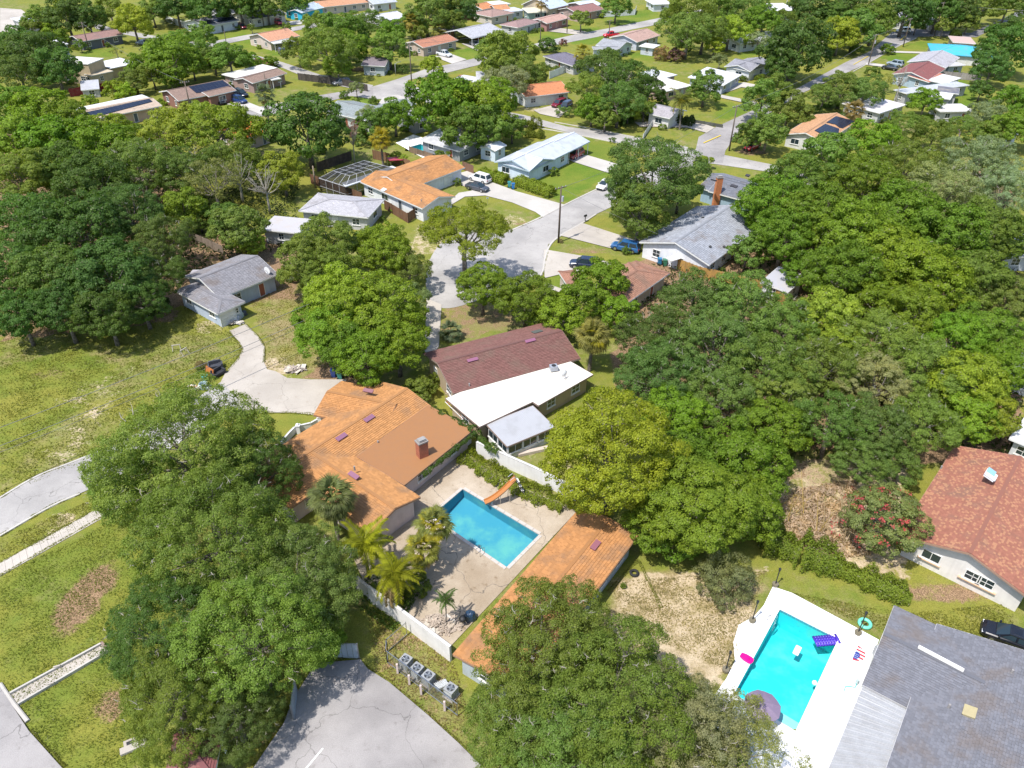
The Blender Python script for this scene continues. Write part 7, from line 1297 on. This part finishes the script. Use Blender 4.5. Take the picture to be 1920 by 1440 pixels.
v1 = Vector(POOL1[1])-Vector(POOL1[2]); ladder((902, 1036), math.atan2(v1.y, v1.x), 'steel ladder rails on the near edge of the blue pool'); v2 = Vector(POOL2[1])-Vector(POOL2[0]); ladder((1449, 1165), math.atan2(v2.y, v2.x), 'shiny ladder rails at the corner of the turquoise pool')
def rubble(px_, n, label, rx, ry, col, L=.9):
    t = thing('rubble_heap', label, 'rubble', W(px_, .03)); m = MB(); R = random.Random(n)
    for i in range(n):
        a, r = R.uniform(0, 6.28), R.random()**.6; x, y = math.cos(a)*r*rx, math.sin(a)*r*ry; z = .5*(1-r)*R.random()+.06; q = Matrix.Rotation(R.uniform(0, 6.28), 3, 'Z') @ Matrix.Rotation(R.uniform(-.3, .3), 3, 'Y'); m.box((x, y, z), (R.uniform(.3, L), R.uniform(.06, .16), R.uniform(.02, .07)), m=q)
    o = link('debris', m.mesh('debris'), 'wood', t, col); o['kind'] = 'stuff'
    for i in range(8): m = MB(); m.box((R.uniform(-rx, rx)*.8, R.uniform(-ry, ry)*.8, .16+i*.02), (R.uniform(.7, 1.3), R.uniform(.3, .6), .03), R.uniform(0, 3)); link('board', m.mesh('board'), 'wood', t, R.choice([(0.62, 0.56, 0.47), (0.5, 0.42, 0.33), (0.68, 0.64, 0.58)]))
rubble((822, 1172), 260, 'heap of bleached laths and boards in the pool yard corner', 1.9, 1.1, (0.46, 0.38, 0.31)); rubble((553, 693), 90, 'pile of broken rubbish at the edge of the stained drive', 1.3, .8, (0.42, 0.36, 0.33)); rubble((438, 607), 40, 'loose scraps at the foot of the blue-grey garage', 1.4, .5, (0.6, 0.58, 0.56), .5)
def tarp(px_, label, cat, col, w, d, h, seed, az=.4, name='covered_heap'):
    t = thing(name, label, cat, W(px_, .03), az); R = random.Random(seed); m = MB(); RS = []
    for k in range(6):
        z = h*[0, .35, .7, .92, 1.0, 1.02][k]; s = [1, .92, .8, .6, .3, .05][k]; RS.append([(w/2*s*math.cos(a)*(1+R.uniform(-.12, .12)), d/2*s*math.sin(a)*(1+R.uniform(-.12, .12)), z+R.uniform(-.04, .04)*(k > 0)) for a in [2*math.pi*j/14 for j in range(14)]])
    m.rings(RS); link('cover', m.mesh('cover'), 'plastic', t, col); return t
g_ = thing('barbecue', 'dark kettle barbecue on wheels at the rubble end of the long outbuilding', 'barbecue', W((868, 1172), .03), .3)
m = MB(); m.tube([(0, 0, .55), (0, 0, .7), (0, 0, .9), (0, 0, 1.05), (0, 0, 1.1)], [.12, .3, .34, .24, .05], 14); link('bowl', m.mesh('bowl', smooth=True), 'black', g_)
for k in range(3): a = k*2.09; m = MB(); m.bar((math.cos(a)*.15, math.sin(a)*.15, .62), (math.cos(a)*.4, math.sin(a)*.4, 0), .04); link('leg', m.mesh('leg'), 'steel', g_)
tarp((881, 1160), 'dark blue covered heap beside the barbecue', 'covered heap', (0.02, 0.05, 0.10), 1.3, .9, .9, 4); tarp((940, 1345), 'pale blue-white plastic heap under the oak', 'covered heap', (0.5, 0.58, 0.64), 1.5, 1.0, .8, 8)
t = thing('tyre', 'old black tyre planter by the outbuilding wall', 'tyre', W((1189, 1076))); m = MB(); m.tube([(math.cos(2*math.pi*i/20)*.33, math.sin(2*math.pi*i/20)*.33, .14) for i in range(21)], .13, 8, False); link('ring', m.mesh('ring', smooth=True), 'tyre', t)
for k, (q, lb, c) in enumerate((((440, 600), 'white sack by the blue-grey garage door', (0.72, 0.7, 0.68)), ((446, 598), 'crumpled grey sack next to the white sack', (0.4, 0.42, 0.45)), ((452, 592), 'pale green crate heap by the garage corner', (0.5, 0.6, 0.48)), ((457, 590), 'dark bag at the garage corner', (0.06, 0.07, 0.09)))): tarp(q, lb, 'bag', c, 1.1, .9, .6, k+20, name='rubbish_bag')
# things put out beside the drive
def boxthing(name, px_, dims, label, cat, col, mat='plain', az=.5, tilt=0.0, z=0.0, legs=False):
    t = thing(name, label, cat, W(px_, z), az); m = MB(); M = Matrix.Rotation(tilt, 3, 'Y'); zc = dims[2]/2*math.cos(tilt)+abs(dims[0]/2*math.sin(tilt)); m.box((0, 0, zc+(.45 if legs else 0)), dims, m=M); link('body', m.mesh('body'), mat, t, col); return t
t = boxthing('panel_board', (395, 704), (.1, 1.6, 1.1), 'orange-brown board standing on edge beside the drive', 'board', (0.50, 0.16, 0.03), 'wood', .9, .25); m = MB(); m.box((.12, 0, .5), (.05, 1.7, .08)); link('rail', m.mesh('rail'), 'wood', t, (0.3, 0.1, 0.03))
def sofa(px_, label, col, az):
    t = thing('discarded_sofa', label, 'sofa', W(px_), az)
    for nm, c, d in (('seat', (0, 0, .3), (1.5, .7, .35)), ('backrest', (0, .35, .6), (1.5, .2, .7)), ('armrest', (-.8, 0, .4), (.2, .85, .6)), ('armrest', (.8, 0, .4), (.2, .85, .6))): m = MB(); m.box(c, d); link(nm, m.mesh(nm), 'plain', t, col)
sofa((405, 690), 'black discarded sofa nearest the lawn bush', (0.05, 0.055, 0.07), .4); sofa((410, 704), 'black discarded sofa behind the orange board', (0.03, 0.032, 0.04), 1.0)
def bin_(px_, label, col, az=0., name='wheelie_bin'):
    t = thing(name, label, 'bin', W(px_), az); m = MB(); m.rings([[(-.24, -.27, .05), (.24, -.27, .05), (.24, .27, .05), (-.24, .27, .05)], [(-.3, -.34, 1.0), (.3, -.34, 1.0), (.3, .34, 1.0), (-.3, .34, 1.0)]]); link('body', m.mesh('body'), 'plastic', t, col); m = MB(); m.box((0, 0, 1.05), (.66, .74, .08)); m.box((-.3, 0, 1.0), (.08, .6, .06)); link('lid', m.mesh('lid'), 'plastic', t, tuple(c*.8 for c in col))
    for s in (-.28, .28): m = MB(); m.tube([(-.25, s-.04, .12), (-.25, s+.04, .12)], .12, 10); link('wheel', m.mesh('wheel'), 'tyre', t)
bin_((955, 351), 'teal wheelie bin at the hedge gap', (0.04, 0.28, 0.28)); bin_((962, 354), 'blue wheelie bin at the hedge gap', (0.02, 0.16, 0.42)); bin_((1236, 496), 'blue wheelie bin by the white gable wall', (0.02, 0.18, 0.38)); bin_((1246, 498), 'dull green wheelie bin by the white gable wall', (0.04, 0.20, 0.12)); bin_((626, 706), 'navy wheelie bin in the shade behind the orange roof', (0.02, 0.05, 0.2)); bin_((638, 709), 'green wheelie bin in the shade behind the orange roof', (0.03, 0.2, 0.17))
def tub(px_, label, col, r=.4, h=.7):
    t = thing('tub', label, 'tub', W(px_)); m = MB(); n = 16; rs = [[(math.cos(2*math.pi*i/n)*q, math.sin(2*math.pi*i/n)*q, z) for i in range(n)] for q, z in ((r*.85, 0), (r, h), (r*.9, h), (r*.78, .1))]; m.rings(rs); link('shell', m.mesh('shell'), 'plastic', t, col); m = MB(); m.tube([(math.cos(2*math.pi*i/n)*r, math.sin(2*math.pi*i/n)*r, h) for i in range(n+1)], .035, 6, False); link('rim', m.mesh('rim'), 'plastic', t, tuple(min(1, c*1.3) for c in col))
tub((385, 712), 'teal round tub beside the orange board', (0.1, 0.4, 0.36)); tub((383, 728), 'grey-blue tub on the drive edge', (0.35, 0.45, 0.46), .5); tarp((390, 727), 'pale plastic bundle at the drive edge', 'bundle', (0.55, 0.6, 0.58), 1.0, .8, .5, 33, name='bundle'); rubble((362, 730), 40, 'small heap of broken wood by the drive tubs', .8, .5, (0.45, 0.25, 0.1), .8)
for q, lb, az in (((332, 656), 'pale sawhorse standing on the wide lawn', .3), ((346, 664), 'pale sawhorse fallen askew on the wide lawn', 1.1)):
    t = thing('sawhorse', lb, 'sawhorse', W(q), az); m = MB(); m.box((0, 0, .75), (1.1, .09, .12)); link('beam', m.mesh('beam'), 'wood', t, (0.6, 0.55, 0.45))
    for x in (-.45, .45):
        for s in (-1, 1): m = MB(); m.bar((x, 0, .72), (x*1.1, s*.35, 0), .06); link('leg', m.mesh('leg'), 'wood', t, (0.6, 0.55, 0.45))
t = thing('mailbox', 'black mailbox on a post at the road edge', 'mailbox', W((1097, 416)), .7); m = MB(); m.box((0, 0, .5), (.1, .1, 1.0)); link('post', m.mesh('post'), 'wood', t, (0.06, 0.05, 0.05)); m = MB(); m.box((0, 0, 1.12), (.55, .26, .24)); m.tube([(-.275, 0, 1.22), (.275, 0, 1.22)], .13, 10); link('box', m.mesh('box'), 'black', t)
t = thing('yard_sign', 'small grey sign post on the patchy lawn', 'sign', W((914, 384))); m = MB(); m.box((0, 0, .7), (.05, .05, 1.4)); link('post', m.mesh('post'), 'steel', t); m = MB(); m.box((0, .03, 1.3), (.4, .02, .3)); link('plate', m.mesh('plate'), 'plain', t, (0.4, 0.45, 0.45))
t = thing('concrete_block', 'worn concrete drain block in the near grass', 'concrete block', W((252, 1402)), .5); m = MB(); m.box((0, 0, .1), (1.9, .55, .24)); m.box((-.2, .5, .1), (.9, .5, .2)); link('slab', m.mesh('slab'), 'concrete', t); m = MB(); m.box((-.2, .42, .215), (.5, .3, .02)); link('opening', m.mesh('opening'), 'black', t)
t = thing('ac_unit', 'grey rooftop air conditioner at the corner of the white flat roof', 'air conditioner', W((1038, 693), 2.75), .3); m = MB(); m.box((0, 0, .3), (.9, .75, .6)); link('cabinet', m.mesh('cabinet'), 'metal_sheet', t, (0.42, 0.45, 0.5)); m = MB(); m.cyl((0, 0, .6), .28, .03, 14); link('fan', m.mesh('fan'), 'black', t)
t = thing('ladder', 'red and white ladder lying beside the white flat roof', 'ladder', W((848, 757), 1.2)); a, b = W((838, 752), 1.2)-W((848, 757), 1.2), W((872, 785), 1.2)-W((848, 757), 1.2); n = (b-a).cross(Vector((0, 0, 1))).normalized()*.25; m = MB(); m.bar(a-n, b-n, .07); m.bar(a+n, b+n, .07); link('rail', m.mesh('rail'), 'plain', t, (0.7, 0.7, 0.7))
for k in range(9): p = a.lerp(b, (k+.5)/9); m = MB(); m.bar(p-n, p+n, .12, .05); link('rung', m.mesh('rung'), 'plain', t, (0.40, 0.04, 0.04))
t = thing('trestle', 'trestle carrying the red and white ladder', 'trestle', W((848, 757))); m = MB()
for q in (a, b):
    for s in (-1, 1): p = q+n*s*.9; m.bar((p.x, p.y, 0), (p.x, p.y, 1.15), .06)
    m.bar((q.x-n.x, q.y-n.y, 1.13), (q.x+n.x, q.y+n.y, 1.13), .06)
link('frame', m.mesh('frame'), 'wood', t, (0.5, 0.4, 0.3))
t = boxthing('planter_box', (1000, 848), (3.6, .5, .35), 'long planter kerb in front of the screened porch', 'planter', (0.55, 0.47, 0.4), 'wall', .35)
boxthing('tarpaulin', (1813, 815), (3.4, 2.4, .12), 'turquoise tarpaulin slung in the trees behind the salmon roof', 'tarpaulin', (0.0, 0.34, 0.46), 'plastic', .9, .5, 1.2); t = boxthing('sun_sail', (740, 300), (2.8, 2.0, .15), 'red shade sheet in the yard behind the orange L-shaped house', 'shade sheet', (0.4, 0.05, 0.08), 'plastic', .5, .1, 1.6); m = MB(); [m.bar((x, y, -1.6), (x, y, .1), .06) for x in (-1.2, 1.2) for y in (-.9, .9)]; link('post', m.mesh('post'), 'steel', t)
boxthing('door_mat', (1895, 1117), (1.5, 1.3, .03), 'dark mat outside the salmon tiled house', 'mat', (0.03, 0.03, 0.033), 'plain', -.5)
# ------------------------------------------------------------------ around the turquoise pool
for q, top, lb in (((1453, 1098), 1070, 'slim dark torch post at the far corner of the white terrace'), ((1410, 1165), 1131, 'slim dark torch post on the round bulge of the white terrace'), ((1360, 1258), 1226, 'slim dark torch post by the pink float'), ((1608, 1188), 1152, 'slim dark torch post beside the green swim ring')):
    h = height_of(q, top); t = thing('torch_post', lb, 'post', W(q, .03), group='dark torch posts round the white terrace'); m = MB(); m.tube([(0, 0, 0), (0, 0, h)], .05, 8); link('shaft', m.mesh('shaft'), 'black', t); m = MB(); m.cyl((0, 0, h), .09, .28, 10, .12); link('burner', m.mesh('burner'), 'black', t); m = MB(); m.cyl((0, 0, 0), .26, .3, 14, .3); m.cyl((0, 0, .29), .26, .03, 14); link('pot', m.mesh('pot'), 'plain', t, (0.18, 0.16, 0.11))
t = thing('pool_lounger', 'purple inflatable lounger floating near the pool edge', 'pool float', W((1549, 1202), -.1), .12); m = MB()
for i in range(8): m.tube([(-.95+i*.24, -.5, .07), (-.95+i*.24, 0, .085), (-.95+i*.24, .5, .07)], .115, 8)
link('air_mattress', m.mesh('air_mattress', smooth=True), 'plastic', t, (0.07, 0.03, 0.42)); m = MB(); m.tube([(.97, -.48, .09), (.97, 0, .12), (.97, .48, .09)], .15, 9); link('pillow', m.mesh('pillow', smooth=True), 'plastic', t, (0.06, 0.03, 0.36))
for i in range(7):
    m = MB(); [m.box((-.83+i*.24, y, .12), (.07, .1, .05)) for y in (-.36, -.12, .12, .36)]; link('seam_row', m.mesh('seam_row'), 'plastic', t, (0.2, 0.2, 0.65))
t = thing('pool_float', 'hot pink float hanging over the pool edge', 'pool float', W((1400, 1235), .1), -.7); m = MB(); m.rings([[(x, -w, .02), (x, w, .02), (x, w*.9, .14), (x, -w*.9, .14)] for x, w in ((-.55, .22), (-.2, .34), (.3, .36), (.5, .27), (.56, .1))]); link('foam_body', m.mesh('foam_body'), 'plastic', t, (0.72, 0.0, 0.22)); m = MB(); m.cyl((.2, 0, .14), .06, .03, 10); link('grip_hole', m.mesh('grip_hole'), 'plastic', t, (0.4, 0, 0.1))
t = thing('pool_kickboard', 'white rectangular board floating in the middle of the turquoise pool', 'pool float', W((1494.5, 1220), -.1), .95); m = MB(); m.rings([[(x, -w, .0), (x, w, .0), (x, w, .07), (x, -w, .07)] for x, w in ((-.5, .2), (-.45, .24), (.45, .24), (.5, .18))]); link('foam_board', m.mesh('foam_board'), 'plastic', t, (0.75, 0.78, 0.72))
t = thing('swim_ring', 'pale green swim ring on the grass beside the torch post', 'swim ring', W((1621, 1171))); m = MB(); m.tube([(math.cos(2*math.pi*i/28)*.46, math.sin(2*math.pi*i/28)*.46, .15) for i in range(29)], .16, 10, False); link('ring', m.mesh('ring', smooth=True), 'plastic', t, (0.16, 0.62, 0.45))
t = thing('half_round_float', 'half-round float with red, white and blue stripes on the white terrace', 'pool float', W((1603, 1224), .04), -.62); n = 16
for k in range(9):
    y0, y1 = -.78+k*.175, -.78+(k+.96)*.175; x0 = .0; pr = lambda y: math.sqrt(max(0, .8**2-y*y)); m = MB(); m.prism([(0, y0), (0, y1), (pr(y1)+.01, y1), (pr(y0)+.01, y0)][::-1], 0, .1+.01*(k % 2)); link('stripe', m.mesh('stripe'), 'plastic', t, (0.5, 0.03, 0.05) if k % 2 == 0 else (0.75, 0.75, 0.75))
m = MB(); m.prism([(0, -.7), (.3, -.7), (.45, -.2), (.3, .1), (0, .1)], .112, .135); cn = link('canton', m.mesh('canton'), 'plastic', t, (0.03, 0.06, 0.3)); R = random.Random(2)
for i in range(9): x, y = .07+.11*(i % 3), -.58+.2*(i//3); m = MB(); m.prism([(x+.045*(1 if j % 2 == 0 else .4)*math.cos(j*math.pi/5), y+.045*(1 if j % 2 == 0 else .4)*math.sin(j*math.pi/5)) for j in range(10)], .136, .142); link('star', m.mesh('star'), 'plastic', cn, (0.75, 0.75, 0.75))
t = thing('chlorine_floater', 'small white chlorine floater by the pool wall', 'pool floater', W((1527, 1281), -.1)); m = MB(); m.cyl((0, 0, 0), .2, .1, 14); m.cyl((0, 0, .1), .1, .16, 12); link('casing', m.mesh('casing'), 'plastic', t, (0.74, 0.76, 0.76))
def umbrella(px_, label, col):
    t = thing('parasol', label, 'parasol', W(px_, .03)); m = MB(); m.tube([(0, 0, 0), (0, 0, 2.4)], .03, 8); link('pole', m.mesh('pole'), 'steel', t); m = MB(); m.cyl((0, 0, 0), .3, .1, 14); link('base', m.mesh('base'), 'plain', t, (0.1, 0.1, 0.1))
    for k in range(8):
        a0, a1 = 2*math.pi*k/8, 2*math.pi*(k+1)/8; p = lambda a, r, z: (math.cos(a)*r, math.sin(a)*r, z); am = (a0+a1)/2; m = MB(); m.poly([(0, 0, 2.5), p(a0, .75, 2.3), p(am, .72, 2.27), p(a1, .75, 2.3)]); m.poly([p(a0, .75, 2.3), p(a0, 1.4, 2.0), p(am, 1.33, 2.02), p(am, .72, 2.27)]); m.poly([p(am, .72, 2.27), p(am, 1.33, 2.02), p(a1, 1.4, 2.0), p(a1, .75, 2.3)]); link('canopy_panel', m.mesh('canopy_panel'), 'plain', t, col)
        m = MB(); m.bar((0, 0, 2.46), p(a0, 1.38, 1.98), .02); link('rib', m.mesh('rib'), 'steel', t)
umbrella((1420, 1352), 'mauve parasol half hidden by the thin oak', (0.22, 0.17, 0.25))
m = MB(); hp = [W(q, .06) for q in ((1520, 1440), (1522, 1428), (1530, 1424), (1536, 1432), (1537, 1448), (1530, 1460), (1520, 1465))]; m.tube([tuple(p) for p in hp], .025, 6); tag(m.build('garden_hose', 'plastic', None, (0.55, 0.5, 0.4)), 'loop of pale garden hose on the white terrace', 'hose')
t = thing('hose_reel', 'teal hose and tap beside the grey house eave', 'hose', W((1596, 1290), .03), .4); m = MB(); m.tube([(-.7, 0, .05), (-.4, .25, .06), (0, .1, .06), (.3, -.1, .06), (.6, .1, .3)], .04, 6); link('hose', m.mesh('hose'), 'plastic', t, (0.06, 0.4, 0.4)); m = MB(); m.box((.6, .1, .35), (.2, .2, .5)); link('tap', m.mesh('tap'), 'plastic', t, (0.4, 0.5, 0.5))
t = thing('filter_pump', 'grey pool filter pump against the grey house wall', 'pump', W((1642, 1226), .03)); m = MB(); m.cyl((0, 0, 0), .3, .8, 14); m.cyl((0, 0, .8), .2, .15, 14); link('tank', m.mesh('tank'), 'plastic', t, (0.3, 0.32, 0.33)); m = MB(); m.tube([(.3, 0, .3), (.7, .1, .3), (.7, .5, .3)], .06, 8); link('pipe', m.mesh('pipe'), 'plastic', t, (0.7, 0.7, 0.7))
# steps inside the turquoise pool
c0, c1, c2 = (Vector(POOL2[i]) for i in (3, 2, 1)); u = (c0-c1).normalized(); v = (c2-c1).normalized(); st = MB()
for k in range(3): p = c1; w = 1.7-.05*k; d = .5+.45*k; st.prism([tuple(p+u*.03+v*.03), tuple(p+u*w+v*.03), tuple(p+u*w+v*d), tuple(p+u*.03+v*d)], -1.4, -.2-.24*k-.01*k)
st.build('step', 'pool_plaster', pool2, (0.5, 0.78, 0.78))
# the pattern vehicles and air conditioner that were copied are not part of the place
for r in list(CARS.values())+[acp]:
    for o in [g for c in r.children for g in c.children]+list(r.children)+[r]: bpy.data.objects.remove(o)
